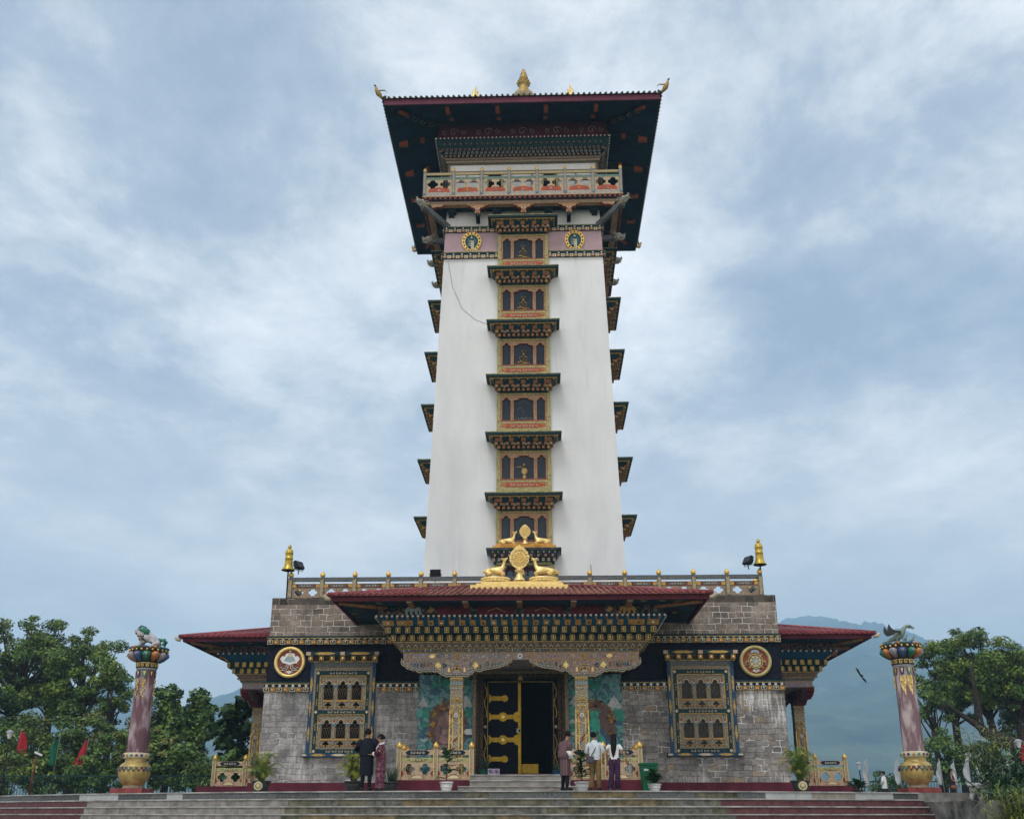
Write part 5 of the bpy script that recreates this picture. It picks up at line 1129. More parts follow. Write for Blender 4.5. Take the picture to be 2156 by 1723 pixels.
# ------------------------------------------------------------------ golden wheels and deer
def deer(loc, s, sc, label):
    """lying deer with raised head; s=+1 looks to +x"""
    v = [(-.36, 0, .20), (-.2, 0, .23), (0, 0, .24), (.18, 0, .26), (.27, 0, .36), (.30, 0, .50), (.32, 0, .60), (.38, 0, .66), (.44, 0, .72),
         (-.30, -.12, .12), (-.12, -.16, .10), (-.30, -.15, .05), (.2, -.12, .14), (.34, -.11, .12), (.2, -.12, .05),
         (-.30, .12, .12), (-.12, .16, .10), (-.30, .15, .05), (.2, .12, .14), (.34, .11, .12), (.2, .12, .05), (-.45, 0, .2), (-.48, 0, .15),
         (.27, -.06, .66), (.20, -.10, .67), (.27, .06, .66), (.20, .10, .67)]
    e = [(0,1),(1,2),(2,3),(3,4),(4,5),(5,6),(6,7),(7,8),(1,9),(9,10),(10,11),(3,12),(12,13),(13,14),(1,15),(15,16),(16,17),(3,18),(18,19),(19,20),(0,21),(21,22),(6,23),(23,24),(6,25),(25,26)]
    r = [.10,.125,.12,.115,.075,.05,.045,.042,.02, .08,.05,.03,.06,.04,.03, .08,.05,.03,.06,.04,.03, .04,.02, .03,.012,.03,.012]
    v = [(a*s, b, c) for a, b, c in v]
    o = skin('deer_statue', v, e, r, 'palegold', sub=2, scale=sc, loc=loc, root=2)
    return tag(o, label, 'deer statue', 'golden deer on the temple roofs')
def wheel(loc, sc, label, big):
    o = empty('wheel_statue', loc); tag(o, label, 'wheel statue', 'golden wheels on the temple roofs')
    m = MB(); m.lathe([(.22, 0), (.2, .05), (.12, .16), (.1, .26), (.06, .3), (.16, .36), (.17, .40), (.07, .44), (.06, .5)], (0, 0, 0), 'palegold', 14, sx=sc, sy=sc); m.v = [(a, b, c*sc) for a, b, c in m.v]; m.build('stand', o)
    T = Matrix.Translation((0, 0, 0)) @ Matrix.Scale(sc, 4); cz = .86
    ol = [(.36*math.sin(t)*(1+.05*math.cos(13*t)), cz+.36*math.cos(t)*(1.0) + (.14 if abs(t) < .01 else .10*max(0, math.cos(t))**6) - .06*max(0, -math.cos(t))**4) for t in [-2*PI*i/52 for i in range(52)]]
    m = MB(T); m.plate(ol, -.05, .1, 'palegold'); m.build('flame_disc', o)
    m = MB(T); y = -.075
    def rg(r, w, n=24): m.tube([(r*math.cos(2*PI*i/n), y, cz+r*math.sin(2*PI*i/n)) for i in range(n)], w, 'palegold', 6, True)
    rg(.185, .022); rg(.05, .02, 12); m.lathe_y((0, y+.02, cz), .17, .005, 'gold', 20)
    for i in range(8): a = PI*i/4; m.tube([(.04*math.cos(a), y, cz+.04*math.sin(a)), (.19*math.cos(a), y, cz+.19*math.sin(a))], .014, 'palegold', 5)
    for i in range(16): a = 2*PI*i/16; m.tube(spiral((.275*math.cos(a), cz+.275*math.sin(a)), y+.01, .055, 1.1, a, 1, 8), .016, 'palegold', 5)
    m.build('spoked_wheel', o)
deer((-.95, 34.62, 7.52), 1, 1.0, 'larger golden deer lying left of the big wheel on the porch roof')
deer((.80, 34.62, 7.52), -1, 1.0, 'larger golden deer lying right of the big wheel on the porch roof')
deer((-.66, 39.45, 10.0), 1, .86, 'smaller golden deer left of the small wheel on the tower canopy')
deer((.74, 39.45, 10.0), -1, .86, 'smaller golden deer right of the small wheel on the tower canopy')
wheel((-.08, 34.6, 7.36), 1.0, 'larger golden eight-spoked wheel above the porch roof', 1)
wheel((.05, 39.35, 10.02), .64, 'smaller golden wheel in front of the latticed tower window', 0)
M['palegold2'] = M['palegold']
m = MB()
for cx in (-.95, .80):
    m.lathe([(.5, 0), (.52, .04), (.46, .09), (.50, .13), (.46, .16)], (cx, -9.6, 7.33), 'palegold', 28, sy=.5)
    for i in range(22): a = 2*PI*i/22; m.ball((cx+.5*math.cos(a), -9.6+.25*math.sin(a), 7.42), .045, 'palegold', 6)
P_(m, 'lotus_base')
# banners shaped like bells, floodlights
def bell(x, Y, z, label):
    o = empty('victory_banner', (x, Y, z)); tag(o, label, 'banner ornament', 'gilt bell-shaped ornaments at the roof corners')
    m = MB(); m.tube([(.02, 0, -1.12), (0, 0, .05)], .028, 'black', 6); m.build('pole', o)
    m = MB(); m.lathe([(.25, 0), (.24, .02), (.17, .12), (.145, .25), (.14, .42), (.15, .43), (.15, .46), (.135, .47), (.14, .62), (.15, .63), (.15, .66), (.14, .68), (.14, .74), (.11, .79), (.04, .81), (.04, .83), (.07, .86), (.075, .9), (.04, .96), (.01, .99)], (0, 0, 0), 'bellg', 20); m.build('bell_body', o)
    m = MB(); m.lathe([(.245, -.01), (.235, .01), (.1, .03)], (0, 0, 0), 'black', 16); m.build('rim', o)
M['bellg'] = mat('yellow gilt', (.42, .29, .02), .35, metal=.4, var=.35, vs=7, col2=(.62, .45, .06), spec=.5)
bell(-8.74, 35.25, 7.98, 'gilt bell-shaped banner on a black pole at the left roof corner')
bell(8.78, 35.25, 8.06, 'gilt bell-shaped banner on a black pole at the right roof corner')
def flood(loc, rz, label, tilt=.6):
    o = empty('floodlight', loc, rz); tag(o, label, 'floodlight', 'black floodlights on the roof terrace')
    T = Matrix.Rotation(tilt, 4, 'X'); m = MB(T); m.frus((-.2, .2, -.06, .06, -.15), (-.2, .2, -.06, .06, .15), 'black'); m.frus((-.14, .14, .0, .14, -.1), (-.14, .14, .0, .14, .1), 'black'); m.build('housing', o)
    m = MB(T); m.box(-.17, .17, -.066, -.06, -.12, .12, 'glass'); m.build('lens', o)
    m = MB(); m.tube([(-.22, 0, 0), (-.22, 0, -.2), (.22, 0, -.2), (.22, 0, 0)], .012, 'black', 4); m.tube([(0, 0, -.2), (0, 0, -.34)], .02, 'black', 5); m.build('bracket', o)
flood((-8.36, 35.3, 8.18), R(60), 'black floodlight beside the left gilt bell', -.5)
flood((8.36, 35.3, 8.24), R(-60), 'black floodlight beside the right gilt bell', -.5)
flood((-3.3, 36.0, 8.0), PI, 'black floodlight on a stand behind the roof rail at the tower foot', -.2)
M['cable'] = mat('grey cable', (.12, .12, .12), .7)
# loose cable and thin lightning rod on the tower
m = MB(); pts = [at(942, 545, 40.2), at(952, 600, 40.15), at(972, 645, 40.1), at(1000, 668, 40.08), at(1026, 677, 40.05)]
pp = []
for a, b in zip(pts, pts[1:]):
    for i in range(4): pp.append(a.lerp(b, i/4))
m.tube([(p.x, 44.2-th(p.z)-.02, p.z) for p in pp+[pts[-1]]], .007, 'cable', 4)
tag(m.build('hanging_cable'), 'thin dark cable looping across the white tower wall', 'cable')

m = MB(); a = at(1243, 1188, 35.6); b = at(1250, 1228, 35.6); m.tube([b-Vector((0, 0, .6)), a], .012, 'black', 4); tag(m.build('antenna_rod'), 'thin black rod leaning behind the roof railing right of the wheel', 'rod')

# ------------------------------------------------------------------ ornamental pillars and statues
def pillar(x, Y, right):
    o = empty('ornamental_pillar', (x, Y, 0)); tag(o, 'peeling mauve pillar on a gold pot, carrying %s' % ('the green bird statue' if right else 'the white lion statue'), 'pillar', 'painted pillars flanking the stairs')
    m = MB(); m.box(-.53, .53, -.53, .53, 0, .17, 'plinthr'); m.build('plinth', o)
    m = MB(); m.lathe([(.32, .17), (.34, .2), (.30, .24), (.3, .27)], (0, 0, 0), 'ornPost', 28); m.lathe([(.3, .27), (.42, .38), (.5, .55), (.525, .72), (.49, .88), (.42, .96), (.345, 1.0), (.335, 1.05), (.34, 1.13)], (0, 0, 0), 'potgold', 36)
    for i in range(20): 
        a = 2*PI*i/20; T = Matrix.Rotation(a, 4, 'Z'); q = MB(T); k = ['greyblue2', 'mgreen', 'rust', 'navy2'][i % 4]
        for s in (-1, 1): q.tube([(s*.0, -.545, .70), (s*.04, -.54, .78), (s*.075, -.535, .80), (s*.07, -.53, .84), (s*.03, -.525, .84)], .016, k, 4)
        n = len(m.v); m.v += q.v; m.f += [[a_+n for a_ in f] for f in q.f]; m.m += [m.mi(q.mats[kk]) for kk in q.m]; m.sm += q.sm
    m.build('pot_base', o)
    m = MB(); m.lathe([(.40, 1.13), (.42, 1.16), (.42, 1.27), (.40, 1.30), (.33, 1.31)], (0, 0, 0), 'cream', 28)
    for i in range(16): a = 2*PI*i/16; m.ball((.42*math.cos(a), .42*math.sin(a), 1.215), .045, ['mgreen', 'rust', 'navy2', 'ochre'][i % 4], 7)
    m.build('collar', o)
    m = MB(); m.lathe([(.335, 1.30), (.33, 2.0), (.32, 3.0), (.315, 3.9), (.32, 4.12)], (0, 0, 0), 'shaft'+('R' if right else 'L'), 36); m.build('shaft', o)
    m = MB()
    for i in range(9):      # gilt pendants and painted drops under the capital
        a = 2*PI*(i+.3)/9; T = Matrix.Rotation(a, 4, 'Z'); q = MB(T)
        q.plate([(-.07, 4.02), (-.05, 3.86), (0, 3.76), (.05, 3.86), (.07, 4.02)], -.335, .02, ['mgreen', 'rustd', 'navy2'][i % 3]); q.plate([(-.035, 4.0), (0, 3.84), (.035, 4.0)], -.345, .015, 'palegold')
        if i % 2 == 0:
            for k in range(8 if not right else 5): q.tube(spiral((.03*math.sin(k*2), 3.72-k*.085), -.33, .075*(1-k*.09), 1.1, k*1.9, 1 if k % 2 else -1, 8), .018, 'palegold', 4)
            if right: q.plate([(-.08, 3.75), (-.1, 3.5), (-.05, 3.3), (.03, 3.1), (.06, 3.35), (.1, 3.6), (.08, 3.76)], -.318, .01, 'palegold')
        n = len(m.v); m.v += q.v; m.f += [[a_+n for a_ in f] for f in q.f]; m.m += [m.mi(q.mats[kk]) for kk in q.m]; m.sm += q.sm
    m.build('gilt_pendants', o)
    c = empty('capital', (0, 0, 0), parent=o)
    m = MB(); m.lathe([(.33, 4.07), (.35, 4.10), (.33, 4.12)], (0, 0, 0), 'greyblue', 28); m.lathe([(.33, 4.12), (.36, 4.14), (.36, 4.30), (.34, 4.32)], (0, 0, 0), 'jamb', 28)
    for i in range(14):     # key pattern
        a = 2*PI*i/14; T = Matrix.Rotation(a, 4, 'Z'); q = MB(T); y = -.37
        for bx in ((-.07, .07, 4.275, 4.295), (-.07, -.05, 4.17, 4.295), (-.07, .03, 4.165, 4.185), (.01, .03, 4.165, 4.235), (-.03, .03, 4.22, 4.24)): q.box(bx[0], bx[1], y, y+.02, bx[2], bx[3], 'palegold')
        n = len(m.v); m.v += q.v; m.f += [[a_+n for a_ in f] for f in q.f]; m.m += [m.mi(q.mats[kk]) for kk in q.m]; m.sm += q.sm
    m.build('key_band', c)
    m = MB(); m.lathe([(.34, 4.32), (.44, 4.38), (.54, 4.50), (.6, 4.64), (.6, 4.68), (.63, 4.70), (.64, 4.80), (.6, 4.83), (.2, 4.83)], (0, 0, 0), 'jamb', 36)
    cols = [('mgreen2', 'mauvel'), ('orng', 'bluep'), ('mauvel', 'mgreen2'), ('bluep', 'orng')]
    for i in range(12):
        a = 2*PI*i/12+.26; T = Matrix.Rotation(a, 4, 'Z'); q = MB(T); A, B = cols[i % 4]
        q.tube([(0, -.40, 4.37), (0, -.53, 4.48), (0, -.60, 4.58), (0, -.62, 4.655)], [.05, .09, .12, .055], A, 8, flat=1.25); q.tube([(0, -.45, 4.38), (0, -.59, 4.48), (0, -.66, 4.56), (0, -.67, 4.61)], [.025, .05, .06, .02], B, 7)
        n = len(m.v); m.v += q.v; m.f += [[a_+n for a_ in f] for f in q.f]; m.m += [m.mi(q.mats[kk]) for kk in q.m]; m.sm += q.sm
    for i in range(22):
        a = 2*PI*i/22; m.ball((.62*math.cos(a), .62*math.sin(a), 4.80), .065, ['mgreen2', 'bluep', 'mauvel', 'orng'][i % 4], 8, .05); b = a+.14; m.ball((.645*math.cos(b), .645*math.sin(b), 4.715), .035, 'palegold', 6)
    m.build('lotus_bowl', c)
M['plinthr'] = mat('faded red plinth', (.22, .05, .05), .7, var=.3, vs=3, col2=(.28, .08, .07))
M['potgold'] = mat('worn gold paint on pot', (.34, .23, .06), .42, metal=.25, var=.3, vs=3, col2=(.58, .43, .15), spec=.5)
M['navy2'] = mat('royal blue paint', (.02, .04, .16), .5, var=.2); M['mgreen2'] = mat('emerald paint', (.01, .15, .09), .45, var=.2, spec=.5); M['mauvel'] = mat('pale mauve paint', (.30, .25, .28), .5, var=.2); M['orng'] = mat('bright orange paint', (.42, .15, .02), .45, var=.25, spec=.5); M['bluep'] = mat('bright blue paint', (.02, .09, .25), .45, var=.25, spec=.5)
M['shaftL'] = mat('peeling mauve shaft', (.19, .10, .125), .7, var=.25, vs=2.2, col2=(.38, .30, .32), f2=.55, wd=.07, stretch=(1.5, 1.5, .45), bump=.2)
M['shaftR'] = mat('weathered mauve shaft', (.24, .15, .17), .7, var=.2, vs=2.0, col2=(.45, .38, .38), f2=.54, wd=.06, stretch=(1.6, 1.6, .4), bump=.2)
pillar(-12.97, 33.6, False); pillar(12.92, 33.6, True)

def lion():
    X, Y = -12.97, 33.6
    q = lambda a, b, y=0.: ((a-670)/673, y, (660-b)/690)
    v = [q(930, 560), q(860, 520), q(720, 440), q(600, 400), q(540, 330), q(470, 280), q(400, 260), q(330, 275), q(295, 285),
         q(545, 450, -.12), q(480, 580, -.15), q(450, 650, -.16), q(390, 655, -.17), q(520, 450, .12), q(440, 580, .14), q(400, 650, .15), q(350, 655, .15),
         q(840, 580, -.15), q(770, 630, -.17), q(850, 645, -.17), q(770, 655, -.17), q(840, 580, .15), q(770, 630, .17), q(850, 645, .17), q(770, 655, .17), q(400, 330), q(340, 345)]
    e = [(0,1),(1,2),(2,3),(3,4),(4,5),(5,6),(6,7),(7,8),(3,9),(9,10),(10,11),(11,12),(3,13),(13,14),(14,15),(15,16),(1,17),(17,18),(18,19),(19,20),(1,21),(21,22),(22,23),(23,24),(6,25),(25,26)]
    r = [.10,.15,.16,.17,.15,.15,.14,.08,.05, .09,.06,.05,.04, .09,.06,.05,.04, .11,.06,.05,.04, .11,.06,.05,.04, .08,.045]
    o = empty('lion_statue', (X, Y, 4.83)); tag(o, 'white lion statue with green mane on the left pillar', 'lion statue')
    skin('body', v, e, r, 'lionw', o, root=3)
    m = MB(); rr = random.Random(4)
    for i in range(16):
        s = -1 if i % 2 else 1; a = q(470-rr.uniform(-40, 60), 200+rr.uniform(-30, 40)); b = q(600+rr.uniform(-30, 70), 300+rr.uniform(0, 70))
        m.tube([(a[0], s*.08, a[2]), ((a[0]+b[0])/2, s*.18, (a[2]+b[2])/2+.05), (b[0], s*.17, b[2])], [.05, .06, .015], 'mgreen2' if i % 3 else 'lgreen', 6)
    m.tube([q(350, 215), q(420, 175), q(500, 210), q(560, 280)], [.05, .11, .12, .06], 'dgreen', 8); m.tube([q(350, 370), q(420, 350), q(480, 380)], [.02, .06, .03], 'dgreen', 6); m.build('mane', o)
    m = MB(); m.tube([q(900, 530), q(880, 430), q(930, 470), q(1010, 470), q(1060, 530), q(1030, 600), q(985, 580), q(1000, 530)], [.03, .02, .06, .07, .07, .06, .05, .03], 'mgreen2', 7); m.build('tail', o)
    m = MB()
    for s in (-1, 1):
        a = q(395, 215); m.ball((a[0], s*.10, a[2]), .032, 'white', 8); m.ball((a[0]-.01, s*.125, a[2]), .016, 'black', 6)
        a = q(480, 210); m.tube([(a[0], s*.12, a[2]+.05), (a[0]+.05, s*.17, a[2]), (a[0]+.03, s*.17, a[2]-.09)], [.03, .045, .015], 'lionw', 6)
        for a, b in ((540, 400), (530, 460), (830, 530), (850, 590)): c = q(a, b); m.tube([(c[0]-.05, s*.16, c[2]+.03), (c[0], s*.18, c[2]), (c[0]+.02, s*.18, c[2]+.05)], .022, 'dgreen', 5)
        a = q(310, 235); m.ball((a[0], s*.03, a[2]), .03, 'lionp', 7)
    m.tube([q(300, 300), q(345, 305), q(385, 300)], [.02, .05, .02], 'black', 7, flat=1.5); m.build('face_markings', o)
    m = MB(); c = q(470, 400); m.tube([(c[0]-.05, .12*math.cos(t), c[2]+.12*math.sin(t)) for t in [2*PI*i/12 for i in range(12)]], .03, 'orng', 5, True); m.build('collar', o)
M['lionw'] = mat('weathered white paint', (.36, .36, .40), .6, var=.3, vs=5, col2=(.55, .54, .57)); M['lgreen'] = mat('leaf green paint', (.02, .2, .12), .5); M['dgreen'] = mat('dark bottle green paint', (.012, .055, .05), .5, var=.3); M['lionp'] = mat('dull pink', (.4, .28, .28), .6)
lion()
def bigbird():
    X, Y = 12.92, 33.6
    q = lambda a, b, y=0.: ((a-575)/673, y, (640-b)/690)
    o = empty('bird_statue', (X, Y, 4.83)); tag(o, 'grey green long-necked bird statue with raised wings on the right pillar', 'bird statue')
    v = [q(340, 555), q(440, 500), q(540, 440), q(620, 390), q(680, 300), q(730, 225), q(790, 195), q(850, 215), q(910, 255), q(500, 500, -.09), q(490, 570, -.11), q(515, 630, -.12), q(560, 635, -.12), q(540, 510, .09), q(590, 520, .12), q(600, 600, .12), q(600, 632, .12), q(240, 590), q(170, 603)]
    e = [(0,1),(1,2),(2,3),(3,4),(4,5),(5,6),(6,7),(7,8),(2,9),(9,10),(10,11),(11,12),(2,13),(13,14),(14,15),(15,16),(0,17),(17,18)]
    r = [.06,.10,.155,.15,.09,.065,.06,.06,.018, .07,.03,.022,.02, .07,.03,.022,.02, (.07,.035), (.06,.02)]
    skin('body', v, e, r, 'birdg', o, root=2)
    for s in (-1, 1):
        m = MB(Matrix.Rotation(s*R(-8), 4, 'X')); m.plate([q(x, y)[::2] for x, y in [(570, 320), (590, 380), (470, 372), (420, 395), (352, 408), (330, 395), (318, 370), (290, 365), (300, 340), (276, 325), (292, 300), (272, 285), (292, 262), (280, 240), (300, 225), (300, 200), (318, 170), (345, 230), (400, 290), (470, 315)]], s*.14-.02, .04, 'birdd'); m.build('wing', o)
    m = MB(); a = q(835, 205)
    for s in (-1, 1): m.ball((a[0], s*.055, a[2]), .022, 'black', 6)
    m.tube([q(770, 190), q(800, 250), q(830, 260)], .018, 'birdl', 5); m.tube([q(890, 230), q(935, 245), q(925, 285)], [.04, .03, .005], 'birdl', 6); m.tube([q(880, 262), q(915, 280)], [.025, .006], 'birdl', 6); m.build('beak_and_eye', o)
    for x, y0, lab, fl in ((610, 440, 'small bird statue standing under the large bird on the right pillar', 1), (850, 500, 'small bird statue at the rim of the right pillar bowl', 1)):
        t = tag(skin('small_bird_statue', [(0, 0, .03), (0, 0, .09), (-.03, 0, .13), (.03, 0, .2), (.05, 0, .25), (.09, 0, .25), (-.12, 0, .1)], [(0, 1), (1, 2), (2, 3), (3, 4), (4, 5), (2, 6)], [.012, .05, .055, .025, .028, .008, .02], 'birdg', sub=2, root=2), lab, 'bird statue', 'small bird statues on the right pillar')
        p = q(x, 0); t.location = (X+p[0], Y-.42 if x < 700 else Y-.1, 4.83)
M['birdg'] = mat('weathered green grey', (.13, .19, .16), .5, var=.3, vs=4, col2=(.24, .31, .27)); M['birdd'] = mat('dark wing grey', (.045, .055, .05), .6, var=.3); M['birdl'] = mat('pale grey beak', (.35, .35, .33), .5)
bigbird()
# a bird in the air
p = at(1813, 1421, 58); m = MB(); m.tube([(-.12, 0, .06), (0, 0, 0), (.1, 0, -.04)], [.03, .07, .03], 'black', 6)
m.plate([(-.02, .05), (-.14, .36), (-.30, .48), (-.22, .22), (-.08, -.02)][::-1], -.01, .02, 'black'); m.plate([(.0, -.05), (.2, -.22), (.26, -.44), (.1, -.3), (-.06, -.04)], -.01, .02, 'black')
tag(m.build('flying_bird', None, p), 'dark bird gliding before the blue hill right of the temple', 'bird')

# ------------------------------------------------------------------ ground railings
def railing(loc, rz, xs, label, back=None):
    o = empty('railing', loc, rz); tag(o, label, 'railing', 'carved cream railings round the porches'); Z = .38
    for x in xs:
        p = empty('post', (x, 0, 0), parent=o); m = MB(); m.box(-.075, .075, -.075, .075, Z, Z+.96, 'ornPost')
        for q in (-1, 1): m.box(q*.06-.008, q*.06+.008, -.083, -.07, Z+.02, Z+.93, 'palegold')
        m.build('shaft', p); m = MB(); m.lathe([(.05, 0), (.08, .03), (.092, .08), (.08, .13), (.04, .18), (.01, .22)], (0, 0, Z+.96), 'gold', 14); m.build('finial', p)
    for p, q in zip(xs, xs[1:]):
        w = q-p; c = (p+q)/2; a, b = p+.077, q-.077
        m = MB(); m.box(a, b, -.04, .04, Z+.76, Z+.92, 'ornC'); m.plate([(c-w*.34, Z+.84), (c-w*.26, Z+.91), (c+w*.26, Z+.91), (c+w*.34, Z+.84), (c+w*.26, Z+.77), (c-w*.26, Z+.77)], -.05, .012, 'navy'); scrollband(m, c-w*.2, c+w*.2, Z+.84, -.055, .1, 'cream', 5, .012); m.build('top_rail', o)
        m = MB(); m.box(a, b, -.04, .04, Z+.56, Z+.68, 'lime'); m.plate([(c-w*.3, Z+.62), (c, Z+.68), (c+w*.3, Z+.62), (c, Z+.56)], -.05, .012, 'olive'); scrollband(m, c-w*.2, c+w*.2, Z+.62, -.055, .08, 'creamy', 5, .014); m.build('middle_rail', o)
        m = MB(); m.plate([(a, Z), (b, Z), (b, Z+.56), (a, Z+.56)], -.03, .06, 'ornC', [quatre(a+(b-a)*(i+.5)/2, Z+.33, (b-a)*.33, .36) for i in (0, 1)], 'rust')
        for i in (0, 1): h = quatre(a+(b-a)*(i+.5)/2, Z+.33, (b-a)*.36, .39); m.tube([(u, -.035, v_) for u, v_ in h], .01, 'creamy', 4, True)
        m.plate([(c-.28, Z+.04), (c+.28, Z+.04), (c+.22, Z+.13), (c, Z+.19), (c-.22, Z+.13)], -.04, .012, 'ornR'); m.plate([(c-.2, Z+.05), (c+.2, Z+.05), (c+.12, Z+.12), (c, Z+.15), (c-.12, Z+.12)], -.048, .01, 'creamy')
        for s in (-1, 1): m.plate([(c+s*(w/2-.10), Z+.1), (c+s*(w/2-.16), Z+.2), (c+s*(w/2-.10), Z+.3), (c+s*(w/2-.04), Z+.2)][::s], -.04, .012, 'rust')
        m.build('openwork_panel', o)
    return o
M['lime'] = mat('lime cream paint', (.38, .36, .17), .6, var=.2, vs=8); M['olive'] = mat('olive paint', (.17, .2, .09), .6, var=.2); M['creamy'] = mat('cream yellow relief', (.60, .54, .32), .6, var=.15)
railing((0, 32.12, 0), 0, [-3.87, -2.70, -1.56], 'carved cream railing left of the entrance steps')
railing((0, 32.12, 0), 0, [1.50, 2.62, 3.78], 'carved cream railing right of the entrance steps')
railing((-3.87, 32.2, 0), PI/2, [1.0, 2.0, 3.0][:2], 'short return railing behind the leftmost porch post')
railing((3.78, 32.2, 0), PI/2, [1.0, 2.0], 'short return railing behind the rightmost porch post')
railing((-11.62, 39.1, 0), 0, [-.45, .75, 1.9], 'carved cream railing beside the left palm pot and side porch')
railing((11.75, 39.1, 0), 0, [-1.9, -.62, .50], 'carved cream railing beside the right palm pot and side porch')
for s in (-1, 1): m = MB(); m.box(min(s*9.5, s*12.6), max(s*9.5, s*12.6), -5.45, -4.2, 0, .375, 'maroon'); P_(m, 'side_porch_plinth')
# ------------------------------------------------------------------ people
def loft(m, rings, k, n=16):
    """rings: (cx,cy,z,rx,ry)"""
    vs = []; fs = []
    for cx, cy, z, rx, ry in rings: vs += [(cx+rx*math.cos(2*PI*i/n), cy+ry*math.sin(2*PI*i/n), z) for i in range(n)]
    for j in range(len(rings)-1):
        for i in range(n): l = (i+1) % n; fs.append((j*n+i, j*n+l, (j+1)*n+l, (j+1)*n+i))
    m.add(vs, fs, k, True); a = len(rings)-1; m.add(vs[:n], [tuple(range(n))[::-1]], k); m.add(vs[a*n:], [tuple(range(n))], k)
for k, c in dict(skin=(.30, .165, .11), hair=(.008, .007, .008), gho=(.008, .009, .016), kira=(.10, .018, .045), kirap=(.25, .12, .14), scarf=(.62, .62, .62), ghob=(.10, .055, .065), cuff=(.68, .68, .68), sock=(.01, .01, .012), shoe=(.012, .012, .014), shirt=(.50, .55, .60), khaki=(.17, .11, .04), bag=(.06, .055, .075), tee=(.66, .66, .66), purple=(.045, .018, .055), dark=(.03, .02, .03), redbag=(.25, .08, .04), sole=(.12, .10, .09)).items(): M[k] = mat(k+' cloth' if k not in ('skin', 'hair') else k, c, .8 if k != 'skin' else .55, var=.18, vs=14)
def stripes(name, a, b, sc):
    m_ = mat(name, a, .85); t = m_.node_tree; L = t.links.new; w = N(t, 'ShaderNodeTexWave', ins={'Scale': sc, 'Distortion': .4}); tc = N(t, 'ShaderNodeTexCoord'); L(tc.outputs['Object'], w.inputs['Vector']); r = ramp(t, [(.35, a), (.6, b)]); L(w.outputs['Fac'], r.inputs[0]); L(r.outputs[0], t.nodes['Principled BSDF'].inputs['Base Color']); M[name] = m_
stripes('ghos', (.085, .045, .055), (.15, .095, .10), 9)
def body(o, H, arms, legs, head=(0, 0), lean=0.):
    """one continuous figure facing -y; arms: 2 x (elbow, wrist, finger dir); legs: 2 x (knee, ankle) ; metres scaled by H/1.7"""
    k = H/1.7; v = []; e = []; r = []
    def ad(p, rad, par=None): v.append(p); r.append(rad); e.append((par, len(v)-1)) if par is not None else None; return len(v)-1
    pel = ad((0, 0, .93), (.11, .08)); w = ad((0, -lean*.3, 1.08), (.09, .07), pel); ch = ad((0, -lean*.7, 1.30), (.11, .08), w); nk = ad((0, -lean, 1.44), (.07, .065), ch)
    hx, hy = head; n2 = ad((hx*.3, -lean+hy*.3-.005, 1.50), .05, nk); h1 = ad((hx*.7, -lean+hy*.7, 1.57), (.07, .085), n2); h2 = ad((hx, -lean+hy, 1.64), (.075, .09), h1)
    for s, (el, wr, fd) in zip((-1, 1), arms):
        sh = ad((s*.165, -lean*.9, 1.36), .04, ch); a = ad(el, .038, sh); b = ad(wr, .028, a); fd = Vector(fd).normalized(); sd_ = fd.cross(Vector((0, 1, 0))).normalized() if abs(fd.y) < .9 else Vector((1, 0, 0))
        W_ = Vector(wr); p = ad(tuple(W_+fd*.06), (.035, .018), b); 
        for i, (off, l) in enumerate(((-.028, .065), (-.009, .08), (.010, .075), (.028, .06))): q = ad(tuple(W_+fd*.10+sd_*off), .010, p); ad(tuple(W_+fd*(.10+l*.6)+sd_*off*1.1+Vector((0, -.012, 0))), .009, q)
        q = ad(tuple(W_+fd*.045+sd_*(-s*.035)), .012, b); ad(tuple(W_+fd*.085+sd_*(-s*.05)), .010, q)
    for s, (kn, an, toe) in zip((-1, 1), legs):
        hp = ad((s*.08, 0, .86), .06, pel); a = ad(kn, .05, hp); b = ad(an, .04, a); ad((an[0]+toe[0], an[1]+toe[1], .035), .035, b)
    return skin('body', v, e, r, 'skin', o, sub=2, scale=k)
def figure(name_label, X, Y, H, rz, arms, legs, head=(0, 0), lean=0., z=0.):
    o = empty('person', (X, Y, z), rz); tag(o, name_label, 'person'); body(o, H, arms, legs, head, lean); return o, H/1.7
S_LEG = [((-.10, -.02, .50), (-.10, .02, .09), (-.03, -.13)), ((.10, -.02, .50), (.11, .02, .09), (.03, -.13))]
def shoes(o, k, legs, mk='shoe'):
    for kn, an, toe in legs:
        m = MB(Matrix.Scale(k, 4)); a = Vector((an[0], an[1], .05)); t = Vector((toe[0], toe[1], 0)); d = t.normalized(); m.tube([a-d*.07, a-d*.03, a+d*.06, a+d*.15, a+d*.19], [.035, .05, .048, .042, .02], mk, 8); m.build('shoe', o)
def sleeve(o, k, pts, rad, mk, nm='sleeve'):
    m = MB(Matrix.Scale(k, 4)); m.tube(pts, rad, mk, 10); m.build(nm, o)
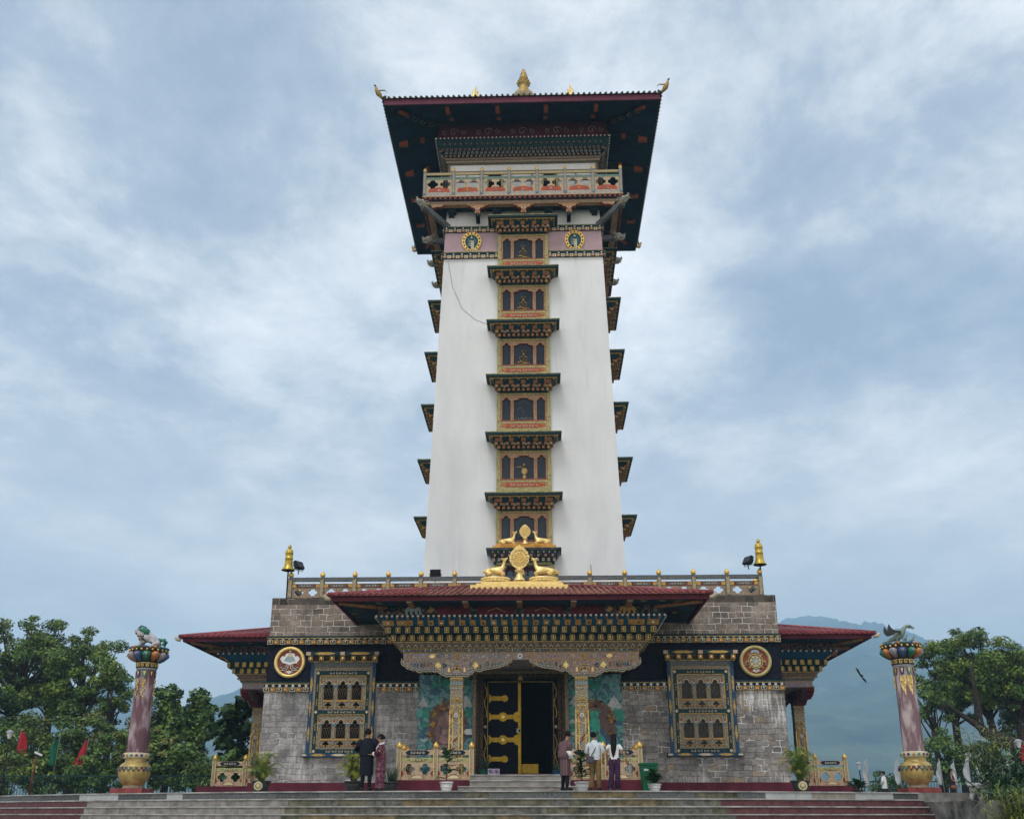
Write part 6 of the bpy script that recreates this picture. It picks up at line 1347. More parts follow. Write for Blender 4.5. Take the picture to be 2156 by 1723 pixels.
def hairdo(o, k, head, lean, kind):
    hx, hy = head; m = MB(Matrix.Scale(k, 4)); c = (hx, -lean+hy+.018, 1.655)
    m.lathe([(.001, .095), (.05, .085), (.085, .05), (.095, 0), (.088, -.05), (.06, -.085)], (c[0], c[1]+.01, c[2]), 'hair', 14)
    if kind == 'long':
        loft(m, [(c[0], c[1]+.03, 1.69, .09, .07), (c[0], c[1]+.06, 1.58, .095, .06), (c[0]+.0, c[1]+.09, 1.42, .10, .05), (c[0]+.01, c[1]+.11, 1.25, .085, .04), (c[0]+.02, c[1]+.11, 1.10, .05, .025), (c[0]+.02, c[1]+.10, 1.0, .01, .01)], 'hair')
    if kind == 'bun': m.ball((c[0], c[1]+.10, 1.63), .055, 'hair', 10)
    m.build('hair', o)
    m = MB(Matrix.Scale(k, 4))
    for s in (-1, 1): m.ball((hx+s*.035, -lean+hy-.085, 1.645), .012, 'hair', 6); m.ball((hx+s*.082, -lean+hy, 1.63), .02, 'skin', 6)
    m.tube([(hx, -lean+hy-.085, 1.64), (hx, -lean+hy-.115, 1.605), (hx, -lean+hy-.088, 1.60)], [.008, .014, .008], 'skin', 6); m.box(hx-.022, hx+.022, -lean+hy-.094, -lean+hy-.08, 1.57, 1.578, 'redbag'); m.build('face', o)
def robe(o, k, rings, mk, nm='robe'):
    m = MB(Matrix.Scale(k, 4)); loft(m, rings, mk, 20); m.build(nm, o)

# man in dark robe seen from behind, couple left
def man_dark():
    H = 1.74; arms = [((-.30, .0, 1.18), (-.20, -.20, 1.12), (.4, -1, .1)), ((.30, .0, 1.17), (.20, -.22, 1.10), (-.4, -1, .1))]
    o, k = figure('man in a black knee-length robe beside the woman in maroon', at(772, 1600, 29.75).x, 29.75, H, R(175), arms, S_LEG, (-.0, -.02), .02)
    robe(o, k, [(0, 0, .42, .19, .15), (0, 0, .55, .20, .16), (0, 0, .75, .20, .155), (0, 0, .93, .195, .15), (0, 0, 1.0, .175, .135)], 'gho', 'robe_skirt')
    robe(o, k, [(0, 0, .95, .205, .16), (0, 0, 1.02, .235, .18), (0, -.01, 1.15, .235, .17), (0, -.01, 1.32, .225, .145), (0, -.02, 1.42, .17, .11), (0, -.02, 1.47, .08, .08)], 'gho', 'robe_top')
    for s, (el, wr, fd) in zip((-1, 1), arms): sleeve(o, k, [(s*.17, -.02, 1.40), (s*.24, 0, 1.32), el, tuple(Vector(el).lerp(Vector(wr), .75))], [.09, .10, .10, .085], 'gho'); sleeve(o, k, [tuple(Vector(el).lerp(Vector(wr), .7)), tuple(Vector(el).lerp(Vector(wr), .95))], [.088, .085], 'redbag' if s > 0 else 'cuff', 'cuff')
    for s in (-1, 1): sleeve(o, k, [(s*.10, -.01, .5), (s*.105, .0, .3), (s*.11, .02, .1)], [.065, .062, .045], 'sock', 'sock')
    robe(o, k, [(0, 0, .985, .212, .165), (0, 0, 1.01, .212, .165)], 'dark', 'belt')
    shoes(o, k, S_LEG); hairdo(o, k, (0, -.02), .02, 'short')
def woman_maroon():
    H = 1.58; arms = [((-.22, -.06, 1.16), (-.12, -.26, 1.10), (.2, -1, .0)), ((.22, -.06, 1.16), (.12, -.26, 1.10), (-.2, -1, .0))]
    o, k = figure('woman in a patterned maroon dress and white collar, facing left', at(798, 1600, 29.7).x+.05, 29.7, H, R(-82), arms, S_LEG, (0, -.03), .02)
    robe(o, k, [(0, 0, .04, .155, .14), (0, 0, .3, .16, .145), (0, 0, .7, .17, .155), (0, 0, .95, .16, .14), (0, 0, 1.06, .145, .125)], 'kirao', 'long_skirt')
    robe(o, k, [(0, .01, .90, .185, .16), (0, 0, 1.1, .18, .145), (0, -.01, 1.3, .19, .14), (0, -.02, 1.42, .14, .10), (0, -.02, 1.46, .07, .07)], 'kirao', 'jacket')
    for s, (el, wr, fd) in zip((-1, 1), arms): sleeve(o, k, [(s*.16, -.02, 1.38), (s*.2, -.03, 1.28), el, tuple(Vector(el).lerp(Vector(wr), .7))], [.07, .075, .07, .065], 'kirao'); sleeve(o, k, [tuple(Vector(el).lerp(Vector(wr), .68)), tuple(Vector(el).lerp(Vector(wr), .9))], [.07, .07], 'cuff', 'cuff')
    m = MB(Matrix.Scale(k, 4)); m.tube([(-.1, .05, 1.44), (-.12, -.05, 1.40), (-.06, -.14, 1.30), (0, -.15, 1.2)], [.03, .035, .03, .02], 'scarf', 7); m.tube([(.1, .05, 1.44), (.12, -.05, 1.40), (.06, -.14, 1.30), (0, -.15, 1.2)], [.03, .035, .03, .02], 'scarf', 7); m.tube([(-.1, .05, 1.45), (0, .08, 1.46), (.1, .05, 1.45)], .03, 'scarf', 7); m.build('collar', o)
    shoes(o, k, S_LEG); hairdo(o, k, (0, -.03), .02, 'bun')
M['kirao'] = orn('maroon patterned silk', [(.085, .016, .04), (.11, .02, .045), (.07, .012, .035), (.22, .12, .14), (.09, .018, .04)], 9, 1.5, .5, .1)
man_dark(); woman_maroon()
def man_brown():
    H = 1.66; arms = [((-.22, .02, 1.14), (-.18, -.10, .90), (0, -.4, -1)), ((.24, .0, 1.14), (.22, -.14, .92), (0, -.4, -1))]
    o, k = figure('man in a striped brown robe with white cuffs looking down beside the steps', at(1189, 1600, 29.7).x, 29.7, H, R(125), arms, S_LEG, (.0, -.09), .07)
    robe(o, k, [(0, 0, .44, .185, .14), (0, 0, .6, .185, .145), (0, 0, .93, .185, .145), (0, 0, 1.0, .165, .13)], 'ghos', 'robe_skirt')
    robe(o, k, [(0, .01, .93, .20, .17), (0, .02, 1.0, .235, .20), (0, 0, 1.14, .225, .18), (0, -.03, 1.3, .21, .145), (0, -.06, 1.42, .15, .11), (0, -.07, 1.47, .08, .075)], 'ghos', 'robe_top')
    for s, (el, wr, fd) in zip((-1, 1), arms): sleeve(o, k, [(s*.16, -.05, 1.40), (s*.21, -.02, 1.30), el], [.085, .09, .09], 'ghos'); sleeve(o, k, [tuple(Vector(el)+Vector((0, 0, .02))), tuple(Vector(el).lerp(Vector(wr), .85))], [.082, .078], 'cuff', 'cuff')
    for s in (-1, 1): sleeve(o, k, [(s*.10, -.01, .5), (s*.105, .0, .3), (s*.11, .02, .09)], [.068, .066, .045], 'sock', 'sock')
    shoes(o, k, S_LEG); hairdo(o, k, (0, -.09), .07, 'short')
def man_white():
    H = 1.62; legs = [((-.10, -.03, .5), (-.11, .04, .09), (-.02, -.14)), ((.10, -.10, .5), (.12, .12, .11), (.02, -.13))]; arms = [((-.27, .03, 1.14), (-.25, -.06, .92), (0, -.3, -1)), ((.27, .04, 1.14), (.24, -.08, .92), (0, -.3, -1))]
    o, k = figure('man in a pale shirt and khaki trousers with a dark sling bag', at(1252, 1600, 29.6).x, 29.6, H, R(170), arms, legs, (.03, -.02), .0)
    robe(o, k, [(0, 0, .90, .175, .135), (0, 0, 1.02, .17, .13), (0, 0, 1.25, .185, .135), (0, 0, 1.38, .18, .12), (0, 0, 1.44, .10, .085), (0, 0, 1.49, .065, .065)], 'shirt', 'shirt')
    for s, (el, wr, fd) in zip((-1, 1), arms): sleeve(o, k, [(s*.13, 0, 1.39), (s*.21, .01, 1.30), el, tuple(Vector(el).lerp(Vector(wr), .9))], [.065, .068, .06, .045], 'shirt')
    for s, (kn, an, t) in zip((-1, 1), legs): sleeve(o, k, [(s*.085, 0, .95), (s*.09, -.01, .8), kn, (an[0], an[1], .08)], [.10, .10, .08, .07], 'khaki', 'trouser_leg')
    m = MB(Matrix.Scale(k, 4)); m.tube([(-.12, -.13, 1.05), (-.17, -.08, 1.4), (-.14, .02, 1.45), (-.02, .15, 1.2), (.1, .16, 1.0)], .014, 'bag', 5); m.tube([(.02, .19, .93), (.2, .19, .93)], .0, 'bag', 4); m.frus((.0, .24, .135, .24, .82), (.01, .23, .15, .22, 1.0), 'bag'); m.build('sling_bag', o)
    shoes(o, k, legs); hairdo(o, k, (.03, -.02), .0, 'short')
def woman_tee():
    H = 1.56; legs = [((-.09, -.02, .5), (-.08, .0, .09), (-.02, -.13)), ((.10, -.04, .5), (.14, .1, .10), (.02, -.13))]; arms = [((-.30, .02, 1.14), (-.40, -.04, .92), (-.1, -.3, -1)), ((.24, .02, 1.13), (.22, -.08, .90), (0, -.3, -1))]
    o, k = figure('woman with very long black hair, white tee and purple trousers, seen from behind', at(1293, 1600, 29.55).x, 29.55, H, R(172), arms, legs, (0, 0), .0)
    robe(o, k, [(0, 0, .95, .155, .12), (0, 0, 1.08, .14, .11), (0, 0, 1.26, .165, .12), (0, 0, 1.37, .165, .11), (0, 0, 1.43, .08, .075)], 'tee', 'tee_shirt')
    for s, (el, wr, fd) in zip((-1, 1), arms): sleeve(o, k, [(s*.13, 0, 1.385), (s*.20, .01, 1.30), tuple(Vector((s*.18, 0, 1.39)).lerp(Vector(el), .62))], [.06, .062, .058], 'tee')
    for s, (kn, an, t) in zip((-1, 1), legs): sleeve(o, k, [(s*.08, 0, 1.0), (s*.085, -.01, .85), kn, (an[0], an[1], .05)], [.095, .10, .085, .085], 'purple', 'trouser_leg')
    m = MB(Matrix.Scale(k, 4)); m.box(-.445, -.40, -.11, -.095, .80, .90, 'black'); m.build('held_phone', o)
    shoes(o, k, legs, 'sole'); hairdo(o, k, (0, 0), .0, 'long')
man_brown(); man_white(); woman_tee()
def far_people():
    arms = [((-.26, -.02, 1.14), (-.18, -.18, 1.0), (.3, -1, 0)), ((.26, -.02, 1.14), (.18, -.18, 1.0), (-.3, -1, 0))]
    Y = 54.; o, k = figure('distant woman in a dark dress and white scarf carrying a red bag', at(2004, 1640, Y).x, Y, 1.6, R(60), arms, S_LEG)
    robe(o, k, [(0, 0, .04, .18, .16), (0, 0, .6, .19, .16), (0, 0, 1.0, .17, .14), (0, 0, 1.3, .19, .14), (0, 0, 1.43, .1, .09)], 'dark', 'dress'); m = MB(Matrix.Scale(k, 4)); m.tube([(-.06, -.1, 1.44), (-.08, -.16, 1.2), (-.05, -.17, .95)], .035, 'scarf', 6); m.build('scarf', o); m = MB(Matrix.Scale(k, 4)); m.ball((-.3, -.05, .72), .15, 'redbag', 10, .11); m.build('handbag', o); hairdo(o, k, (0, 0), 0, 'bun'); shoes(o, k, S_LEG)
    Y = 58.; o, k = figure('distant person in a white shirt between the right railing and the pillar', at(1860, 1640, Y).x, Y, 1.62, R(-120), arms, S_LEG)
    robe(o, k, [(0, 0, .75, .23, .16), (0, 0, 1.1, .21, .15), (0, 0, 1.36, .19, .13), (0, 0, 1.45, .08, .08)], 'tee', 'loose_shirt'); robe(o, k, [(0, 0, .05, .16, .12), (0, 0, .8, .17, .13)], 'dark', 'trousers')
    for s, (el, wr, fd) in zip((-1, 1), arms): sleeve(o, k, [(s*.17, 0, 1.38), el, wr], [.07, .07, .06], 'tee')
    hairdo(o, k, (0, 0), 0, 'short'); shoes(o, k, S_LEG)
    a2 = [((-.28, -.12, 1.25), (-.2, -.35, 1.35), (.2, -1, .3)), ((.26, -.1, 1.2), (.18, -.32, 1.28), (-.2, -1, .3))]
    Y = 50.; o, k = figure('person in a white shirt raising a camera among the white flags', at(2115, 1640, Y).x, Y, 1.68, R(-110), a2, S_LEG)
    robe(o, k, [(0, 0, .85, .19, .15), (0, 0, 1.1, .19, .14), (0, 0, 1.36, .19, .13), (0, 0, 1.45, .08, .08)], 'tee', 'shirt'); robe(o, k, [(0, 0, .05, .16, .12), (0, 0, .9, .17, .13)], 'dark', 'trousers')
    for s, (el, wr, fd) in zip((-1, 1), a2): sleeve(o, k, [(s*.17, 0, 1.38), el, wr], [.065, .06, .045], 'tee')
    hairdo(o, k, (0, 0), 0, 'short'); shoes(o, k, S_LEG)
far_people()
# ------------------------------------------------------------------ pots, plants, signs
def leafm(name, c, c2): 
    M[name] = mat(name, c, .5, var=.3, vs=3, col2=c2, spec=.35); b = M[name].node_tree.nodes['Principled BSDF']
    return M[name]
for k, a, b in (('palmy', (.20, .21, .02), (.34, .33, .04)), ('palmg', (.05, .12, .02), (.12, .2, .03)), ('leafd', (.012, .045, .018), (.03, .09, .03)), ('leafm', (.03, .085, .02), (.06, .15, .03)), ('leafy', (.10, .15, .03), (.20, .25, .05)), ('leafs', (.03, .06, .035), (.09, .13, .06)),
                ('lt1', (.05, .115, .015), (.085, .165, .022)), ('lt2', (.10, .185, .022), (.15, .24, .032)), ('lt3', (.15, .23, .025), (.22, .30, .035)), ('lt4', (.012, .038, .008), (.026, .066, .012)), ('ly1', (.12, .15, .03), (.20, .21, .04)), ('ly2', (.05, .09, .025), (.09, .14, .035)), ('dry', (.24, .22, .11), (.36, .34, .2))): leafm(k, a, b)
M['bark'] = mat('bark', (.022, .018, .014), .9, var=.4, vs=6, col2=(.06, .05, .04), bump=.6)
M['potw'] = mat('white pot', (.62, .63, .64), .55, var=.08); M['potk'] = mat('black pot', (.018, .02, .02), .4, var=.3, spec=.5); M['soil'] = mat('soil', (.04, .03, .02), .95); M['potgr'] = mat('green pot', (.02, .12, .08), .5); M['potbl'] = mat('blue pot', (.02, .08, .16), .5); M['bing'] = mat('green bin plastic', (.01, .10, .05), .5, var=.15)
def pot(o, k, r, h, rim=.03):
    m = MB(); m.lathe([(r*.68, 0), (r*.72, .02), (r*.92, h*.75), (r*.9, h*.82), (r+rim*.3, h*.84), (r+rim*.4, h*.97), (r, h), (r*.88, h), (r*.86, h*.9)], (0, 0, 0), k, 26, cap=False)
    if k == 'potw':
        for i in range(8): a = 2*PI*i/8; m.tube([((r*.86)*math.cos(a+t), (r*.86)*math.sin(a+t), h*(.55-.12*math.sin((t+.3)*5))) for t in (-.3, -.15, 0, .15, .3)], .012, k, 5)
    m.build('pot', o); m = MB(); m.lathe([(.001, h*.9), (r*.87, h*.9)], (0, 0, 0), 'soil', 20, cap=False); m.build('soil', o)
def blade(m, pts, w, k, side=None):
    pts = [Vector(p) for p in pts]; n = len(pts); vs = []
    for i, p in enumerate(pts):
        d = (pts[min(i+1, n-1)]-pts[max(i-1, 0)]).normalized(); s = side or d.cross(Vector((0, 0, 1))); s = s.normalized() if s.length > 1e-4 else Vector((1, 0, 0)); t = i/(n-1); ww = w*(math.sin(PI*min(.98, .12+.86*t))**.7); vs += [p-s*ww, p+Vector((0, 0, -ww*.25)), p+s*ww]
    m.add(vs, [(3*i+a, 3*i+a+1, 3*i+a+4, 3*i+a+3) for i in range(n-1) for a in (0, 1)], k, True)
def palm(X, Y, H, label, seed, emblem):
    o = empty('potted_palm', (X, Y, 0)); tag(o, label, 'potted palm', 'yellow-green palms in black pots'); r = random.Random(seed)
    pot(o, 'potk', .29, .33)
    if emblem:
        m = MB(); m.lathe_y((0, -.27, .17), .13, .03, 'creamy', 18); m.lathe_y((0, -.30, .17), .11, .008, 'jamb', 18)
        for i in range(6): a = PI*i/6; m.tube([(-.09*math.cos(a), -.31, .17-.09*math.sin(a)), (.09*math.cos(a), -.31, .17+.09*math.sin(a))], .01, 'creamy', 4)
        m.tube([(.1*math.cos(2*PI*i/16), -.31, .17+.1*math.sin(2*PI*i/16)) for i in range(16)], .012, 'creamy', 4, True); m.build('wheel_emblem', o)
    m = MB(); st = MB()
    for i in range(46):
        a = r.uniform(0, 2*PI); L_ = H*r.uniform(.3, 1.0); out = r.uniform(.25, .75)*(.6+.4*H); b = Vector((r.uniform(-.08, .08), r.uniform(-.08, .08), .3)); pts = []
        for j in range(9): t = j/8; pts.append(b+Vector((math.cos(a)*out*t**1.4, math.sin(a)*out*t**1.4, L_*(math.sin(min(1, t*1.05)*PI*.56)/math.sin(PI*.56))*1.0 - .30*out*t**4)))
        st.tube(pts[:6], [.012]*3+[.008]*3, 'palmg', 4); k0 = r.choice(['palmy', 'palmy', 'palmg'])
        for j in range(40):
            t = .12+.88*j/39; i0 = min(7, int(t*8)); p = pts[i0].lerp(pts[i0+1], t*8-i0); d = (pts[i0+1]-pts[i0]).normalized(); s = Vector((-math.sin(a), math.cos(a), 0))
            for q in (-1, 1): e = p+(s*q*.75+d*.55+Vector((0, 0, .02))).normalized()*r.uniform(.16, .26)*(1.15-t*.5); m.add([p-d*.0055, p+d*.0055, e+Vector((0, 0, -.05)), ], [(0, 1, 2)], k0 if r.random() < .75 else 'palmg')
    st.build('stems', o); m.build('fronds', o)
P0 = at(544, 1640, 30.6); palm(P0.x, 30.9, .95, 'yellow-green potted palm at the left end of the wall, wheel emblem on its pot', 1, True)
palm(at(733, 1640, 30.4).x, 31.3, .95, 'potted palm left of the man in the black robe', 2, False)
palm(at(1687, 1640, 31).x, 31.2, 1.12, 'tall yellow-green potted palm at the right corner of the temple', 3, True)
def snake(X, Y, z, k, H, label, seed, pr=.2, ph=.25):
    o = empty('snake_plant', (X, Y, z)); tag(o, label, 'potted plant'); r = random.Random(seed); pot(o, k, pr, ph); m = MB()
    for i in range(30): a = r.uniform(0, 2*PI); q = r.uniform(0, pr*.7); l = H*r.uniform(.5, 1); b = Vector((q*math.cos(a), q*math.sin(a), ph*.85)); m.tube([b, b+Vector((.1*math.cos(a)*l, .1*math.sin(a)*l, l*.5)), b+Vector((.3*math.cos(a)*l, .3*math.sin(a)*l, l))], [.022, .026, .003], 'leafs', 4, flat=.5)
    m.build('leaves', o)
snake(at(820, 1640, 31).x, 31.1, 0, 'potk', .62, 'spiky snake plant in a black pot right of the woman in maroon', 5, .26, .3)
snake(-1.28, 34.2, .54, 'potgr', .5, 'snake plant in a green pot left of the doorway', 6, .17, .24)
snake(1.16, 34.2, .54, 'potbl', .3, 'small plant in a blue pot right of the doorway', 7, .14, .22)
def leafy(X, Y, z, k, label, seed, H, n, ls, mk, stem=True, pr=.2, ph=.28, spread=.3, wid=.28):
    o = empty('potted_plant', (X, Y, z)); tag(o, label, 'potted plant'); r = random.Random(seed)
    if k: pot(o, k, pr, ph)
    m = MB(); st = MB(); st.tube([(0, 0, ph*.8), (.01, 0, ph+H*.5), (0, 0, ph+H*.85)], .014, 'bark', 5); st.build('stem', o)
    for i in range(n):
        t = r.random(); a = i*2.4+r.uniform(-.4, .4); b = Vector((.02*math.cos(a), .02*math.sin(a), ph+H*(.08+.85*t))); l = ls*r.uniform(.7, 1.15)*(1.1-.3*t); up = r.uniform(.15, .8) if t < .8 else 1.1; d = Vector((math.cos(a), math.sin(a), up)).normalized()
        off = d*spread*(1-t*.6)*r.random(); blade(m, [b+off, b+off+d*l*.5, b+off+d*l+Vector((0, 0, -l*.25))], l*wid, mk if r.random() < .7 else ('leafm' if mk == 'leafd' else 'leafd'))
    m.build('leaves', o)
leafy(at(941, 1640, 30.6).x, 30.4, 0, 'potw', 'rubber plant with broad dark leaves in a white pot left of the steps', 3, .95, 34, .34, 'leafd', spread=.1, wid=.24)
leafy(at(1224, 1640, 30.6).x, 30.4, 0, 'potw', 'leafy green plant in a white pot between the two men', 4, .85, 120, .26, 'leafm', spread=.16, wid=.2, pr=.22)
leafy(at(1376, 1640, 30.6).x, 30.5, 0, 'potw', 'bushy variegated plant in a white pot in front of the green bin', 9, .35, 110, .34, 'leafm', spread=.05, wid=.16, pr=.2, ph=.22)
leafy(at(1797, 1660, 38).x, 37.5, 0, 'potk', 'low leafy pot plant beside the end of the right railing', 11, .25, 60, .3, 'leafm', wid=.35, pr=.2, ph=.2)
# green bin
o = empty('litter_bin', (at(1366, 1640, 31.4).x, 31.5, 0)); tag(o, 'green plastic litter bin behind the bushy pot plant', 'bin')
m = MB(); m.frus((-.19, .19, -.17, .17, 0), (-.26, .26, -.23, .23, .8), 'bing'); m.build('body', o)
m = MB(); m.box(-.285, .285, -.255, .255, .8, .86, 'bing'); m.build('rim', o)
m = MB()
for i, x in enumerate((-.14, -.105, -.07, -.035, .05, .085, .12)): m.box(x-.012, x+.012, -.222, -.20, .62+.01*(i % 2), .68, 'white')
m.build('lettering', o)
M['signw'] = mat('lilac white sign', (.50, .42, .56), .5, var=.03); M['purps'] = mat('purple print', (.09, .03, .14), .5)
# signs by the door
for i, x in enumerate((-1.04, -.84)):
    o = empty('notice_board', (x, 33.9, .54)); tag(o, ['white and purple notice with a barred camera symbol, left of a pair by the door', 'white and purple notice with a barred shoe symbol, right of a pair by the door'][i], 'sign')
    m = MB(); m.box(-.095, .095, -.01, .01, .0, .26, 'signw'); m.build('board', o); m = MB(); y = -.014
    m.tube([(.06*math.cos(2*PI*k/18), y, .17+.06*math.sin(2*PI*k/18)) for k in range(18)], .010, 'purps', 4, True); m.tube([(-.04, y-.004, .21), (.04, y-.004, .13)], .008, 'purps', 4)
    if i == 0: m.box(-.035, .035, y, y+.01, .15, .185, 'purps'); m.box(-.012, .012, y, y+.01, .185, .195, 'purps')
    else: m.tube([(-.015, y, .2), (-.02, y, .16), (.0, y, .14)], .009, 'purps', 4); m.tube([(.02, y, .2), (.015, y, .16), (.035, y, .14)], .009, 'purps', 4)
    for z in (.06, .035): m.box(-.07, .07, y, y+.01, z, z+.008, 'purps')
    m.box(-.095, .095, -.013, -.009, 0, .015, 'purps'); m.build('symbols', o)

# donation box inside the door, white box on the mural
o = empty('donation_box', (.22, 35.6, .68)); tag(o, 'yellow donation box standing just inside the open door', 'box'); m = MB(); m.box(-.33, .33, -.2, .2, 0, .34, 'brass'); m.build('body', o); m = MB()
for i in range(7): m.box(-.2+i*.05, -.175+i*.05, -.21, -.2, .20, .25, 'oldgold')
m.box(-.12, .12, -.04, .04, .34, .345, 'black'); m.build('lettering', o)
m = MB(); m.box(-1.98, -1.72, 34.86, 34.96, 1.98, 2.17, 'potw'); m.box(-2.15, -1.98, 34.9, 34.96, 2.02, 2.13, 'creamy'); m.box(-1.78, -1.75, 34.85, 34.86, 2.11, 2.13, 'black'); tag(m.build('switch_box'), 'white switch box fixed to the left mural beside the column', 'switch box')


# ------------------------------------------------------------------ lamps, flags, fences, planters
def lamp(px, Y, ytop, label, k=1.):
    p = at(px, ytop, Y); H = p.z; o = empty('street_lamp', (p.x, Y, 0)); tag(o, label, 'street lamp', 'lamp posts round the terrace')
    m = MB(); m.tube([(0, 0, 0), (0, 0, .5), (0, 0, .55), (0, 0, H-.45)], [.06, .06, .04, .035], 'black', 8); m.build('pole', o)
    m = MB(); m.lathe([(.06, H-.38), (.14, H-.11), (.14, H-.09)], (0, 0, 0), 'potw', 12); m.build('lantern', o); m = MB(); m.lathe([(.19, H-.1), (.18, H-.07), (.08, H), (.02, H+.02)], (0, 0, 0), 'lampt', 12); m.build('cap', o)
M['lampt'] = mat('grey lamp cap', (.3, .32, .34), .5)
lamp(22, 46, 1536, 'black lamp post with pale cap at the far left, before the trees')
lamp(353, 55, 1571, 'lamp post between the left pillar and the white flags')
lamp(1807, 60, 1603, 'small lamp post right of the right side porch')
lamp(2037, 52, 1583, 'lamp post between the right pillar and the flags')
lamp(2142, 48, 1555, 'lamp post beside the red and blue flags at the right edge')
def flag(px, Y, ytop, ybot, w, mk, label, group, lean=0., sway=.25):
    a = at(px, ytop, Y); b = at(px, ybot, Y); o = empty('flag', (a.x, Y, 0)); tag(o, label, 'flag', group)
    m = MB(); m.tube([(-lean, 0, 0), (0, 0, a.z+.12)], .022, 'polem' if mk != 'flagw' else 'polew', 5); m.build('pole', o)
    r = random.Random(int(px)); h = a.z-b.z; n = 14; vs = []; fs = []; ph = r.random()*6
    for i in range(n+1):
        t = i/n; x0 = -lean*(1-(a.z-h*t)/a.z); ww = w*(.45+.55*min(1, t*2.6))*(1+.1*math.sin(ph+t*6)) if t < .9 else w*(1-(t-.9)*5*r.random())
        for j in range(5): u = j/4; vs.append((x0+sway*t*0-ww*u*(1 if sway > 0 else -1), .10*math.sin(u*5+t*3+ph), a.z-h*t-(.18*u*(1-t) if t < 1 else 0)+.05*u*math.sin(ph)))
    for i in range(n):
        for j in range(4): fs.append((i*5+j, i*5+j+1, i*5+j+6, i*5+j+5))
    m = MB(); m.add(vs, fs, mk, True); c = m.build('cloth', o); s_ = c.modifiers.new('t', 'SOLIDIFY'); s_.thickness = .01
for k, c in dict(flagr=(.34, .018, .028), flagg=(.01, .10, .05), flagw=(.42, .45, .47), flagb=(.03, .05, .2), polem=(.12, .14, .1), polew=(.25, .27, .28)).items(): M[k] = mat(k+' cloth', c, .8, var=.12, vs=3)
flag(44, 52, 1536, 1594, .46, 'flagr', 'dark red flag nearest the left edge', 'coloured flags left of the pillar', sway=-1)
flag(127, 50.5, 1550, 1612, .42, 'flagg', 'dark green flag between the two red flags', 'coloured flags left of the pillar', .15, 1)
flag(187, 52, 1556, 1618, .48, 'flagr', 'bright red flag with a yellow fringe nearest the left pillar', 'coloured flags left of the pillar', .25, 1)
WL = [(252, 1560, 1635, 'white flag hanging just behind the left pillar pot'), (313, 1580, 1647, 'first white flag right of the left pillar'), (371, 1573, 1640, 'white flag right of the lamp post'), (415, 1575, 1642, 'white flag nearest the left porch railing'), (461, 1560, 1625, 'white flag touching the left porch railing post')]
for i, (x, a, b, l) in enumerate(WL): flag(x, 54, a, b, .34, 'flagw', l, 'white prayer flags on the left', .08, 1 if i % 2 else -1)
WR = [(1822, 1596, 1655, 'white flag right of the right porch railing'), (1888, 1594, 1650, 'white flag behind the distant person in white'), (1932, 1603, 1640, 'grey-white flag left of the right pillar pot'), (1976, 1600, 1650, 'white flag right of the right pillar pot'), (2006, 1602, 1655, 'white flag beside the distant woman in dark dress'), (2036, 1592, 1650, 'broad white flag left of the flowering reeds'), (2062, 1583, 1650, 'white flag at the foot of the big tree'), (2084, 1590, 1655, 'white flag left among the reeds'), (2102, 1600, 1655, 'white flag right among the reeds'), (2124, 1580, 1650, 'white flag near the person with a camera')]
for i, (x, a, b, l) in enumerate(WR): flag(x, 55, a, b, .38 if i > 4 else .28, 'flagw', l, 'white prayer flags on the right', -.1, 1)
flag(2154, 44, 1565, 1606, .32, 'flagr', 'red and yellow flag at the right edge of the view', 'coloured flags at the right edge', -.2, 1)
flag(2136, 44, 1570, 1604, .2, 'flagb', 'dark blue flag left of the red one at the right edge', 'coloured flags at the right edge', -.2, 1)


def fence(x0, x1, Y, label):
    o = empty('fence', ((x0+x1)/2, Y, 0)); tag(o, label, 'fence', 'green iron fences at the terrace edge'); w = (x1-x0)/2; m = MB()
    m.tube([(-w, 0, 1.15), (w, 0, 1.15)], .03, 'fgreen', 5); m.tube([(-w, 0, .15), (w, 0, .15)], .025, 'fgreen', 5); m.build('rail', o); m = MB(); n = int(2*w/.16)
    for i in range(n): x = -w+i*.16; m.tube([(x, 0, .15), (x+.05, 0, 1.15)], .009, 'fgreen', 3); m.tube([(x+.05, 0, .15), (x, 0, 1.15)], .009, 'fgreen', 3)
    m.build('bars', o)
    for i in range(int(2*w/2.4)+1): m = MB(); x = -w+i*2.4; m.tube([(x, 0, 0), (x, 0, 1.3)], .035, 'fgreen', 5); m.build('post', o)
M['fgreen'] = mat('dark green iron paint', (.012, .045, .035), .5, var=.3)
fence(-29, -14.4, 50, 'long green iron fence left of the building, under the trees')
fence(17, 30, 60, 'green iron fence far behind the right pillar')
# plaque post among the left flags, thin pole
o = empty('plaque_post', (at(66, 1640, 47).x, 47, 0)); tag(o, 'rust coloured post with a slanted white plaque at the left', 'sign post'); m = MB(); m.tube([(0, 0, 0), (.06, 0, 1.95)], .045, 'rustd', 6); m.build('post', o); m = MB(); m.T = Matrix.Translation((.14, 0, 2.05)) @ Matrix.Rotation(R(22), 4, 'Y'); m.box(-.2, .2, -.02, .04, -.03, .05, 'potw'); m.build('plaque', o)

o = at(325, 1435, 58); m = MB(); m.tube([(o.x-.02, 58, 0), (o.x, 58, o.z)], [.05, .02], 'polew', 5); tag(m.build('bare_pole'), 'tall bare pole rising above the trees right of the left pillar', 'pole')
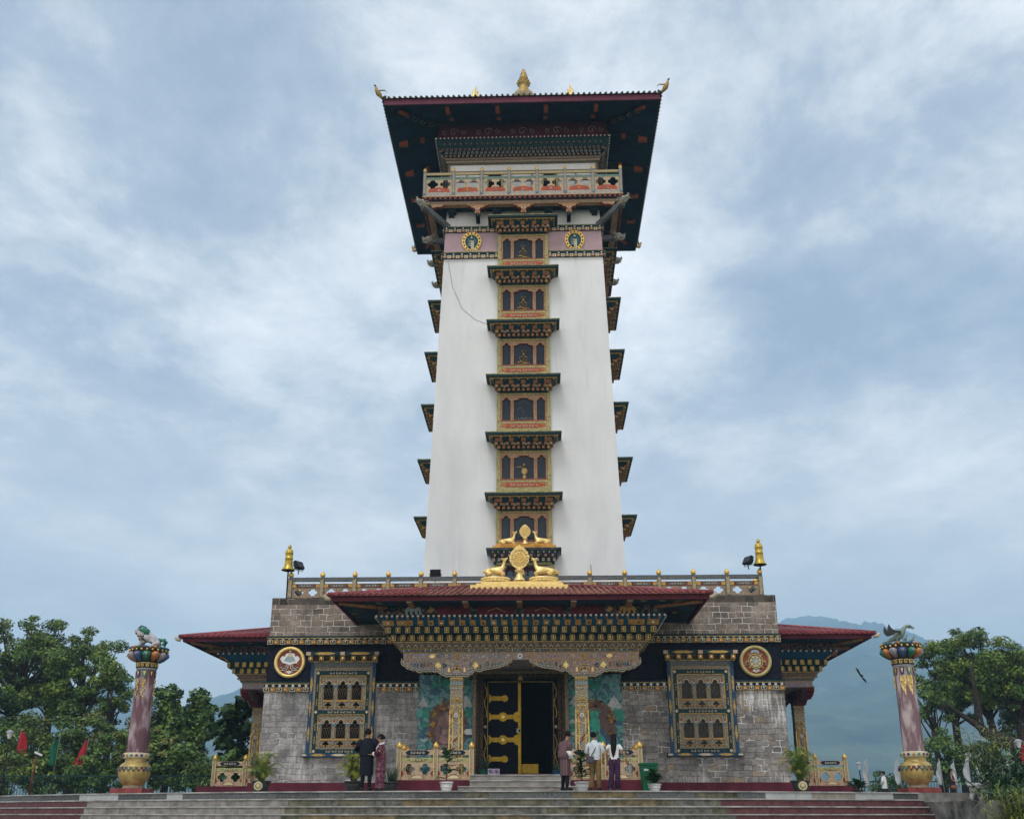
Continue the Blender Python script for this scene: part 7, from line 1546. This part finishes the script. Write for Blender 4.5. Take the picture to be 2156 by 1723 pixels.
# cheek wall, planters at the right
m = MB(); m.box(12.42, 40, 27.2, 32.2, -2.1, -.29, 'concrete'); m.box(12.36, 40, 32.2, 36.0, -2.1, -.005, 'concrete'); o = m.build('retaining_wall'); tag(o, 'stained concrete retaining wall at the right end of the steps', 'wall')
def planter(px, Y, z, r, h, k, label):
    p = at(px, 1650, Y); o = empty('planter', (p.x, Y, z)); tag(o, label, 'planter'); m = MB()
    if k == 'potw':
        m.lathe([(r*.5, .2), (r*.8, .3), (r*.95, h*.6), (r*.92, h*.8), (r*1.05, h*.85), (r*1.05, h), (r*.9, h), (r*.88, h*.9)], (0, 0, 0), k, 28, cap=False); m.build('bowl', o)
        for i in range(5): a = 2*PI*i/5+.3; m = MB(); m.tube([(r*.7*math.cos(a), r*.7*math.sin(a), .3), (r*.85*math.cos(a), r*.85*math.sin(a), .12), (r*.7*math.cos(a), r*.7*math.sin(a), 0)], [.09, .07, .08], 'potw', 7); m.build('leg', o)
    else:
        m.lathe([(r*.7, 0), (r*.98, h*.35), (r, h*.6), (r*.85, h*.85), (r*1.0, h*.92), (r*1.0, h), (r*.86, h), (r*.84, h*.9)], (0, 0, 0), k, 28, cap=False); m.build('bowl', o); m = MB(); m.lathe_y((-r*.55, -r*.86, h*.5), .06, .03, 'mteal', 8); m.ball((-r*.55, -r*.9, h*.8), .035, 'ochre', 6); m.build('painted_drop', o)
    m = MB(); m.lathe([(.001, h*.9), (r*.86, h*.9)], (0, 0, 0), 'soil', 20, cap=False); m.build('soil', o); return o, p
planter(2069, 31.6, -.29, .44, .55, 'potw', 'large white footed planter on the right wall')
planter(2115, 27.6, -1.0, .42, .55, 'potk', 'large black bowl planter at the bottom right corner')
m = MB(); m.box(12.9, 14.8, 26.8, 28.4, -2.1, -1.01, 'concrete'); tag(m.build('planter_ledge'), 'low stained ledge under the black bowl planter', 'wall')

def reeds(px, Y, z, H, n, ks, label, seed, spread=.5, wid=.02, plume=False, cat='plant', tk=None, nl=9):
    p = at(px, 1650, Y); o = empty('reed_plant', (p.x, Y, z)); tag(o, label, cat); r = random.Random(seed); m = MB(); st = MB()
    for i in range(n):
        a = r.uniform(0, 2*PI); q = r.random()*spread; h = H*r.uniform(.6, 1.05); b = Vector((q*math.cos(a)*.5, q*math.sin(a)*.5, 0)); e = b+Vector((math.cos(a)*q*1.3, math.sin(a)*q*1.3, h)); mid = b.lerp(e, .5)+Vector((0, 0, h*.06)); st.tube([b, mid, e], [.012, .01, .005], ks[0], 4)
        for j in range(nl):
            t = .25+.75*r.random(); c = b.lerp(e, t); aa = r.uniform(0, 2*PI); l = H*r.uniform(.12, .26); d = Vector((math.cos(aa), math.sin(aa), r.uniform(-.1, .9))).normalized(); blade(m, [c, c+d*l*.5, c+d*l+Vector((0, 0, -l*.35))], wid, r.choice(ks))
        if plume:
            for j in range(26): c = e+Vector((r.gauss(0, .12), r.gauss(0, .12), r.uniform(-.35, .2))); d = Vector((r.gauss(0, 1), r.gauss(0, 1), r.gauss(0, 1))).normalized()*.06; m.add([c, c+d, c+d.cross(Vector((0, 0, 1)))*.6+d*.4], [(0, 1, 2)], 'dry')
    st.build('stems', o); m.build('leaves', o)
reeds(2078, 31.6, .2, 1.75, 26, ['palmg', 'leafy', 'palmy'], 'tall pale reeds with feathery plumes in the white planter', 3, .6, .02, True, nl=16)
reeds(2112, 27.7, -.5, .62, 34, ['leafm', 'leafd', 'leafd'], 'dark leafy shrub in the black bowl planter', 6, .4, .045)
reeds(2106, 30.0, -.3, 1.0, 46, ['leafd', 'leafm', 'leafd'], 'dark bush on the wall right of the white planter', 16, .7, .05)
reeds(2145, 30.6, -.3, 1.5, 60, ['leafd', 'leafm', 'palmg'], 'tall green bush at the right edge behind the black bowl', 17, .7, .035, nl=14)
reeds(2142, 26.6, -1.9, 2.0, 90, ['leafy', 'palmg', 'palmy', 'palmg'], 'yellow-green feathery grass clump at the bottom right edge', 9, .55, .014, nl=26)
reeds(2128, 26.2, -1.9, 1.35, 50, ['palmy', 'palmg', 'leafy'], 'lower grass clump hanging over the black bowl planter', 19, .45, .013, nl=22)

# ------------------------------------------------------------------ trees
import numpy as np
def foliage(par, clumps, leaf, seed, ks, asp=.45, droop=0., name='crown', nper=300):
    """many leaf-sized faces gathered in clumps: (center, radius, [material weights])"""
    g = np.random.default_rng(seed); V = []; MI = []
    for (c, rad, wgt) in clumps:
        n = int(nper*1.1*(rad/.7)**2); u = g.normal(size=(n, 3)); u /= np.linalg.norm(u, axis=1)[:, None]; rr = g.random(n)**.45
        p = u*rr[:, None]*np.array([1, 1, .62])*rad; p[:, 2] -= droop*np.hypot(p[:, 0], p[:, 1])
        p += np.array(c)
        nr = u*.7+g.normal(size=(n, 3))*.55+np.array([0, 0, .7]); nr /= np.linalg.norm(nr, axis=1)[:, None]
        t = g.normal(size=(n, 3)); t -= (t*nr).sum(1)[:, None]*nr; t /= np.linalg.norm(t, axis=1)[:, None]; b = np.cross(nr, t)
        L_ = leaf*g.uniform(.45, 1.3, n)[:, None]; a0 = p-t*L_*.5; a2 = p+t*L_*.5; a1 = p+b*L_*asp*.5-nr*L_*.08; a3 = p-b*L_*asp*.5-nr*L_*.08
        V.append(np.stack([a0, a1, a2, a3], 1).reshape(-1, 3)); MI.append(g.choice(len(ks), n, p=np.array(wgt)/sum(wgt)))
    V = np.concatenate(V); MI = np.concatenate(MI); n = len(MI)
    me = bpy.data.meshes.new(name); me.vertices.add(4*n); me.vertices.foreach_set('co', V.ravel()); me.loops.add(4*n); me.loops.foreach_set('vertex_index', np.arange(4*n, dtype=np.int32)); me.polygons.add(n); me.polygons.foreach_set('loop_start', np.arange(0, 4*n, 4, dtype=np.int32)); me.polygons.foreach_set('loop_total', np.full(n, 4, dtype=np.int32))
    for k in ks: me.materials.append(M[k])
    me.polygons.foreach_set('material_index', MI.astype(np.int32)); me.update(calc_edges=True)
    o = bpy.data.objects.new(name, me); COL.objects.link(o); o.parent = par; return o
def tree(px, Y, ytop, rx, label, seed, ks, leaf=.22, zc=.30, ncl=46, lean=0., nper=300, cat='tree', group=None, asp=.45, droop=0., cr=(.38, .92), bare=0, z0=0., flat=1.):
    top = at(px, ytop, Y); r = random.Random(seed); H = top.z-z0; o = empty('tree' if cat == 'tree' else 'shrub', (top.x, Y, z0)); tag(o, label, cat, group)
    t = MB(); tr = max(.05, H*.028); hb = H*zc; tips = []
    cc = Vector((lean*.6, 0, hb+(H-hb)*.5)); rz = (H-hb)*.5*flat
    if cat == 'tree':
        pts = [Vector((lean*-.4*(1-k/5)+r.uniform(-.08, .08), r.uniform(-.1, .1), H*.55*k/5)) for k in range(6)]; t.tube(pts, [tr*(1.25-.12*k) for k in range(6)], 'bark', 8); root = pts
    else: root = [Vector((0, 0, 0)), Vector((0, 0, H*.2)), Vector((0, 0, H*.35))]
    cl = []
    for i in range(ncl):
        a = i*2.399+r.uniform(-.5, .5); q = r.random(); ph = math.acos(1-1.75*((i+.5)/ncl)); rad = r.uniform(*cr)*min(1, rx/2.2)
        f = .74+.34*r.random() if i % 5 else .3+.35*r.random()
        c = cc+Vector((math.cos(a)*math.sin(ph)*(rx-rad*.6)*f, math.sin(a)*math.sin(ph)*(rx-rad*.6)*f*.9, math.cos(ph)*(rz-rad*.35)*f))
        c += Vector((r.uniform(-.3, .3), r.uniform(-.3, .3), r.uniform(-.25, .25)))*min(1, rx/2)
        w = [1, 1, 1, 1][:len(ks)]; w[r.randrange(len(ks))] += 4.5; cl.append((tuple(c), rad, w)); tips.append(c)
    for i, c in enumerate(tips):
        if cat == 'tree' or i % 2 == 0:
            s = root[min(len(root)-1, 1+int(len(root)*.5+r.random()*len(root)*.45))]; m1 = s.lerp(c, .45)+Vector((r.uniform(-.25, .25), r.uniform(-.25, .25), (c-s).length*.08)); t.tube([s, m1, c], [tr*.34, tr*.2, tr*.06], 'bark', 5)
    t.build('trunk', o); foliage(o, cl, leaf, seed, ks, asp, droop, nper=nper)
    return o
G = ['lt1', 'lt2', 'lt3', 'lt4']; GD = ['lt1', 'lt2', 'lt4']; GY = ['ly1', 'ly2', 'lt2', 'lt1']
gl = 'trees left of the temple'; gr = 'trees right of the temple'
tree(62, 62, 1292, 3.3, 'tall rounded green tree nearest the left edge', 1, G, .24, .30, 58, group=gl)
tree(195, 61, 1326, 2.5, 'green tree with spreading limbs behind the left pillar', 2, G, .24, .34, 44, group=gl, lean=.3)
tree(135, 66, 1300, 2.3, 'green tree crown between two larger ones at the left', 3, G, .24, .4, 34, group=gl)
tree(-35, 58, 1380, 2.6, 'dark green tree cut by the left edge of the view', 4, GD, .24, .15, 36, group=gl)
tree(248, 60, 1395, 1.3, 'small leafy crown touching the left pillar shaft', 21, G, .22, .5, 16, group=gl)
tree(372, 57, 1438, 2.2, 'drooping dark tree with layered leaves right of the left pillar', 5, GD, .28, .30, 40, group=gl, droop=.35, asp=.6, lean=.4)
tree(432, 58, 1462, 1.25, 'small drooping tree beside the big-leaved one at the left', 22, GD, .28, .45, 16, group=gl, droop=.5, asp=.6)
tree(520, 47, 1452, 1.55, 'big-leaved dark tree against the left side porch', 6, ['leafd', 'lt4', 'lt1'], .50, .08, 34, group=gl, asp=.75, cr=(.5, .8), nper=120, droop=.3, lean=0)
gs = 'shrubs along the left fence'
for i, (px, Y, yt, rx, lab, ks, lf) in enumerate(((20, 54, 1500, 1.9, 'shrub at the left edge behind the lamp post', GY, .2), (92, 55, 1478, 2.0, 'yellow-green layered shrub behind the green flag', GY, .22), (160, 54, 1508, 1.7, 'shrub behind the bright red flag', ['ly2', 'lt1', 'lt2', 'lt4'], .24), (215, 55, 1475, 1.8, 'yellowish shrub left of the left pillar', GY, .24), (255, 53, 1530, 1.4, 'low dark shrub behind the left pillar', GD, .24), (310, 53, 1505, 1.5, 'yellow-leaved shrub right of the left pillar', ['ly1', 'ly1', 'ly2', 'lt2'], .3), (350, 54, 1530, 1.5, 'yellow-green shrub around the second lamp post', ['ly1', 'ly2', 'lt2', 'lt1'], .3), (395, 53, 1560, 1.5, 'dark shrub under the drooping tree', GD, .26), (440, 52, 1590, 1.1, 'low bush left of the left porch railing', ['ly2', 'lt1', 'lt2'], .22), (60, 52, 1570, 1.6, 'low green bush below the first red flag', ['lt2', 'ly1', 'lt1', 'lt4'], .22), (130, 52, 1580, 1.6, 'low green bush below the green flag', G, .22), (190, 52, 1585, 1.5, 'low dark bush below the second red flag', GD, .22))):
    tree(px, Y, yt, rx, lab, 30+i, ks, lf, .0, 24, cat='shrub', group=gs, nper=260, cr=(.5, .9))
tree(1985, 66, 1330, 2.5, 'spreading green tree right of the right pillar', 7, G, .24, .42, 40, group=gr, lean=-.2)
tree(2050, 62, 1310, 2.5, 'tallest tree at the right with a dark leaning trunk', 8, G, .24, .40, 46, group=gr, lean=-.6)
tree(2150, 64, 1362, 2.6, 'dense tree cut by the right edge of the view', 9, GD, .24, .18, 46, group=gr)
tree(2118, 60, 1338, 2.3, 'leafy tree between the tallest one and the right edge', 25, G, .24, .45, 34, group=gr, lean=.3)
tree(1950, 60, 1420, 1.5, 'small crown low beside the right pillar', 23, G, .22, .55, 16, group=gr)
tree(1985, 58, 1535, 1.9, 'low round tree at the foot of the right pillar', 10, GD, .22, .1, 26, group=gr)
tree(2075, 66, 1540, 1.6, 'low bush under the leaning trunk', 24, GD, .22, .0, 20, cat='shrub', group='bushes on the right')
tree(1872, 62, 1618, 1.35, 'round dark bush left of the right pillar pot', 11, GD, .2, .0, 18, cat='shrub', group='bushes on the right', nper=220)
# heavy trunk leaning behind the right flags
m = MB(); a = at(2135, 1640, 60); pts = [at(2150, 1640, 60), at(2125, 1580, 60), at(2085, 1540, 60), at(2050, 1500, 60), at(2065, 1455, 60), at(2055, 1400, 60)]
m.tube([at(x, y, 60) for x, y in ((2155, 1590), (2130, 1566), (2095, 1550), (2070, 1538), (2060, 1515), (2056, 1475), (2050, 1440), (2042, 1400))], [.55, .48, .40, .32, .26, .2, .15, .08], 'bark', 8); m.tube([at(x, y, 60) for x, y in ((2075, 1540), (2058, 1527), (2030, 1508), (1998, 1487), (1968, 1490), (1950, 1478))], [.24, .2, .16, .12, .08, .03], 'bark', 7)
t8 = [o for o in bpy.data.objects if o.get('label', '').startswith('tallest tree')][0]; m.v = [tuple(Vector(v)-t8.location) for v in m.v]; m.build('limb', t8)

# ------------------------------------------------------------------ hills and the air between
def hills():
    sky = [(-700, 1490), (-200, 1480), (0, 1455), (130, 1440), (200, 1462), (262, 1432), (300, 1452), (345, 1478), (400, 1492), (450, 1478), (490, 1462), (530, 1448), (600, 1425), (700, 1400), (1000, 1360), (1300, 1352), (1560, 1335), (1600, 1328), (1635, 1312), (1655, 1300), (1700, 1297), (1738, 1298), (1755, 1306), (1775, 1318), (1800, 1326), (1812, 1312), (1825, 1308), (1842, 1314), (1862, 1325), (1890, 1340), (1930, 1358), (1975, 1372), (2010, 1358), (2050, 1352), (2100, 1366), (2160, 1360), (2400, 1400), (2900, 1450)]
    D = 3600.; g = []; nx, ny = 520, 46; vs = []
    for j in range(ny+1):
        t = j/ny
        for i in range(nx+1):
            px = -700+3600*i/nx; k = max(a for a in range(len(sky)-1) if sky[a][0] <= px); (x0, y0), (x1, y1) = sky[k], sky[min(k+1, len(sky)-1)]; f = (px-x0)/(x1-x0) if x1 > x0 else 0; f = f*f*(3-2*f)
            c = at(px, y0+(y1-y0)*f, D); Yj = 900+(D-900)*t
            base = Vector((c.x*(Yj/D)**.9 if 0 else CX+(c.x-CX)*(.55+.45*t), 0, 0)); z = -60+(c.z+60)*(t**.85)
            n1 = mnoise.fractal(Vector((base.x*.003, Yj*.003, 3.)), 1., 2., 5); n2 = mnoise.fractal(Vector((base.x*.035, Yj*.035, 1.)), 1., 2., 3)
            vs.append((base.x, Yj+n1*80*(1-t), z+n1*80*t*(1-t)*2.2+n2*(5+8*t)))
    for i in range(nx+1): v = vs[ny*(nx+1)+i]; vs.append((v[0], v[1]+700, -60))
    for j in range(ny+1):
        for i in range(nx): a = j*(nx+1)+i; g.append((a, a+1, a+nx+2, a+nx+1))
    m = MB(); m.add(vs, g, 'forest', True); tag(m.build('hills'), kind='structure')
M['forest'] = mat('far forest', (.03, .05, .03), .95, var=.6, vs=.012, col2=(.11, .14, .07))
hills()
HAZE = 1
if HAZE:
    m = MB(); m.box(-6300, 6300, -60, 4400, -61, 765, 'forest'); o = m.build('haze'); h = bpy.data.materials.new('haze'); h.use_nodes = True; t = h.node_tree; t.nodes.clear()
    pv = N(t, 'ShaderNodeVolumePrincipled'); pv.inputs['Color'].default_value = (.48, .74, 1, 1); pv.inputs['Density'].default_value = .00044; pv.inputs['Anisotropy'].default_value = 0; ou = N(t, 'ShaderNodeOutputMaterial'); t.links.new(pv.outputs[0], ou.inputs['Volume'])
    o.data.materials.clear(); o.data.materials.append(h); o.data.polygons.foreach_set('material_index', [0]*6); tag(o, kind='stuff')
